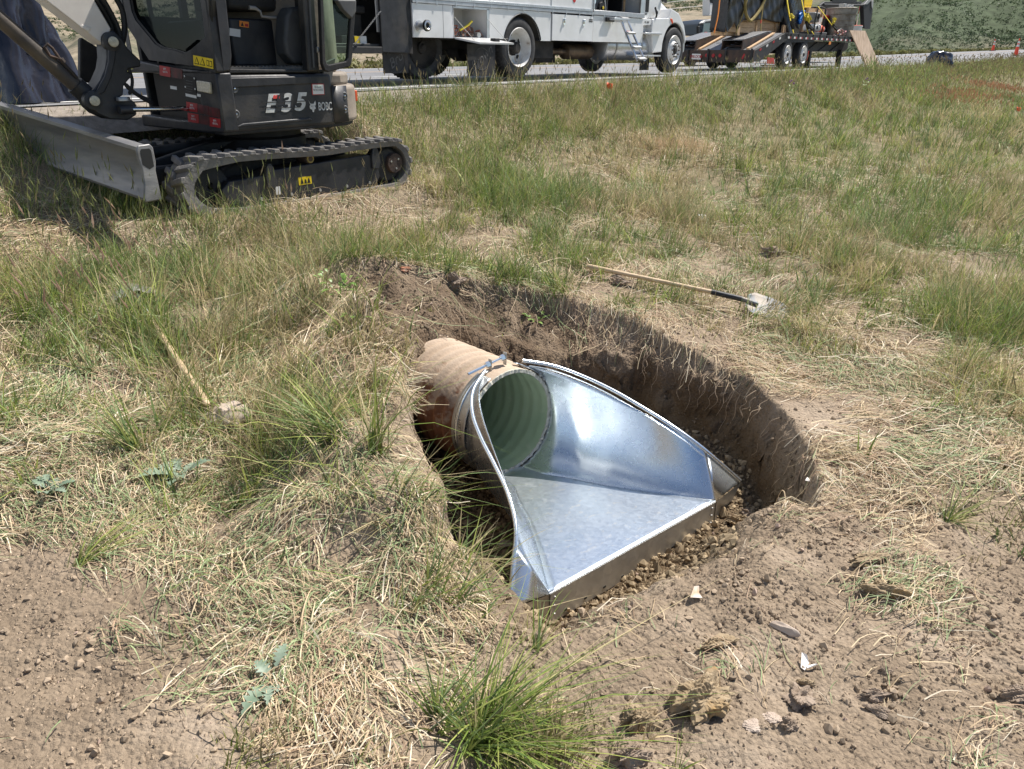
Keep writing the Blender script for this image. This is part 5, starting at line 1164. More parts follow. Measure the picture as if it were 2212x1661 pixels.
# long crate
def cl(u, v, Y=.75, z=8): return S(TF, z, [(u, v)], 'y', Y)[0]
CX0 = cl(845, 500)[0]; L1 = 4.55
c1 = cargo('wooden_crate', 'long pale pine crate half covered by a black tarp on the trailer deck', 'crate', CX0, .75); CD = .3
for z in (-.01, .13): MB().box(0, L1, 0, .03, z, z + .135).build('side_plank', M_wood, c1, bevel=.004)
MB().box(0, L1, .01, .03, .27, .95).build('upper_boards', M_wood, c1)
MB().box(0, .03, .03, CD, -.01, .95).build('end_boards', M_wood, c1); MB().box(0, L1, CD, CD + .03, -.01, .95).build('far_boards', M_wood, c1); MB().box(0, L1, .0, CD, .95, .98).build('crate_lid', M_wood, c1)
for u in (850, 1040, 1325, 1625): x = cl(u, 400)[0] - CX0; MB().box(x, x + .15, -.035, -.001, -.09, .30).build('batten', M_wood, c1, bevel=.004)
MB().box(.1, L1, .1, .45, -.09, -.01).build('skid', M_wood, c1)
tpm = thing('black_tarp', 'black tarp draped over the long pine crate on the trailer', 'tarp', tuple(TF.world(CX0, .75, DK)), R(TF.ang))
LOWP = [(cl(u, v)[0] - CX0, cl(u, v)[2] - DK) for u, v in ((730, 490), (870, 495), (985, 500), (996, 430), (950, 335), (1100, 315), (1240, 325), (1400, 300), (1600, 345), (1840, 370), (1900, 370))]
LOWP.sort()
def tarp_low(x): return np.interp(x, [p_[0] for p_ in LOWP], [p_[1] for p_ in LOWP])
m_ = MB(); xs = np.linspace(-.10, L1 + .05, 110); rows = []
for i, x in enumerate(xs):
    lo_ = tarp_low(x); row = []
    for t in np.linspace(0, 1, 22):
        z = lo_ + (1.02 - lo_) * t; o_ = .025 * math.sin(x * 6 + 2.5 * math.sin(z * 5)) * (1 - t * .5) + .015 * math.sin(x * 17 + z * 8)
        row.append((x, -.085 + o_, z))
    for t in np.linspace(.08, 1, 8): row.append((x, -.06 + (CD + .14) * t, 1.03 + .02 * math.sin(x * 9 + t * 7)))
    rows.append(row)
m_.grid(rows); m_.build('drape', M_tarp, tpm, smooth=60, thick=.006)
rows = [[(-.12 + .02 * math.sin(y * 14 + z * 4), y, z) for z in np.linspace(-.02 + .05 * math.sin(y * 3), 1.02, 12)] for y in np.linspace(-.08, CD + .08, 24)]
MB().grid(rows).build('drape_end', M_tarp, tpm, smooth=60, thick=.006)
def webbing(nm, lb, pts, Y, mm, grp, top=True, w2=.028):
    P = [Vector(cl(u, v, Y)) for u, v in pts]; P = [Vector(cat_([tuple(p_) for p_ in P], t)) for t in np.linspace(0, 1, 20)]
    if top: P += [P[-1] + Vector((0, .2, .03)), P[-1] + Vector((0, .7, .03))]
    o0 = P[0].copy(); s_ = thing(nm, lb, 'strap', tuple(TF.world(*o0)), R(TF.ang), grp); q = MB()
    q.grid([[(p_.x - o0.x - w2, p_.y - o0.y, p_.z - o0.z), (p_.x - o0.x + w2, p_.y - o0.y, p_.z - o0.z)] for p_ in P]); q.build('webbing', mm, s_, thick=.007); return s_, o0
G1 = 'straps over the tarp'
webbing('tie_down_strap', 'olive tie-down strap crossing the tarp slantwise, left of the hanging loop', [(1030, 520), (1045, 430), (1085, 340), (1130, 220), (1165, 110), (1200, 0), (1205, -40)], .63, M_olive, G1)
s_, o0 = webbing('tie_down_strap', 'olive tie-down strap with red sleeve running straight down the tarp', [(1408, 515), (1410, 400), (1418, 320), (1432, 180), (1450, 40), (1455, -40)], .63, M_olive, G1)
h = cl(1415, 310, .62); h2 = cl(1415, 360, .62); MB().box(h[0] - o0[0] - .035, h[0] - o0[0] + .035, -.015, -.004, h2[2] - o0[2], h[2] - o0[2]).build('red_sleeve', M_red, s_)
webbing('tie_down_strap', 'yellow printed tie-down strap at the rear edge of the tarp', [(685, 518), (705, 420), (735, 290), (755, 150), (770, 0), (775, -40)], .60, M_orangesign, G1)
P = [Vector(cl(u, v, .60)) for u, v in ((1170, -40), (1165, 90), (1175, 200), (1205, 280), (1245, 322), (1290, 290), (1350, 220), (1410, 130), (1465, 0), (1475, -40))]; o0 = P[0].copy()
sg = MB(); sg.tube([cat_([tuple(p_ - o0) for p_ in P], t) for t in np.linspace(0, 1, 40)], .042, 8); o_ = sg.build('lifting_sling', M_olive, None); o_.location = TF.world(*o0); o_.rotation_euler = (0, 0, R(TF.ang)); tag(o_, 'thick olive lifting sling hanging in a loop over the tarp', 'sling')
# small crate end next to it
c1b = cargo('wooden_crate', 'low open pine crate between the tarped crate and the black bag', 'crate', cl(1750, 400, .55)[0], .55, DK - .03)
MB().box(0, .9, 0, .03, .03, .27).build('side_boards', M_wood, c1b, bevel=.004); MB().box(0, .06, -.03, 0, .0, .28).build('batten', M_wood, c1b); MB().box(.8, .87, -.03, 0, .0, .28).build('batten', M_wood, c1b); MB().box(0, .9, .5, .53, .05, .4).build('far_boards', M_wood, c1b)
# black bag upright
bg = cargo('wrapped_pallet', 'tall load wrapped in shiny black plastic with a blue bundle strapped on', 'wrapped load', cl(1835, 400, .45)[0] - .05, .45)
w_, h_ = cl(2080, 300, .6)[0] - cl(1835, 300, .6)[0], .98
rows = []
for a in np.linspace(0, 2 * math.pi, 40):
    row = []
    for t in np.linspace(0, 1, 18):
        sx = (w_ / 2) * (1 - .22 * (1 - t)) * (abs(math.cos(a)) ** .6) * (1 if math.cos(a) > 0 else -1); sy = .28 * (abs(math.sin(a)) ** .6) * (1 if math.sin(a) > 0 else -1)
        k = 1 + .05 * math.sin(a * 5 + t * 9) + .03 * math.sin(a * 13 - t * 14)
        row.append((w_ * .52 + sx * k, .28 + sy * k, .02 + h_ * t))
    row.append((w_ * .52, .28, h_ + .06)); rows.append(row)
MB().grid(rows).build('plastic_wrap', M_plastic, bg, smooth=60)
b_ = MB(); random.seed(3)
for k in range(9):
    c = Vector((w_ * .66 + random.uniform(-.13, .13), -.04, .50 + random.uniform(-.1, .1))); b_.tube([c + Vector((random.uniform(-.09, .09), random.uniform(-.02, .02), random.uniform(-.09, .09))) for _ in range(4)], .035, 8)
b_.build('blue_bundle', mat('blue_rag', (.01, .14, .6), (.02, .25, .8), 12, rough=.5), bg, smooth=60)
# upright crate of boards
c2 = cargo('wooden_crate', 'tall slanted pine crate standing behind the tamping machine', 'crate', S(TF, 7, [(50, 780)], 'y', 1.0)[0][0], 1.0)
P = [(0, 0), (1.5, 0), (1.72, .84), (.18, .84)]
for k in range(5):
    t0, t1 = k / 5, (k + .94) / 5; MB().prism([(0 + .18 * t0, .84 * t0), (1.5 + .22 * t0, .84 * t0), (1.5 + .22 * t1, .84 * t1), (0 + .18 * t1, .84 * t1)], 0, .03).build('plank', M_wood, c2, bevel=.004)
for x in (.0, .75, 1.38): MB().prism([(x, 0), (x + .12, 0), (x + .34, .86), (x + .22, .86)], -.035, -.001).build('batten', M_wood, c2, bevel=.004)
MB().prism(P, .5, .53).build('far_side', M_wood, c2); MB().box(.18, 1.72, 0, .53, .84, .86).build('top_boards', M_wood, c2)
yt = thing('spool_drum', 'yellow plastic spool showing above the pine crate', 'spool', tuple(TF.world(S(TF, 7, [(110, 60)], 'y', 1.3)[0][0], 1.3, DK + .88)), R(TF.ang))
MB().lathe([(.0001, -.02), (.36, -.02), (.38, .0), (.38, .03), (.1, .05)], (.3, 0, .25), 'y', 32).build('flange', M_yelsign, yt); MB().lathe([(.0001, -.02), (.36, -.02), (.38, .0), (.38, .03), (.1, .05)], (.3, .5, .25), 'y', 32).build('flange', M_yelsign, yt); MB().lathe([(.12, .03), (.12, .5)], (.3, 0, .25), 'y', 24).build('core', M_yelsign, yt)
def ystrap(lb, pts, rt, Y=.3, top=True):
    P = [Vector(S(TF, 7, [(u, v)], 'y', Y + (.25 if i else 0) * 0)[0]) for i, (u, v) in enumerate(pts)]
    o0 = P[0].copy(); s_ = thing('ratchet_strap', lb, 'strap', tuple(TF.world(*o0)), R(TF.ang), 'yellow ratchet straps on the trailer'); q = MB(); P2 = list(P)
    if top: P2 += [P[-1] + Vector((0, .4, .05)), P[-1] + Vector((0, 1.4, .05))]
    q.grid([[(p_.x - o0.x - .045, p_.y - o0.y, p_.z - o0.z), (p_.x - o0.x + .045, p_.y - o0.y, p_.z - o0.z)] for p_ in P2]); q.build('webbing', M_yellow, s_, thick=.008)
    a, b = [Vector(S(TF, 7, [r_], 'y', Y - .05)[0]) - o0 for r_ in rt]
    MB().tube([a, b], .05, 6).build('ratchet', M_ink, s_, smooth=0); MB().tube([a + Vector((-.12, -.05, -.05)), b + Vector((-.14, -.05, 0))], .025, 6).build('ratchet_handle', M_blackflat, s_)
    n_ = MB(); c = a + Vector((-.05, -.02, .14))
    for j in range(6): n_.tube([c + Vector((random.uniform(-.13, .13), random.uniform(-.03, .03), random.uniform(-.1, .1))) for _ in range(3)], .03, 6)
    n_.build('strap_tail', M_yellow, s_, smooth=60)
def k8(u, v): return ((2680 + u / 3.881 - 3200) * 5.933, v * 5.933 / 3.881)
ystrap('yellow ratchet strap at the left edge of the black wrapped load', [k8(1925, 555), k8(1895, 430), k8(1860, 280), k8(1820, 40), k8(1815, -30)], (k8(1880, 340), k8(1910, 440)))
ystrap('yellow ratchet strap between the black load and the tall pine crate', [(205, 850), (165, 690), (120, 440), (40, 20), (30, -60)], ((150, 520), (200, 670)))
ystrap('short yellow ratchet strap hooked beside the tamping machine', [(350, 850), (255, 710), (200, 590), (150, 480)], ((200, 580), (290, 700)), top=False)
ystrap('yellow ratchet strap slanting over the tamping machine to the deck edge', [(940, 855), (820, 690), (700, 520), (570, 340), (420, 145)], ((790, 600), (880, 710)))
# tamper / compactor
cm = cargo('plate_compactor', 'grey engine-driven plate compactor with black frame standing on the trailer', 'compactor', S(TF, 7, [(310, 700)], 'y', .55)[0][0], .55)
MB().prism([(0, 0), (1.3, 0), (1.4, .12), (-.1, .12)], 0, .5).build('base_plate', M_greygear, cm, bevel=.02)
MB().box(.1, .85, .02, .4, .14, .36).build('fuel_tank', M_whitepl, cm, bevel=.08, seg=4); MB().box(.15, .62, .05, .4, .40, .70).build('engine', mat('engine_grey', (.3, .29, .27), (.2, .2, .2), 9, rough=.5), cm, bevel=.04)
MB().lathe([(.0001, -.03), (.07, -.03), (.08, 0)], (.42, .03, .58), 'y', 16).build('pull_start', M_ink, cm)
MB().tube([(.05, -.02, .05), (.0, -.02, .45), (.12, -.02, .82), (.3, -.02, .86), (.75, -.02, .82), (.82, -.02, .7), (.85, -.02, .4), (.75, -.02, .02)], .022, 8).build('roll_cage', M_ink, cm)
MB().tube([(.95, .2, .22), (1.3, .2, .22)], .12, 18).build('orange_float', M_orange, cm); MB().tube([(1.3, .2, .22), (1.42, .2, .22)], .09, 18).build('float_cap', M_whitepl, cm)
MB().box(.45, .62, -.03, -.022, .42, .55).build('hang_tag', M_whitepl, cm)
P = [(.32, .20), (.5, .20), (.41, .32)]; MB().prism(P, -.0, .019).build('triangle_emblem', M_ink, cm, smooth=0)
MB().lathe([(.0001, 0), (.15, 0), (.17, .06), (.15, .12), (.0001, .14)], (1.05, .2, .42), 'y', 20).build('air_filter', M_whitepl, cm)
# steel ring form stack
dr_ = cargo('steel_drum', 'tall ribbed grey steel drum with flanged rings on the trailer', 'drum', S(TF, 7, [(1090, 700)], 'y', .75)[0][0], 1.0)
prof = [(.46, 0)]
for k in range(5):
    z = .02 + k * .19; rr2 = .47 + .012 * k
    prof += [(rr2, z), (rr2, z + .165), (rr2 + .035, z + .168), (rr2 + .035, z + .187), (rr2 + .003, z + .189)]
prof += [(.50, .98), (.35, .98)]
MB().lathe(prof, (0, 0, 0), 'z', 40, cap=True).build('ribbed_shell', mat('old_zinc_drum', (.33, .3, .26), (.2, .17, .14), 5, rough=.5, metal=.6, c3=(.12, .08, .05), s3=8, lo3=.58, hi3=.75), dr_, smooth=30)
dt = MB(); dt.box(-.12, .12, -.1, .1, .98, 1.12)
for k in range(7): dt.box(-.4 + .12 * k, -.34 + .12 * k, -.3, -.2, .98, 1.02 + .03 * (k % 3))
dt.build('top_fittings', M_bolt, dr_, bevel=.01)
tb = cargo('tool_box', 'dark tool box with red lid and white lettering behind the drum', 'tool box', S(TF, 7, [(570, 700)], 'y', 1.3)[0][0], 1.3)
MB().box(0, .9, 0, .5, .0, .62).build('box_body', M_ink, tb, bevel=.01); MB().box(-.05, .95, -.03, .53, .62, .73).build('lid', M_red, tb, bevel=.01); text_mesh('OG', 'lettering', M_inkw, tb, .22, face_y(.55, -.004, .38), ext=.001, bold=.006)
bk = cargo('plastic_bucket', 'white plastic bucket with orange rim and red letters at the trailer front', 'bucket', S(TF, 7, [(1440, 700)], 'y', .7)[0][0], .9)
MB().lathe([(.0001, .0), (.20, 0), (.235, .40), (.245, .40), (.245, .44), (.235, .44), (.22, .42)], (0, 0, 0), 'z', 28).build('pail', M_whitepl, bk); MB().lathe([(.0001, .45), (.2, .455), (.242, .445), (.242, .435)], (0, 0, 0), 'z', 28).build('lid', M_orange, bk)
text_mesh('OE', 'lettering', M_red, bk, .13, face_y(-.06, -.232, .13), ext=.001, bold=.004)
MB().tube([(.03, -.02, .45), (.06, .0, .85)], .012, 6).build('stick_handle', M_whitepl, bk); MB().tube([(.06, .0, .85), (.08, .0, 1.1)], .014, 6).build('stick_grip', M_redsign, bk)
jn = MB(); random.seed(5)
for k in range(26):
    c = Vector((random.uniform(0, 1.0), random.uniform(-.1, .15), random.uniform(.02, .16))); jn.tube([c, c + Vector((random.uniform(-.15, .15), random.uniform(-.1, .1), random.uniform(-.05, .08)))], random.uniform(.015, .04), 6)
o_ = jn.build('tangled_rigging', mat('mixed_rigging', (.3, .33, .27), (.45, .04, .06), 9, rough=.6, c3=(.6, .6, .62), s3=8, lo3=.55, hi3=.6), None, smooth=60); o_.location = TF.world(S(TF, 7, [(820, 820)], 'y', .25)[0][0], .25, DK); o_.rotation_euler = (0, 0, R(TF.ang)); tag(o_, 'heap of tangled green and red rigging at the foot of the drum', 'rigging')
ht = MB(); ht.tube([(.12 * math.cos(t), .0, .12 + .1 * math.sin(t)) for t in np.linspace(0, 3.2, 14)], .035, 8); o_ = ht.build('green_hose', mat('green_tape', (.02, .5, .25), rough=.5), None, smooth=60); o_.location = TF.world(S(TF, 7, [(1270, 850)], 'y', .0)[0][0], .0, DK - .08); o_.rotation_euler = (0, 0, R(TF.ang)); tag(o_, 'short bright green hose loop on the trailer edge by the plywood', 'hose')
# plywood leaning on the trailer
P = S(TF, 5, [(1790, 290), (1937, 294), (2025, 655), (1893, 655)], 'y', -.25)
pw = MB(); bb = [Vector(p) for p in P]; b0 = bb[3].copy()
top_in = Vector((0, .22, 0))
vs = [bb[0] + top_in - b0, bb[1] + top_in - b0, bb[2] - b0, bb[3] - b0]; pw.add(vs, [(0, 1, 2, 3)])
o_ = pw.build('plywood_sheet', M_ply, None, smooth=0, thick=.03); o_.location = TF.world(*b0); o_.rotation_euler = (0, 0, R(TF.ang)); tag(o_, 'worn plywood sheet leaning against the front corner of the trailer', 'plywood')
# vehicles beyond the trailer
dt_ = thing('dump_truck', 'black dump truck body parked beyond the trailer, only its tailgate frame showing', 'dump truck', tuple(TRF.world(27.0, 4.2, float(rise(27)))), R(TRF.ang))
def dp(pts, x=0, z=5): return [(p[0] - 27, p[2] - float(rise(27))) for p in S(TRF, z, pts, 'y', 4.2)]
zt = lambda pts: MB().prism(dp(pts), 0, .12)
zt([(1560, 20), (1800, 20), (1800, 38), (1560, 38)]).build('tailgate_bar', M_ink, dt_, bevel=.02)
zt([(1440, 52), (1490, 15), (1850, 15), (1830, 60), (1450, 66)]).build('tailgate_frame', M_ink, dt_, bevel=.02)
MB().prism(dp([(1470, 60), (1840, 60), (1850, 270), (1470, 270)]), .3, 2.2).build('dump_body', M_ink, dt_, bevel=.02)
zt([(1560, -30), (1800, -30), (1800, 26), (1560, 26)]).build('hydraulic_tank', M_ink, dt_, bevel=.05)
MB().prism(dp([(1840, 45), (1905, 0), (1935, -20), (1930, 110), (1905, 280), (1850, 270)]), -.1, .1).build('side_frame', M_ink, dt_, bevel=.02)
MB().prism(dp([(1842, 42), (1880, 0), (1912, 0), (1870, 42)]), -.14, -.11).build('frame_plate', M_bolt, dt_)
MB().prism(dp([(1912, 10), (1932, 0), (1922, 90), (1912, 60)]), -.14, -.11).build('frame_plate', M_bolt, dt_)
MB().tube([(p[0], -.05, p[1]) for p in dp([(1470, 45), (1850, 50)])], .04, 8).build('cross_tube', M_ink, dt_)
st_ = thing('cab_truck', 'small dark cab-over truck seen beyond the left end of the trailer', 'truck', tuple(TRF.world(16.2, 5, 0)), R(TRF.ang))
q = lambda pts: [(p[0] - 16.2, p[2]) for p in S(TRF, 8, pts, 'y', 5)]
MB().prism(q([(465, 545), (485, 380), (530, 318), (720, 295), (740, 560)]), 0, .9).build('cab', mat('grey_cab', (.05, .06, .07), rough=.3), st_, bevel=.03)
MB().prism(q([(490, 360), (535, 315), (722, 293), (722, 312), (545, 333), (505, 370)]), -.03, .1).build('cab_roof_edge', M_whitepl, st_)
MB().prism(q([(490, 520), (510, 385), (530, 362), (620, 358), (620, 470), (560, 520)]), -.04, -.001).build('windscreen', mat('screen_glass', (.2, .27, .28), rough=.1), st_)
MB().prism(q([(640, 360), (715, 350), (715, 500), (640, 505)]), -.04, -.001).build('side_window', M_ink, st_)
MB().prism(q([(398, 405), (432, 405), (430, 525), (398, 520)]), -.1, -.02).build('wing_mirror', M_ink, st_, bevel=.02); MB().tube([(p[0], -.06, p[1]) for p in q([(415, 405), (425, 375), (470, 365), (495, 370)])], .03, 6).build('mirror_arm', M_ink, st_)
MB().prism(q([(515, 500), (555, 495), (560, 525), (510, 530)]), -.06, -.03).build('red_cloth', M_red, st_)
q3 = q([(695, -40), (760, -40), (755, 240), (690, 240)]); MB().prism(q3, .2, .5).build('stack_guard', M_whitepl, st_, bevel=.02)
mm_ = MB(); random.seed(9)
for k in range(12):
    x = random.uniform(q3[0][0], q3[1][0] - .1); z = random.uniform(q3[2][1] + .4, q3[0][1]); mm_.box(x, x + random.uniform(.06, .16), .19, .2, z, z + random.uniform(.1, .3))
mm_.build('peeling_patches', M_ink, st_, smooth=0)
MB().box(-.3, 4, .1, 2, .35, .55).build('truck_frame', M_under, st_); 
for x in (.3, 3.2):
    MB().lathe([(.0001, 0), (.25, 0), (.42, .02), (.44, .2), (.44, .25)], (x, .1, .44), 'y', 28).build('wheel', M_tire, st_)
# road things
def cone(nm, lb, x, y, hgt, grp='traffic cones on the far shoulder'):
    c = thing('traffic_cone', lb, 'traffic cone', tuple(TRF.world(x, y, float(rise(x)))), R(20), grp); k = hgt
    MB().box(-.19 * k, .19 * k, -.19 * k, .19 * k, 0, .03 * k).build('base', M_ink, c, bevel=.01)
    f = lambda t: (.135 * (1 - t) + .028 * t) * k
    def band(t0, t1, m, nm_): MB().lathe([(f(t0), .03 * k + .97 * k * t0), (f(t1), .03 * k + .97 * k * t1)], (0, 0, 0), 'z', 24).build(nm_, m, c)
    mo = mat('cone_orange', (.85, .08, .03), rough=.5)
    band(0, .5, mo, 'cone_body'); band(.5, .63, M_whitepl, 'reflective_band'); band(.63, .70, mo, 'cone_body'); band(.70, .84, M_whitepl, 'reflective_band'); band(.84, 1, mo, 'cone_body')
    MB().lathe([(f(1), k), (.0001, k)], (0, 0, 0), 'z', 24).build('cone_tip', mo, c)
p1 = TRF.hit(3400 + 1808 / 3.178, 645 / 3.178, 'y', .6); p2 = TRF.hit(3400 + 2100 / 3.178, 705 / 3.178, 'y', .3)
def on_road(px, py):
    lo_, hi_ = 20., 200.
    for y in np.linspace(.2, 11, 300):
        h = TRF.hit(px, py, 'y', y)
        if h[0] > 0 and h[2] <= float(rise(h[0])) + .0: return h[0], y
    return None
for (u, v, v2, lb) in ((1812, 645, 508, 'orange cone with two white bands, the smaller farther one up the road'), (2103, 706, 502, 'orange cone with two white bands, the larger nearer one up the road')):
    X0, Y0_ = (62., 1.8) if u < 2000 else (50., .6)
    P = aty(0, 0, 1)
    # walk along the sight line until it meets the road
    best = None
    for D in np.arange(15, 120, .25):
        d = ray((3400 + u / 3.178) * .54004, (v / 3.178) * .54004); wp = d * D + np.array([0, 0, EYE]); rel = wp - TRF.O
        xx, yy = float(rel @ TRF.X), float(rel @ TRF.Y)
        if yy > -.2 and rel[2] <= rise(xx) + .02: best = (D, xx, yy); break
        if D > 55 and best is None and yy > 0: best = (D, xx, yy)
    hg = (v - v2) / 3.178 / 2949 * best[0] * 1.0
    cone('c', lb, best[1], best[2], hg)
    print('cone', best, hg)
rb = thing('folded_road_sign', 'small red folded warning sign standing on the road under the trailer', 'sign', tuple(TRF.world(14.5, 3.0, 0)), R(TRF.ang))
P = S(TRF, 5, [(935, 612), (1005, 616), (1002, 560), (940, 550)], 'y', 3.0); MB().prism([(p[0] - 14.5, p[2]) for p in P], 0, .03).build('red_panel', M_red, rb, bevel=.006); MB().box(P[0][0] - 14.7, P[1][0] - 14.4, -.05, .15, 0, .05).build('sand_bag', M_ink, rb, bevel=.01)
# power lines over the valley
for k, (a, b) in enumerate((((2650, 12), (2990, -28)), ((2650, 38), (2990, 8)))):
    A_ = aty(a[0] * .54004, a[1] * .54004, 90); B_ = aty(b[0] * .54004, b[1] * .54004, 70); d = B_ - A_
    pts = [A_ - d * 1.5 + d * 4 * t + Vector((0, 0, -1.2 * math.sin(math.pi * t))) * 0 for t in np.linspace(0, 1, 12)]
    o_ = MB().tube(pts, .035, 5).build('power_line', M_whitepl, None); tag(o_, ('upper pale overhead cable above the truck bonnet', 'lower pale overhead cable above the truck bonnet')[k], 'cable', 'overhead cables across the valley')
# black bag on the verge and plastic sheeting at far left
def baggy(name, label, cat, loc, rx, ry, rz, seed, m=M_plastic, n=36, fold=.13):
    rg = np.random.default_rng(seed); rows = []
    for a in np.linspace(0, 2 * math.pi, n + 1):
        row = []
        for t in np.linspace(0, math.pi / 2, 16):
            x, y, z = math.cos(a) * math.cos(t), math.sin(a) * math.cos(t), math.sin(t)
            f = float(1 + fold * (np.sin(x * 6 + seed) + np.sin(y * 7 + z * 5) + .6 * np.sin(13 * x + 11 * z + seed)))
            row.append((x * rx * f, y * ry * f, z * rz * (1 + .5 * (f - 1))))
        rows.append(row)
    o_ = MB().grid(rows).build(name, m, None, smooth=70); o_.location = loc; return tag(o_, label, cat)
lp = TRF.world(26.5, -1.05, .0); 
baggy('rubbish_bag', 'shiny black rubbish bag lying on the grass beside the road', 'rubbish bag', (lp.x, lp.y, float(ground([lp.x], [lp.y], False)[0]) ) , .55, .5, .62, 4, fold=.07)
# ================= STONES, TOOLS, SMALL THINGS =================
def ghit(px, py):
    d = ray(px, py)
    t = np.linspace(.8, 60, 4000); P = d[None, :] * t[:, None] + np.array([0, 0, EYE])
    g = ground(P[:, 0], P[:, 1], False); i = int(np.argmax(P[:, 2] <= g)); return Vector((float(P[i, 0]), float(P[i, 1]), float(g[i])))
def ico(n):
    bm = bmesh.new(); bmesh.ops.create_icosphere(bm, subdivisions=n, radius=1); v = np.array([x.co[:] for x in bm.verts]); f = np.array([[q.index for q in x.verts] for x in bm.faces]); bm.free(); return v, f
IV, IF = ico(5)
M_clod = mat('dry_clay_clod', (.27, .2, .12), (.36, .28, .18), 14, rough=.95, bump=.9, bscale=45, c3=(.33, .2, .07), s3=9, lo3=.55, hi3=.7)
M_clodd = mat('grey_soil_clod', (.24, .18, .13), (.33, .26, .2), 16, rough=.95, bump=.9, bscale=50)
M_stone = mat('field_stone', (.42, .33, .26), (.5, .42, .35), 10, rough=.85, bump=.5, bscale=30)
def rock(name, label, cat, px, py, sx, sy, sz, m, seed, rough_=.25, sharp=.0, rot=0, lift=0.3, flat=False):
    p = ghit(px, py); rg = np.random.default_rng(seed); v = IV.copy()
    n = np.zeros(len(v))
    for k in range(7):
        d = rg.normal(size=3); d /= np.linalg.norm(d); n += np.sin(v @ d * rg.uniform(2, 9) + rg.uniform(0, 6)) * rough_ / (1.3 + k * .5)
    if sharp:
        for k in range(7):
            d = rg.normal(size=3); d /= np.linalg.norm(d); c = v @ d; h = rg.uniform(.55, .8); v = v - np.outer(np.maximum(c - h, 0), d)
    v = v * (1 + n)[:, None] + rg.normal(size=v.shape) * .012 * (0 if sharp else 1)
    if not sharp:
        for fq, am in ((5, .10), (11, .09), (23, .06)):
            n2 = vn(v[:, 0] * fq + seed, v[:, 1] * fq + v[:, 2] * fq * .7) + vn(v[:, 1] * fq + 3, v[:, 2] * fq - v[:, 0] * fq * .5 + seed); v = v * (1 + am * 1.6 * n2)[:, None]
    v = v * np.array([sx, sy, sz]) * (.8 if not sharp else 1); c, s_ = math.cos(rot), math.sin(rot)
    v = np.stack([v[:, 0] * c - v[:, 1] * s_, v[:, 0] * s_ + v[:, 1] * c, v[:, 2]], 1)
    o = npmesh(name, v, IF, m, smooth=False, n=3); o.location = (p.x, p.y, p.z + sz * lift); return tag(o, label, cat)
def u6(u, v): return ((2500 + u / 1.386) * .54, (1900 + v / 1.386) * .54)
rock('stone', 'flat tan stone touching the lower end of the left shovel handle', 'stone', 492, 918, .11, .07, .07, M_stone, 2, .12, 1, .2, lift=.55)
rock('clay_clod', 'largest crumbly yellowish clay clod in the lower right soil', 'clod', *u6(420, 1290), .11, .075, .085, M_clod, 3, .22, rot=.45, lift=.35)
rock('clay_clod', 'crumbly yellow clod just left of the largest clay clod', 'clod', *u6(70, 1390), .07, .05, .065, M_clod, 4, .3, rot=.5)
rock('clay_clod', 'dark hollowed clod at the bottom edge beside grass blades', 'clod', *u6(10, 1580), .07, .035, .05, M_clodd, 5, .3, rot=.3)
rock('clay_clod', 'long thin clod ridge above the largest clay clod', 'clod', *u6(520, 950), .075, .028, .025, M_clod, 6, .35, rot=.3)
rock('stone', 'left of two pale flat stones lying side by side', 'stone', *u6(715, 1415), .038, .032, .012, M_stone, 7, .08, rot=.1)
rock('stone', 'right of two pale flat stones lying side by side', 'stone', *u6(810, 1370), .036, .028, .013, M_stone, 8, .08)
rock('clay_clod', 'rough brown clod heap below the white chip', 'clod', *u6(965, 1240), .055, .035, .03, M_clodd, 9, .4, rot=.6)
rock('clay_clod', 'yellowish clod touching the top of the rough brown heap', 'clod', *u6(985, 1180), .032, .022, .02, M_clod, 10, .35)
rock('clay_clod', 'blocky clod beside a dark hole right of the big clod', 'clod', *u6(905, 1410), .03, .025, .025, M_clodd, 11, .3)
rock('clay_clod', 'big broken slab of clay standing on edge at the right', 'clod', *u6(1440, 660), .10, .045, .05, M_clod, 12, .3, rot=-.15)
rock('clay_clod', 'overhanging clay slab just above the big broken slab', 'clod', *u6(1340, 500), .08, .04, .022, M_clod, 13, .35, rot=.2, lift=.8)
rock('clay_clod', 'small round clod tucked under the overhanging slab', 'clod', *u6(1395, 570), .03, .022, .018, M_clod, 14, .25)
rock('stone', 'grey flake of stone tilted in the soil among straw', 'stone', *u6(860, 860), .055, .018, .022, M_stone, 15, .1, 1, -.6)
rock('clay_clod', 'small dark lone clod on the smooth right hand soil', 'clod', *u6(1440, 1095), .022, .016, .014, M_clodd, 16, .25)
rock('clay_clod', 'long grey clod lying slantwise in the lower right soil', 'clod', *u6(1400, 1325), .045, .022, .018, M_clodd, 17, .25, rot=-.6)
rock('clay_clod', 'twin lobed clod above the long grey clod', 'clod', *u6(1380, 1225), .06, .022, .02, M_clodd, 18, .35, rot=.05)
rock('clay_clod', 'large clod cut by the right edge of the view', 'clod', *u6(2175, 1240), .06, .035, .035, M_clodd, 19, .25)
rock('clay_clod', 'crumbly clod in the straw at the upper right of the bare soil', 'clod', *u6(1620, 150), .05, .03, .022, M_clod, 20, .35)
rock('clay_clod', 'clod beside the right front corner of the steel end section', 'clod', 1585, 1128, .05, .035, .035, M_clod, 21, .3)
rock('clay_clod', 'rounded clod in the gap right of the pit corner', 'clod', 1612, 1112, .035, .03, .028, M_clodd, 22, .3)
rock('stone', 'brown stone on the pit floor left of the steel wing', 'stone', 1092, 1180, .035, .03, .03, M_stone, 23, .12, 1)
rock('soil_lump', 'dark root filled lump under the right shovel handle', 'soil lump', 1330, 612, .10, .06, .05, M_clodd, 24, .3, rot=-.2)
rock('soil_lump', 'dark soil lump on the back rim of the pit', 'soil lump', 982, 612, .075, .06, .055, M_clodd, 25, .3)
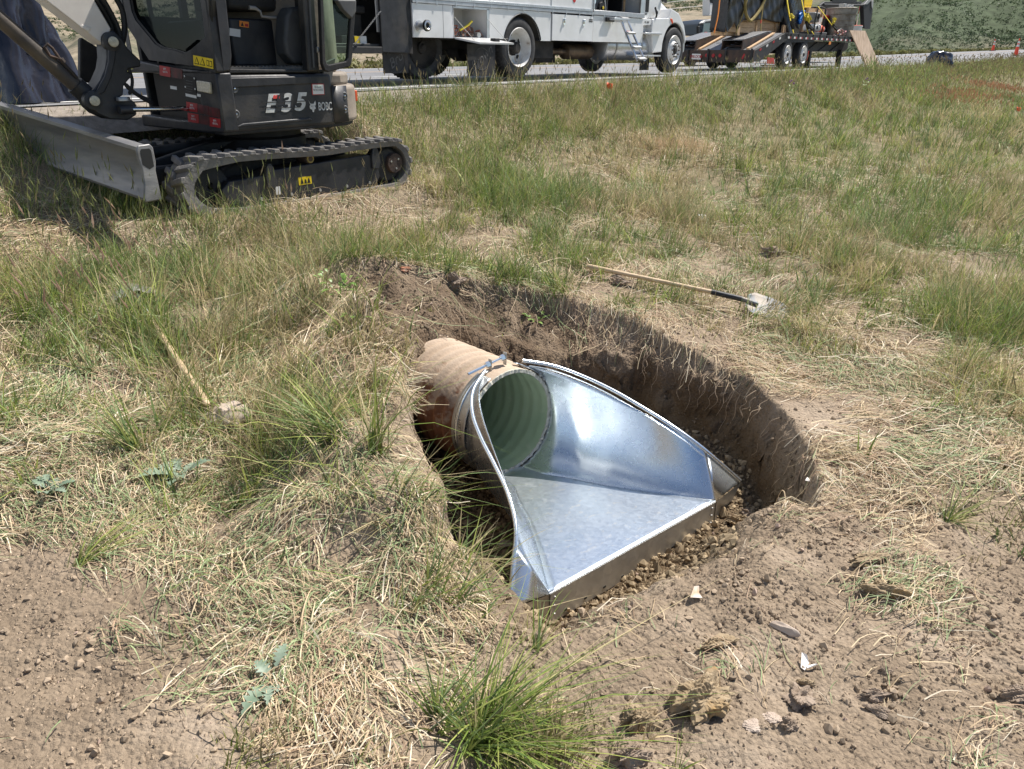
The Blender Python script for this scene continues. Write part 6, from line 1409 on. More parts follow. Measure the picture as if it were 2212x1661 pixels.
rock('soil_lump', 'crumbling sod lump in the grass right of the shovel', 'soil lump', 1665, 552, .12, .08, .06, M_clodd, 26, .35)
rock('stone', 'grey angular stone in the grass right of the shovel blade', 'stone', 1830, 738, .06, .04, .04, M_stone, 27, .1, 1)
rock('stone', 'dark stone in the grass above the left shovel blade', 'stone', 222, 570, .12, .08, .05, M_clodd, 28, .15, 1)
rock('painted_clod', 'orange sprayed clod behind the pit', 'clod', 876, 586, .05, .03, .02, mat('faded_orange_clod', (.55, .2, .1), (.35, .25, .18), 20, rough=.9), 29, .3)
# flat scraps
def scrap(name, label, cat, px, py, pts, sc_, m, tilt=(0, 0, 0), th=.003):
    p = ghit(px, py); q = MB(); q.add([(a * sc_, b * sc_, .006 * math.sin(i * 2.1)) for i, (a, b) in enumerate(pts)], [tuple(range(len(pts)))])
    o = q.build(name, m, None, smooth=0, thick=th); o.location = (p.x, p.y, p.z + .02); o.rotation_euler = tilt; return tag(o, label, cat)
M_paper = mat('white_scrap', (.78, .74, .7), rough=.6)
scrap('white_chip', 'white angular plaster chip on the bare soil', 'chip', *u6(988, 1065), [(-.5, -.9), (-.1, -1.3), (.2, -.9), (.55, -.1), (.3, .9), (-.2, 1.3)], .026, M_paper, (.35, .1, -.2))
scrap('grey_strip', 'small pale grey strip beside the white plaster chip', 'chip', *u6(1028, 1098), [(-1, -.35), (1, .1), (1, .5), (-1, .05)], .018, M_whitepl, (.2, 0, .1))
scrap('amber_shard', 'amber and white plastic shard on the soil in front of the pit', 'shard', *u6(385, 690), [(-1, -.6), (.9, -.7), (.8, .3), (1, 1.3), (0, 1.1)], .024, mat('amber_plastic', (.6, .36, .2), (.8, .75, .68), 25, rough=.4), (.5, .2, .2))
scrap('white_wrapper', 'crumpled white wrapper in the grass beyond the pit', 'wrapper', 1528, 482, [(-1, .5), (-.3, .8), (.3, -.1), (1, -.5), (.8, -1), (-.4, -.3)], .12, M_paper, (.6, .3, 0))
scrap('plaster_crumbs', 'crumbled white lump by the right corner of the pit', 'lump', *u6(1010, 70), [(-1, 0), (-.2, .7), (.9, .5), (1, -.4), (0, -.6)], .02, M_paper, (.4, .1, .3))
# shovel with ash handle on the far rim
def at_(px, py, h): p = ghit(px, py); return Vector((p.x, p.y, p.z + h))
a, b, c, d = at_(1270, 596, .075), at_(1547, 656, .08), at_(1607, 668, .075), at_(1692, 684, .035)
b = a + (d - a) * .64 + Vector((0, 0, .025)); c = a + (d - a) * .79 + Vector((0, 0, .025))
sh = thing('round_shovel', 'long wooden shovel with black collar lying on the far rim of the pit', 'shovel', tuple(a)); o0 = a.copy()
def taper(p, q, r0, r1, n=10): return MB().tube([p.lerp(q, t) for t in np.linspace(0, 1, n)], [r0 + (r1 - r0) * t for t in np.linspace(0, 1, n)], 12)
Z3 = Vector((0, 0, 0))
MB().tube([Z3 - (b - a).normalized() * .01, Z3, (b - a) * .02, (b - a) * .3, b - a], [.012, .019, .021, .017, .018], 12).build('handle', M_handle, sh)
taper(b - a, c - a, .0205, .021).build('collar', M_black, sh)
def shovel_blade(name, par, base_, tip, up, wd, m, dish=.035):
    ax = tip - base_; L_ = ax.length; ax.normalize(); sd_ = ax.cross(up).normalized(); up = sd_.cross(ax).normalized(); rows = []
    for t in np.linspace(0, 1, 22):
        hw = wd * (min(1, .55 + t * 3) if t < .15 else 1.0) * (1 if t < .55 else math.sqrt(max(0, 1 - ((t - .55) / .45) ** 2)) * 1.0 + .0)
        rows.append([base_ + ax * (L_ * t) + sd_ * (hw * s) + up * (dish * (s * s - .6) * (1 - t * .3) - .01 * math.sin(t * 3)) for s in np.linspace(-1, 1, 13)])
    o = MB().grid([[tuple(p) for p in r_] for r_ in rows]).build(name, m, par, smooth=60, thick=.004); return o, ax, sd_, up
M_shov = mat('worn_shovel_steel', (.13, .15, .18), (.18, .17, .16), 9, rough=.6, metal=.25, c3=(.24, .21, .18), s3=14, lo3=.5, hi3=.58)
shovel_blade('blade', sh, (c - a) + (d - c) * .12, d - a + (d - c) * .12, Vector((0, -.35, 1)), .135, M_shov, .02)
taper(c - a, (c - a) + (d - c) * .4, .02, .012).build('socket', M_shov, sh)
# second shovel, left, face down in the grass
a = at_(452, 905, .08); b = at_(322, 698, .06); c = at_(302, 670, .05)
s2 = thing('old_shovel', 'dusty shovel lying face down in the grass on the left', 'shovel', tuple(a))
MB().tube([(b - a) * -.012, Z3, (b - a) * .03, (b - a) * .35, b - a], [.008, .017, .019, .016, .019], 12).build('handle', M_handle, s2)
d1_ = (b - a).normalized(); MB().tube([b - a, b - a + d1_ * .05], .021, 12).build('collar', M_whitepl, s2)
e = b - a + d1_ * .05
MB().tube([e, e + d1_ * .12 + Vector((0, 0, .01)), e + d1_ * .24 + Vector((0, 0, .03))], [.021, .024, .03], 12).build('socket', M_greygear, s2)
M_old = mat('dusty_old_steel', (.36, .35, .34), (.25, .25, .26), 7, rough=.5, metal=.4, c3=(.4, .35, .3), s3=5, lo3=.5, hi3=.7)
f0 = e + d1_ * .2 + Vector((0, 0, .07)); f1 = f0 + d1_ * .30 + Vector((0, 0, -.03))
rows = []; sdv = Vector((d1_.y, -d1_.x, 0)).normalized()
for t in np.linspace(0, 1, 16):
    hw = .18 * (1 if t < .5 else math.sqrt(max(.0, 1 - ((t - .5) / .5) ** 2)))
    rows.append([tuple(f0.lerp(f1, t) + sdv * (hw * s) + Vector((0, 0, -.085 * abs(s) ** 2.2 + .012 * math.cos(s * 9) * (1 - t)))) for s in np.linspace(-1, 1, 17)])
MB().grid(rows).build('blade', M_old, s2, smooth=60, thick=.005)
# marker flags
def flag(lb, px, py, h=.25):
    p = ghit(px, py); f = thing('marker_flag', lb, 'marker flag', tuple(p), 0, 'orange marker flags in the meadow')
    MB().tube([(0, 0, 0), (.01, 0, h)], .003, 5).build('wire', M_bolt, f); q = MB(); q.grid([[(.01 + .1 * t, .02 * math.sin(t * 5), h - .09 - .03 * t), (.01 + .1 * t, .02 * math.sin(t * 5 + .6), h - .02 * t)] for t in np.linspace(0, 1, 8)]); q.build('flag_sheet', mat('flag_orange', (.95, .13, .03), rough=.6), f, smooth=60, thick=.001)
flag('small orange marker flag in the grass in front of the truck', 1308, 205, .20); flag('orange marker flag at the right edge of the meadow', 2188, 262, .36)
# black plastic over something at far left
lp = ghit(40, 235)
rows = []; rg = np.random.default_rng(11)
for a_ in np.linspace(0, 2 * math.pi, 73):
    row = []
    for t in np.linspace(0, 1, 40):
        rr_ = (.66 - .46 * t ** .9) * (1 + .12 * math.sin(a_ * 5 + t * 3) * (1 - t * .5) + .08 * math.sin(a_ * 11 - t * 7 + math.sin(t * 9)) + .05 * abs(math.sin(a_ * 9.5 + t * 12))); row.append((rr_ * math.cos(a_), rr_ * .8 * math.sin(a_), 1.9 * t - .05))
    row.append((0, 0, 1.92)); rows.append(row)
o_ = MB().grid(rows).build('plastic_cover', M_plastic, None, smooth=70); o_.location = (lp.x - .34, lp.y + .5, lp.z + .1); tag(o_, 'tall black plastic sheet draped over equipment at the far left', 'plastic cover')

# ================= LOOSE SOIL =================
def scatter_clods(name, xs, ys, rad, cols, lvl, m, sink=.2):
    v0, f0 = (ico(1) if lvl else (np.array([[1, 0, 0], [-1, 0, 0], [0, 1, 0], [0, -1, 0], [0, 0, 1], [0, 0, -.6]], float), np.array([[0, 2, 4], [2, 1, 4], [1, 3, 4], [3, 0, 4], [2, 0, 5], [1, 2, 5], [3, 1, 5], [0, 3, 5]])))
    n = len(xs); zs = ground(xs, ys); V = v0[None] * rng.uniform(.65, 1.35, (n, len(v0), 1)); an = rng.uniform(0, 6.28, n); c, s_ = np.cos(an)[:, None], np.sin(an)[:, None]
    sc3 = rad[:, None] * rng.uniform(.7, 1.25, (n, 3)); V = V * sc3[:, None, :]
    tl_ = rng.uniform(-.6, .6, n)[:, None]; V[:, :, 2] = V[:, :, 2] + V[:, :, 0] * tl_
    X = V[:, :, 0] * c - V[:, :, 1] * s_; Y = V[:, :, 0] * s_ + V[:, :, 1] * c
    V = np.stack([X + xs[:, None], Y + ys[:, None], V[:, :, 2] + (zs + rad * sink)[:, None]], 2)
    F_ = (f0[None] + (np.arange(n) * len(v0))[:, None, None]).reshape(-1, 3)
    return npmesh(name, V.reshape(-1, 3), F_, m, smooth=False, col=np.repeat(cols, len(v0), 0), n=3)
def cmat():
    m = bpy.data.materials.new('loose_crumbs'); m.use_nodes = True; n = m.node_tree; at = n.nodes.new('ShaderNodeAttribute'); at.attribute_name = 'tint'
    n.links.new(at.outputs['Color'], n.nodes['Principled BSDF'].inputs['Base Color']); n.nodes['Principled BSDF'].inputs['Roughness'].default_value = .95; n.nodes['Principled BSDF'].inputs['Specular IOR Level'].default_value = .1; return m
M_cr = cmat()
def polar(n, r0, r1, k, az0=-50, az1=50):
    u = rng.random(n); e = 2 - k; r = (r0 ** e + u * (r1 ** e - r0 ** e)) ** (1 / e); a = np.radians(rng.uniform(az0, az1, n)); return r * np.sin(a), r * np.cos(a)
x, y = polar(200000, 1.0, 6.5, 1.1, -62, 66); b_ = bare(x, y); k = pitk(x, y)
pw_ = np.clip(.6 + 1.4 * fbm(x + 3, y, 2.3, 3), .25, 1); keep = rng.random(len(x)) < np.clip(b_ * 1.0 + .02, 0, 1) * np.where((k > .1) & (k < .9), .35, np.where(k >= .9, 1, pw_)); x, y, k = x[keep], y[keep], k[keep]
rad = np.exp(rng.normal(np.log(.0034), .5, len(x))).clip(.0015, .016) * (1 + .15 * np.hypot(x, y) / 3)
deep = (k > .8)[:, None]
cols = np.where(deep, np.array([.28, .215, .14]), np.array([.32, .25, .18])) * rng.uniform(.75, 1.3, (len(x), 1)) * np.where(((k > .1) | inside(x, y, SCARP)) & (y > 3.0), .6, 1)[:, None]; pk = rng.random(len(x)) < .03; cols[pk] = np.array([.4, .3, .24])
big = rad > .0085
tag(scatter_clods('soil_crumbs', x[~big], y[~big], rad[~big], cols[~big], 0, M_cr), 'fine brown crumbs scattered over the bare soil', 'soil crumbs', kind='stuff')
# coarser clods, thick along the toe of the end section and on the pit floor
n2 = 9000; fx = rng.uniform(-.7, 1.6, n2); fy = rng.uniform(1.9, 4.5, n2); fk = pitk(fx, fy); kp = (fk > .35) & ((fk > .93) | (fy < 3.3)) & (rng.random(n2) < np.where(fy > 3.9, .4, 1)); fx, fy = fx[kp], fy[kp]
fr_ = np.exp(rng.normal(np.log(.0095), .5, len(fx))).clip(.004, .032)
xx = np.r_[x[big], fx]; yy = np.r_[y[big], fy]; rr2 = np.r_[rad[big], fr_]; cc = np.r_[cols[big], np.array([.29, .225, .145]) * rng.uniform(.7, 1.35, (len(fx), 1))]
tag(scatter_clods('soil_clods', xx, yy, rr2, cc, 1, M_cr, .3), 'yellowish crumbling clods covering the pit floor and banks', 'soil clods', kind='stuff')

# ================= GRASS =================
M_grass = leaf_mat('grass_blades', .3, .5); M_straw = leaf_mat('dry_straw', .15, .6)
GREEN = np.array([[.20, .28, .06], [.22, .30, .12], [.36, .40, .11], [.13, .20, .07], [.52, .43, .25], [.38, .33, .17]])
STRAW = np.array([[.60, .49, .32], [.50, .38, .24], [.68, .60, .46], [.30, .36, .18], [.40, .28, .19], [.24, .31, .15]])
def blades(x, y, L_, W_, lean, az, bend, col, nseg=3, z=None, root=.0):
    n = len(x); z = ground(x, y) if z is None else z; t = np.linspace(0, 1, nseg + 1)[None, :]
    hx, hy = np.cos(az)[:, None], np.sin(az)[:, None]
    d = lean[:, None] * t + bend[:, None] * t ** 2
    ln = L_[:, None]; hor = ln * d; ver = ln * t * np.sqrt(np.clip(1 - (lean[:, None] + bend[:, None] * t) ** 2 * .55, .08, 1))
    px = x[:, None] + hx * hor; py = y[:, None] + hy * hor; pz = z[:, None] - .008 + ver
    tw = rng.uniform(0, 3.14, n)[:, None] + t * .8; sx, sy = np.cos(tw), np.sin(tw); wv = W_[:, None] * (1 - t ** 1.6 * .96) * .5
    A_ = np.stack([px - sx * wv, py - sy * wv, pz], 2); B_ = np.stack([px + sx * wv, py + sy * wv, pz], 2)
    V = np.stack([A_, B_], 2).reshape(n, -1, 3); m = (nseg + 1) * 2
    q = np.array([[2 * k, 2 * k + 1, 2 * k + 3, 2 * k + 2] for k in range(nseg)]); F_ = (q[None] + (np.arange(n) * m)[:, None, None]).reshape(-1, 4)
    g = np.linspace(.75, 1.15, nseg + 1)[None, :, None]; cc = np.repeat(col[:, None, :] * g, 2, 1).reshape(-1, 3)
    return V.reshape(-1, 3), F_, cc
def merge(name, parts, m):
    Vs, Fs, Cs = [], [], []; o = 0
    for v, f, c in parts: Vs.append(v); Fs.append(f + o); Cs.append(c); o += len(v)
    return npmesh(name, np.concatenate(Vs), np.concatenate(Fs), m, smooth=True, col=np.clip(np.concatenate(Cs), .005, .95))
def yl(x, y): return (x - OT[0]) * YT[0] + (y - OT[1]) * YT[1]
def blocked(x, y):
    rx = x - EXF.O[0]; ry = y - EXF.O[1]; lx = rx * EXF.X[0] + ry * EXF.X[1]; ly = rx * EXF.Y[0] + ry * EXF.Y[1]
    b_ = (lx > -.1) & (lx < 2.35) & (((ly > -.02) & (ly < .36)) | ((ly > 1.34) & (ly < 1.72)))
    l2x = (x - OT[0]) * XT[0] + (y - OT[1]) * XT[1]
    return b_ | ((yl(x, y) > -1.05) & (yl(x, y) < 13.2)) | (pitk(x, y) > .12)
def pick(T, p, n): return T[rng.choice(len(T), n, p=np.array(p) / sum(p))] * rng.uniform(.75, 1.25, (n, 1))
# standing grass
parts = []
def worn(x, y):
    d = np.full(x.shape, 9.)
    for i in range(len(PATH) - 1): d = np.minimum(d, seg_d(x, y, PATH[i], PATH[i + 1]))
    a = .8 * np.exp(-(d / .26) ** 2); b_ = np.exp(-(((x - 4.35) ** 2 / .5 + (y - 6.9) ** 2 / .25)))
    return np.clip(a * (.75 + .8 * fbm(x, y, 2, 2)) + b_, 0, 1)
def clumped(NC, r0, r1, kk, nb, base_h, wide, thr=.22):
    cx, cy = polar(NC, r0, r1, kk, -46, 46); G = lookup(GG, cx, cy); nz = fbm(cx, cy, .9, 3) * .55 + fbm(cx, cy, 3.4, 2) * .9; far = np.clip((np.hypot(cx, cy) - 7) / 5, 0, 1)
    pr = np.clip((G - thr + nz * (1.0 - .4 * far)) * 1.2, 0, 1); pr = np.maximum(pr, far * .45); pr = np.where(G < .06, pr * .1, pr) * (1 - .93 * inside(cx, cy, SCARP)) * (1 - .9 * worn(cx, cy))
    kp = rng.random(NC) < pr; cx, cy, pr = cx[kp], cy[kp], pr[kp]; m = len(cx); cr = np.hypot(cx, cy)
    ch = (base_h + .20 * pr + .10 * np.clip((cr - 6) / 6, 0, 1)) * np.exp(rng.normal(0, .33, m)).clip(.4, 1.7)
    zone = fbm(cx, cy, .45, 2); dryz = fbm(cx + 40, cy, .6, 3)
    u_ = rng.random(m) + zone * .9; cc = np.where(u_ < .32, 1, np.where(u_ < .62, 0, np.where(u_ < .85, 2, 3))); cc = np.where((dryz > .04) & (rng.random(m) < .6), 4, cc); cc = np.where(rng.random(m) < .10, 5, cc)
    caz = rng.normal(.1, 1.6, m); cl_ = np.abs(rng.normal(.28, .22, m)); cs = rng.uniform(.012, .05, m) * (1 + cr * .12); cw = rng.uniform(.0030, .0072, m) * wide; nn = (nb * rng.uniform(.3, 1.7, m)).astype(int) + 3
    i = np.repeat(np.arange(m), nn); n = len(i); x = cx[i] + rng.normal(0, 1, n) * cs[i]; y = cy[i] + rng.normal(0, 1, n) * cs[i]; k = ~blocked(x, y); i, x, y = i[k], x[k], y[k]; n = len(i); r_ = np.hypot(x, y)
    ci = np.where(rng.random(n) < .16, rng.choice([4, 5, 4, 2], n), cc[i]); col = GREEN[ci] * (rng.uniform(.7, 1.25, (m, 1))[i]) * rng.uniform(.65, 1.4, (n, 1))
    az = caz[i] + rng.normal(0, .9, n); h = ch[i] * rng.uniform(.35, 1.25, n)
    return blades(x, y, h, np.maximum(cw[i] * rng.uniform(.6, 1.3, n), r_ * .0007), np.clip(cl_[i] + rng.normal(0, .2, n), 0, 1), az, np.abs(rng.normal(.25, .35, n)), col, 3)
parts.append(clumped(17000, 1.2, 9, 1.0, 10, .05, 1.05)); parts.append(clumped(15000, 5, 34, 1.15, 13, .06, 1.2, .18)); parts.append(clumped(9000, 2.2, 12, 1.1, 4, .04, 1.6, .1))
# long laid grass and straw, following the ground
def laid(n, r0, r1, k, Lr, Wr, T, pw, thr, h, sel=None, az_b=None):
    x, y = polar(n, r0, r1, k); D = lookup(T, x, y); nz = fbm(x + 13, y, 1.6, 3) * 1.0 + fbm(x, y, 6, 2) * .5
    kp = (rng.random(n) < np.clip((D - thr + nz * 1.1) * 1.2, .0, 1) * (1 - .85 * inside(x, y, SCARP))) & ~blocked(x, y); x, y = x[kp], y[kp]; n = len(x)
    L_ = rng.uniform(*Lr, n) * np.exp(rng.normal(0, .25, n)); flow = fbm(x, y, .8, 2) * 5 + .3; az = flow + rng.normal(0, .7, n); cu = rng.normal(0, .35, n); t = np.linspace(0, 1, 5)[None, :]
    a = az[:, None] + cu[:, None] * (t - .5); ds = L_[:, None] / 4
    px = x[:, None] + np.cumsum(np.cos(a) * ds, 1) - L_[:, None] * .5 * np.cos(az)[:, None]; py = y[:, None] + np.cumsum(np.sin(a) * ds, 1) - L_[:, None] * .5 * np.sin(az)[:, None]
    gz = ground(px, py); g1 = gz.max(1, keepdims=True); gz = np.maximum(gz, g1 - .12)
    lift_ = rng.exponential(h, n)[:, None] * (1 + 0 * t) + rng.uniform(0, .03, n)[:, None] * np.sin(t * 3.14) + rng.normal(0, .0025, (n, 5)); pz = gz + .003 + np.abs(lift_) + rng.normal(0, .25, n)[:, None] * (t - .5) * L_[:, None] * .35
    pz = np.maximum(pz, ground(px, py) + .002)
    W_ = np.maximum(rng.uniform(*Wr, n), np.hypot(x, y) * .00055)[:, None] * (1 - .6 * t) * .5; nx_, ny_ = -np.sin(a), np.cos(a); tz = rng.uniform(-.8, .8, n)[:, None]
    A_ = np.stack([px - nx_ * W_, py - ny_ * W_, pz - tz * W_], 2); B_ = np.stack([px + nx_ * W_, py + ny_ * W_, pz + tz * W_], 2)
    V = np.stack([A_, B_], 2).reshape(n, -1, 3); q = np.array([[2 * k, 2 * k + 1, 2 * k + 3, 2 * k + 2] for k in range(4)]); F_ = (q[None] + (np.arange(n) * 10)[:, None, None]).reshape(-1, 4)
    gl_ = fbm(x + 70, y, .9, 2) > .02; c = pick(STRAW, [3.4, 3, 1.6, .5, 2.2, .5], n); c2 = pick(STRAW, [2, 1.6, 1, 1.6, 1.2, 1.8], n); c = np.where(gl_[:, None], c2, c)
    return V.reshape(-1, 3), F_, np.repeat(c, 10, 0)
sp = [laid(135000, 1.0, 5.5, .9, (.03, .17), (.0022, .0052), LL, .9, .34, .008), laid(110000, 3.5, 14, 1.1, (.08, .30), (.003, .006), LL, .9, .16, .016), laid(16000, 1.0, 5, .9, (.03, .16), (.002, .004), np.ones_like(LL) * .40, .9, .28, .004)]
tag(merge('straw_litter', sp, M_straw), 'pale cut straw and laid grass matting the ground around the pit', 'straw', kind='stuff')
# seed stalks
def stalks(x, y, H, colr, headl=.06, headw=.009, lean=.12, azm=None):
    n = len(x); H = np.asarray(H) * np.ones(n); az = rng.uniform(0, 6.28, n) if azm is None else azm + rng.normal(0, .5, n); ln = np.abs(rng.normal(lean, .09, n)); bn = rng.uniform(0, .25, n)
    rr_ = np.hypot(x, y); w = np.maximum(.0018, rr_ * .00035) * np.ones(n)
    a = blades(x, y, H, w, ln, az, bn, np.ones((n, 1)) * np.array([.3, .3, .13]) * rng.uniform(.7, 1.2, (n, 1)), 4)
    v = a[0].reshape(n, 10, 3); tip = (v[:, 8] + v[:, 9]) / 2; pre = (v[:, 6] + v[:, 7]) / 2; d = tip - pre; d /= np.linalg.norm(d, axis=1)[:, None]; hl = headl * rng.uniform(.7, 1.3, n)
    V = []; F_ = []; c = []
    for k in range(3):
        an = k * 1.05; sd_ = np.stack([np.cos(an) * np.ones(n), np.sin(an) * np.ones(n), np.zeros(n)], 1) * np.maximum(headw, rr_ * .0009)[:, None] * .5
        q = np.stack([tip - d * hl[:, None] * .2, tip + d * hl[:, None] * .25 + sd_, tip + d * hl[:, None], tip + d * hl[:, None] * .25 - sd_], 1); V.append(q.reshape(-1, 3)); F_.append(np.arange(4 * n).reshape(n, 4) + 4 * n * k); c.append(np.repeat(colr * rng.uniform(.7, 1.25, (n, 1)), 4, 0))
    return [a, (np.concatenate(V), np.concatenate(F_), np.concatenate(c))]
def around(pxs, n, sprd):
    P = [ghit(*p_) for p_ in pxs]; i = rng.integers(0, len(P), n); return np.array([P[k].x for k in i]) + rng.normal(0, sprd, n), np.array([P[k].y for k in i]) + rng.normal(0, sprd, n)
xs_, ys_ = around([(60, 480), (170, 490), (300, 500), (380, 500), (450, 500), (560, 500), (330, 560), (100, 560), (620, 470)], 240, .3); kp = ~blocked(xs_, ys_); parts += stalks(xs_[kp], ys_[kp], rng.uniform(.22, .50, kp.sum()), np.array([.34, .36, .17]), .075, .011)
xs_, ys_ = around([(600, 460), (250, 620), (280, 700), (40, 740), (200, 760), (310, 600), (340, 640)], 70, .22); kp = ~blocked(xs_, ys_); parts += stalks(xs_[kp], ys_[kp], rng.uniform(.25, .5, kp.sum()), np.array([.50, .37, .27]), .09, .016, .35, 2.6)
ta = rng.uniform(-12, 60, 5200); tb = -1.2 - rng.exponential(1.2, 5200); vp = np.array([TRF.world(a, b, 0) for a, b in zip(ta, tb)]); kp = ~blocked(vp[:, 0], vp[:, 1]); vp = vp[kp]
parts += stalks(vp[:, 0], vp[:, 1], rng.uniform(.25, .52, len(vp)), np.array([.38, .32, .2]), .07, .012)
# fringe of tall grass against the road
ta = rng.uniform(-12, 75, 26000); tb = -1.15 - rng.exponential(.7, 26000); vp = np.array([TRF.world(a, b, 0) for a, b in zip(ta, tb)]); kp = ~blocked(vp[:, 0], vp[:, 1]); vp = vp[kp]; n = len(vp)
parts.append(blades(vp[:, 0], vp[:, 1], rng.uniform(.12, .36, n), np.maximum(.005, np.hypot(vp[:, 0], vp[:, 1]) * .0006), np.abs(rng.normal(.2, .2, n)), rng.uniform(0, 6.28, n), rng.uniform(0, .6, n), pick(GREEN, [2, 3, 2, 1, 2.2, 2], n), 3))
ta = rng.uniform(-9, 3, 9000); tb = rng.uniform(-2.7, -1.15, 9000); vp = np.array([TRF.world(a, b, 0) for a, b in zip(ta, tb)]); kp = ~blocked(vp[:, 0], vp[:, 1]); vp = vp[kp]; n = len(vp)
parts.append(blades(vp[:, 0], vp[:, 1], rng.uniform(.1, .34, n), np.maximum(.006, np.hypot(vp[:, 0], vp[:, 1]) * .0007), np.abs(rng.normal(.25, .25, n)), rng.uniform(0, 6.28, n), rng.uniform(0, .7, n), pick(GREEN, [3, 3, 3, 1, 2, 2], n), 3))
tag(merge('meadow_grass', parts, M_grass), 'mixed green and drying meadow grass between the pit and the road', 'grass', kind='stuff')
# rusty orange dock grass
xs_, ys_ = around([(2090, 225), (2130, 205), (2170, 210), (2060, 235)], 700, .6); o_ = merge('rust_grass', stalks(xs_, ys_, rng.uniform(.25, .42, len(xs_)), np.array([.64, .40, .25]), .11, .017, .15), M_grass); tag(o_, 'rusty orange seeding grass patch at the right side of the meadow', 'grass', kind='stuff')
xs_, ys_ = around([(1440, 318), (1470, 325), (1500, 320), (1400, 322)], 2600, .22); n = len(xs_); o_ = merge('tan_grass', [blades(xs_, ys_, rng.uniform(.1, .22, n), np.full(n, .006), np.abs(rng.normal(.5, .3, n)), rng.uniform(0, 6.28, n), rng.uniform(.2, .8, n), np.array([.62, .47, .3]) * rng.uniform(.75, 1.2, (n, 1)), 3)], M_straw); tag(o_, 'tuft of pale tan bleached grass in the middle of the meadow', 'grass', kind='stuff')
# individual tussocks
def tussock(label, px, py, n, R0, H, W_, az0, sprd, lean=.55, pal=(3, 2, 3, 1.5, .8, .8)):
    p = ghit(px, py); x = p.x + rng.normal(0, R0, n); y = p.y + rng.normal(0, R0 * .8, n); az = az0 + rng.normal(0, sprd, n) if az0 is not None else np.arctan2(y - p.y, x - p.x) + rng.normal(0, .5, n)
    pal = list(pal); pal[4] += 1.0; pal[5] += .8; k_ = 1 + (n // 40 if n > 99 else 0); j_ = rng.integers(0, k_, n); ox, oy = rng.normal(0, R0 * 1.2, k_), rng.normal(0, R0, k_); x = x * .35 + p.x * .65 + ox[j_]; y = y * .35 + p.y * .65 + oy[j_]; la = rng.normal(0, .35, k_)[j_]
    v, f, c = blades(x, y, H * rng.uniform(.2, 1.2, n) * rng.uniform(.6, 1.15, k_)[j_], rng.uniform(.45, 1.4, n) * W_, np.clip(np.abs(rng.normal(lean, .3, n)), 0, 1.1), az + la, np.abs(rng.normal(.3, .4, n)), pick(GREEN, pal, n), 5)
    o = npmesh('grass_tussock', v - np.array(p), f, M_grass, True, np.clip(c, .01, .9)); o.location = p; return tag(o, label, 'tussock')
tussock('large green tussock fanning right in the bottom middle foreground', 1045, 1590, 380, .045, .40, .0066, .15, .8, .8, (12, 4, 10, 2, .5, 0))
tussock('second fan of blades rising left behind the bottom middle tussock', 985, 1590, 110, .03, .24, .0065, 1.9, .8, .5, (8, 6, 6, 3, 0, 0))
tussock('tall upright green blades beside the left side of the pipe', 815, 1010, 60, .06, .42, .0085, 1.3, .9, .18, (3, 1, 2, 1, .2, .3))
tussock('slanting green sheaf hanging over the left pit edge', 720, 930, 200, .10, .36, .0065, 2.9, .5, .7)
tussock('thick bent clump around the left shovel handle', 355, 965, 90, .07, .36, .0075, 2.4, .5, .5, (2, 3, 2, 2, 1, 1))
tussock('tall grass clump leaning over the middle of the left shovel handle', 318, 800, 150, .10, .46, .007, 2.2, .6, .35, (2, 2, 2, 2, 1, 1))
tussock('tall seeding clump in front of the left shovel blade', 262, 745, 170, .12, .50, .007, 2.0, .8, .3, (2, 2, 2, 1, 1.5, 1))
tussock('matted tuft spilling over the left pit edge below the pipe', 900, 1090, 190, .13, .26, .006, -.3, .8, .8, (2, 3, 1, 1, 1.5, 1))
tussock('matted straw coloured tuft on the hummock left of the pit', 760, 1120, 240, .16, .26, .006, None, 0, .8, (1, 2, 1, 1, 4, 2))
tussock('ragged tuft on the near left bank above the bottom tussock', 820, 1270, 110, .13, .20, .006, .4, 1., .8, (1, 2, 1, 1, 4, 2))
tussock('ragged green tuft on the bank left of the pipe', 640, 1010, 230, .15, .30, .006, None, 0, .7, (2, 3, 2, 1, 1, 1))
tussock('dark green clump below the left bank by the thistle', 390, 1080, 160, .09, .28, .006, 1.8, .9, .6)
tussock('yellow green sprawling blades at the left middle edge', 160, 1215, 60, .04, .34, .006, .55, .35, .95, (3, 1, 4, 1, 1, 1))
tussock('green drooping clump at the near left corner of the steel toe plate', 930, 1310, 120, .06, .24, .007, .1, .8, .6, (3, 3, 2, 1, .6, .6))
tussock('small blue green sprout between two clay clods', 1335, 1620, 16, .015, .13, .008, None, 0, .35, (1, 3, 1, 1, 0, 0))
tussock('spiky green sprout at the bottom edge right of the clods', 1465, 1655, 18, .02, .14, .007, None, 0, .4, (2, 3, 1, 1, 0, 0))
tussock('green blades bending at the front corner of the toe plate', 1150, 1400, 22, .03, .18, .007, .9, .5, .3, (3, 2, 2, 1, 0, 0))
tussock('dense green patch of broad blades right of the wrapper', 1590, 490, 200, .20, .30, .009, None, 0, .15, (4, 2, 2, 1, 0, 0))
tussock('dense green patch of broad blades above the sod lump', 1720, 540, 300, .26, .28, .009, None, 0, .2, (4, 2, 2, 1, 0, 0))
tussock('bright green clump growing right of the sod lump', 1805, 580, 220, .22, .28, .009, None, 0, .2, (4, 2, 3, 1, 0, 0))
tussock('green tuft directly behind the shovel handle', 1340, 500, 160, .22, .26, .008, None, 0, .25)
tussock('green tuft on the rim behind the back of the pit', 1150, 560, 200, .24, .28, .008, None, 0, .3)
tussock('leafy green tuft left of the soil lump behind the pit', 930, 560, 180, .22, .26, .008, None, 0, .3)
tussock('flattened green tuft in the straw at the right', *u6(1850, 240), 90, .05, .20, .006, 0, .8, .95)
tussock('broad flattened green sheaf under the shovel blade', 1660, 712, 240, .16, .34, .006, -.2, .5, .95, (2, 4, 1, 2, 1, 1))
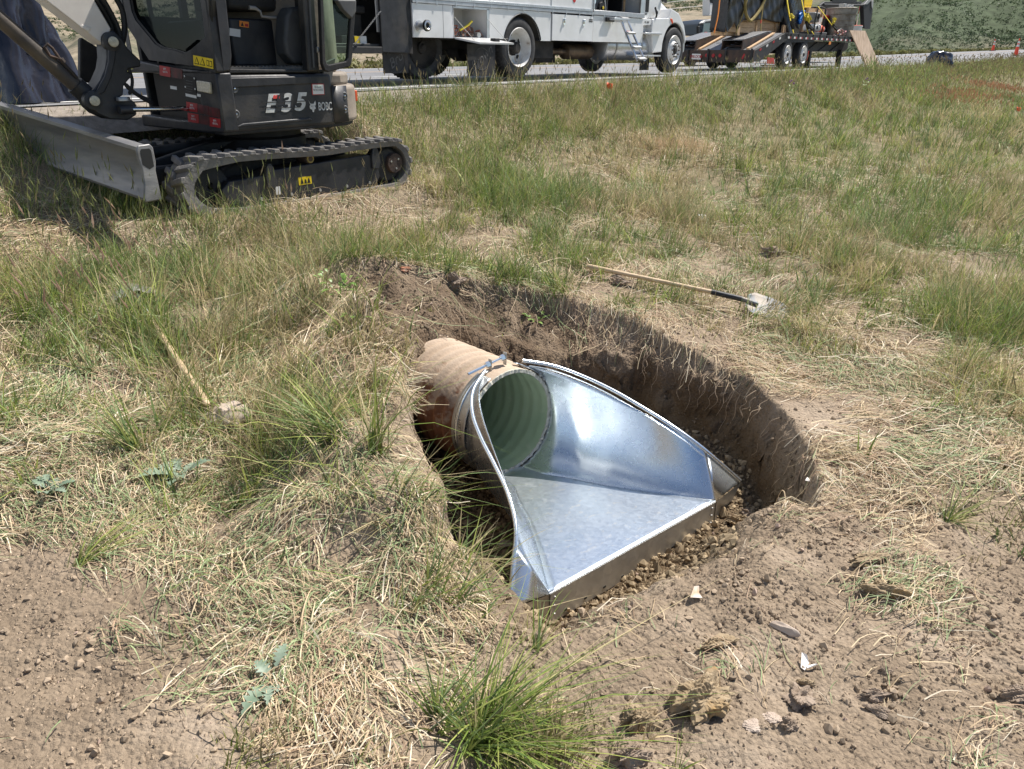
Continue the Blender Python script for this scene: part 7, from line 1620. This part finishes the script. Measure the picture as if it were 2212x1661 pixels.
# leafy weeds and thistles
def leafy(name, label, cat, px, py, n, H, ls, colr, jag=False, spread=.1, h0=0.):
    p = ghit(px, py); q = MB(); rg = np.random.default_rng(int(px)); st = MB()
    for k in range(n):
        a = rg.uniform(0, 6.28); e = rg.uniform(.2, 1.1); t = rg.uniform(.1, 1); b = Vector((spread * .4 * math.cos(a) * t, spread * .4 * math.sin(a) * t, h0 + H * t)); d = Vector((math.cos(a) * math.cos(e), math.sin(a) * math.cos(e), math.sin(e) * .8)); L_ = ls * rg.uniform(.6, 1.2); s = d.cross(Vector((0, 0, 1))).normalized(); rows = []
        m_ = 13 if jag else 6
        for j in range(m_):
            u = j / (m_ - 1); w_ = math.sin(math.pi * min(1, u * .9 + .08)) * L_ * (.16 if jag else .22) * ((1.5 if j % 2 else .55) if jag else 1); c = b + d * (L_ * u) - Vector((0, 0, L_ * .35 * u * u)); rows.append([tuple(c - s * w_ + Vector((0, 0, w_ * .3))), tuple(c), tuple(c + s * w_ + Vector((0, 0, w_ * .3)))])
        q.grid(rows)
    o = thing(name, label, cat, tuple(p)); q.build('leaves', colr, o, smooth=50, fix=False); MB().tube([(0, 0, -.02), (0.01, 0, h0 + H * .6), (0, .01, h0 + H)], [.005, .004, .002], 6).build('stem', colr, o); return o
M_thl = mat('thistle_leaf', (.14, .20, .13), (.24, .30, .22), 20, rough=.5); M_wl = mat('weed_leaf', (.11, .2, .035), (.18, .27, .06), 12, rough=.45)
leafy('thistle_plant', 'spiny grey green thistle leaves on the left bank', 'thistle', 395, 1045, 12, .05, .15, M_thl, True)
leafy('thistle_plant', 'flattened spiny pale thistle in the foreground straw', 'thistle', 590, 1480, 8, .03, .11, M_thl, True)
leafy('thistle_plant', 'small prickly thistle rosette at the left edge', 'thistle', 110, 1070, 10, .04, .11, M_thl, True)
leafy('broadleaf_weed', 'trailing bright green weed hanging down the back wall of the pit', 'weed', 1160, 700, 20, .05, .05, M_wl, spread=.2)
leafy('broadleaf_weed', 'leafy weed with yellow spots at the left rear of the pit', 'weed', 735, 650, 34, .16, .06, M_wl, spread=.3)
leafy('broadleaf_weed', 'low leafy weed on the left rim next to the scarp', 'weed', 775, 700, 16, .06, .05, M_wl, spread=.2)
for (u, v, h, lb) in ((1705, 215, .34, 'tall dark thistle in the meadow, left of the pair with purple heads'), (1868, 205, .36, 'tall thistle with purple flower heads in the upper right meadow')):
    o = leafy('thistle_plant', lb, 'thistle', u, v, 30, h, .12, M_wl, True, spread=.25)
    for k in range(3): MB().lathe([(.0001, .03), (.014, .025), (.018, .0), (.008, -.015)], (.05 * math.cos(k * 2.1), .05 * math.sin(k * 2.1), h + .03 * k), 'z', 8).build('flower_head', mat('thistle_flower', (.3, .12, .35), rough=.8), o)
# roots hanging from the cut bank
rt = MB(); random.seed(21)
for k in range(46):
    i = random.choice(list(range(11, 20))); (x1, y1), (x2, y2) = PIT[i], PIT[i + 1]; t = random.random(); x0, y0 = x1 + (x2 - x1) * t, y1 + (y2 - y1) * t
    cx_, cy_ = .4, 3.6; dx, dy = cx_ - x0, cy_ - y0; l_ = math.hypot(dx, dy); dx /= l_; dy /= l_; L_ = random.uniform(.1, .35); z0 = float(base(np.array([x0]), np.array([y0]))[0]) - random.uniform(.0, .12); pts = []
    for j in range(6): u = j / 5; pts.append((x0 + dx * (.0 + .10 * math.sqrt(u)) + random.uniform(-.02, .02), y0 + dy * (.10 * math.sqrt(u)) + random.uniform(-.02, .02), z0 - L_ * u))
    rt.tube([tuple(cat_(pts, q)) for q in np.linspace(0, 1, 12)], [.0025 * (1 - .7 * q) for q in np.linspace(0, 1, 12)], 5)
tag(rt.build('hanging_roots', mat('dry_root', (.45, .34, .23), rough=.8), None), 'thin pale roots dangling from the cut back wall of the pit', 'roots', kind='stuff')
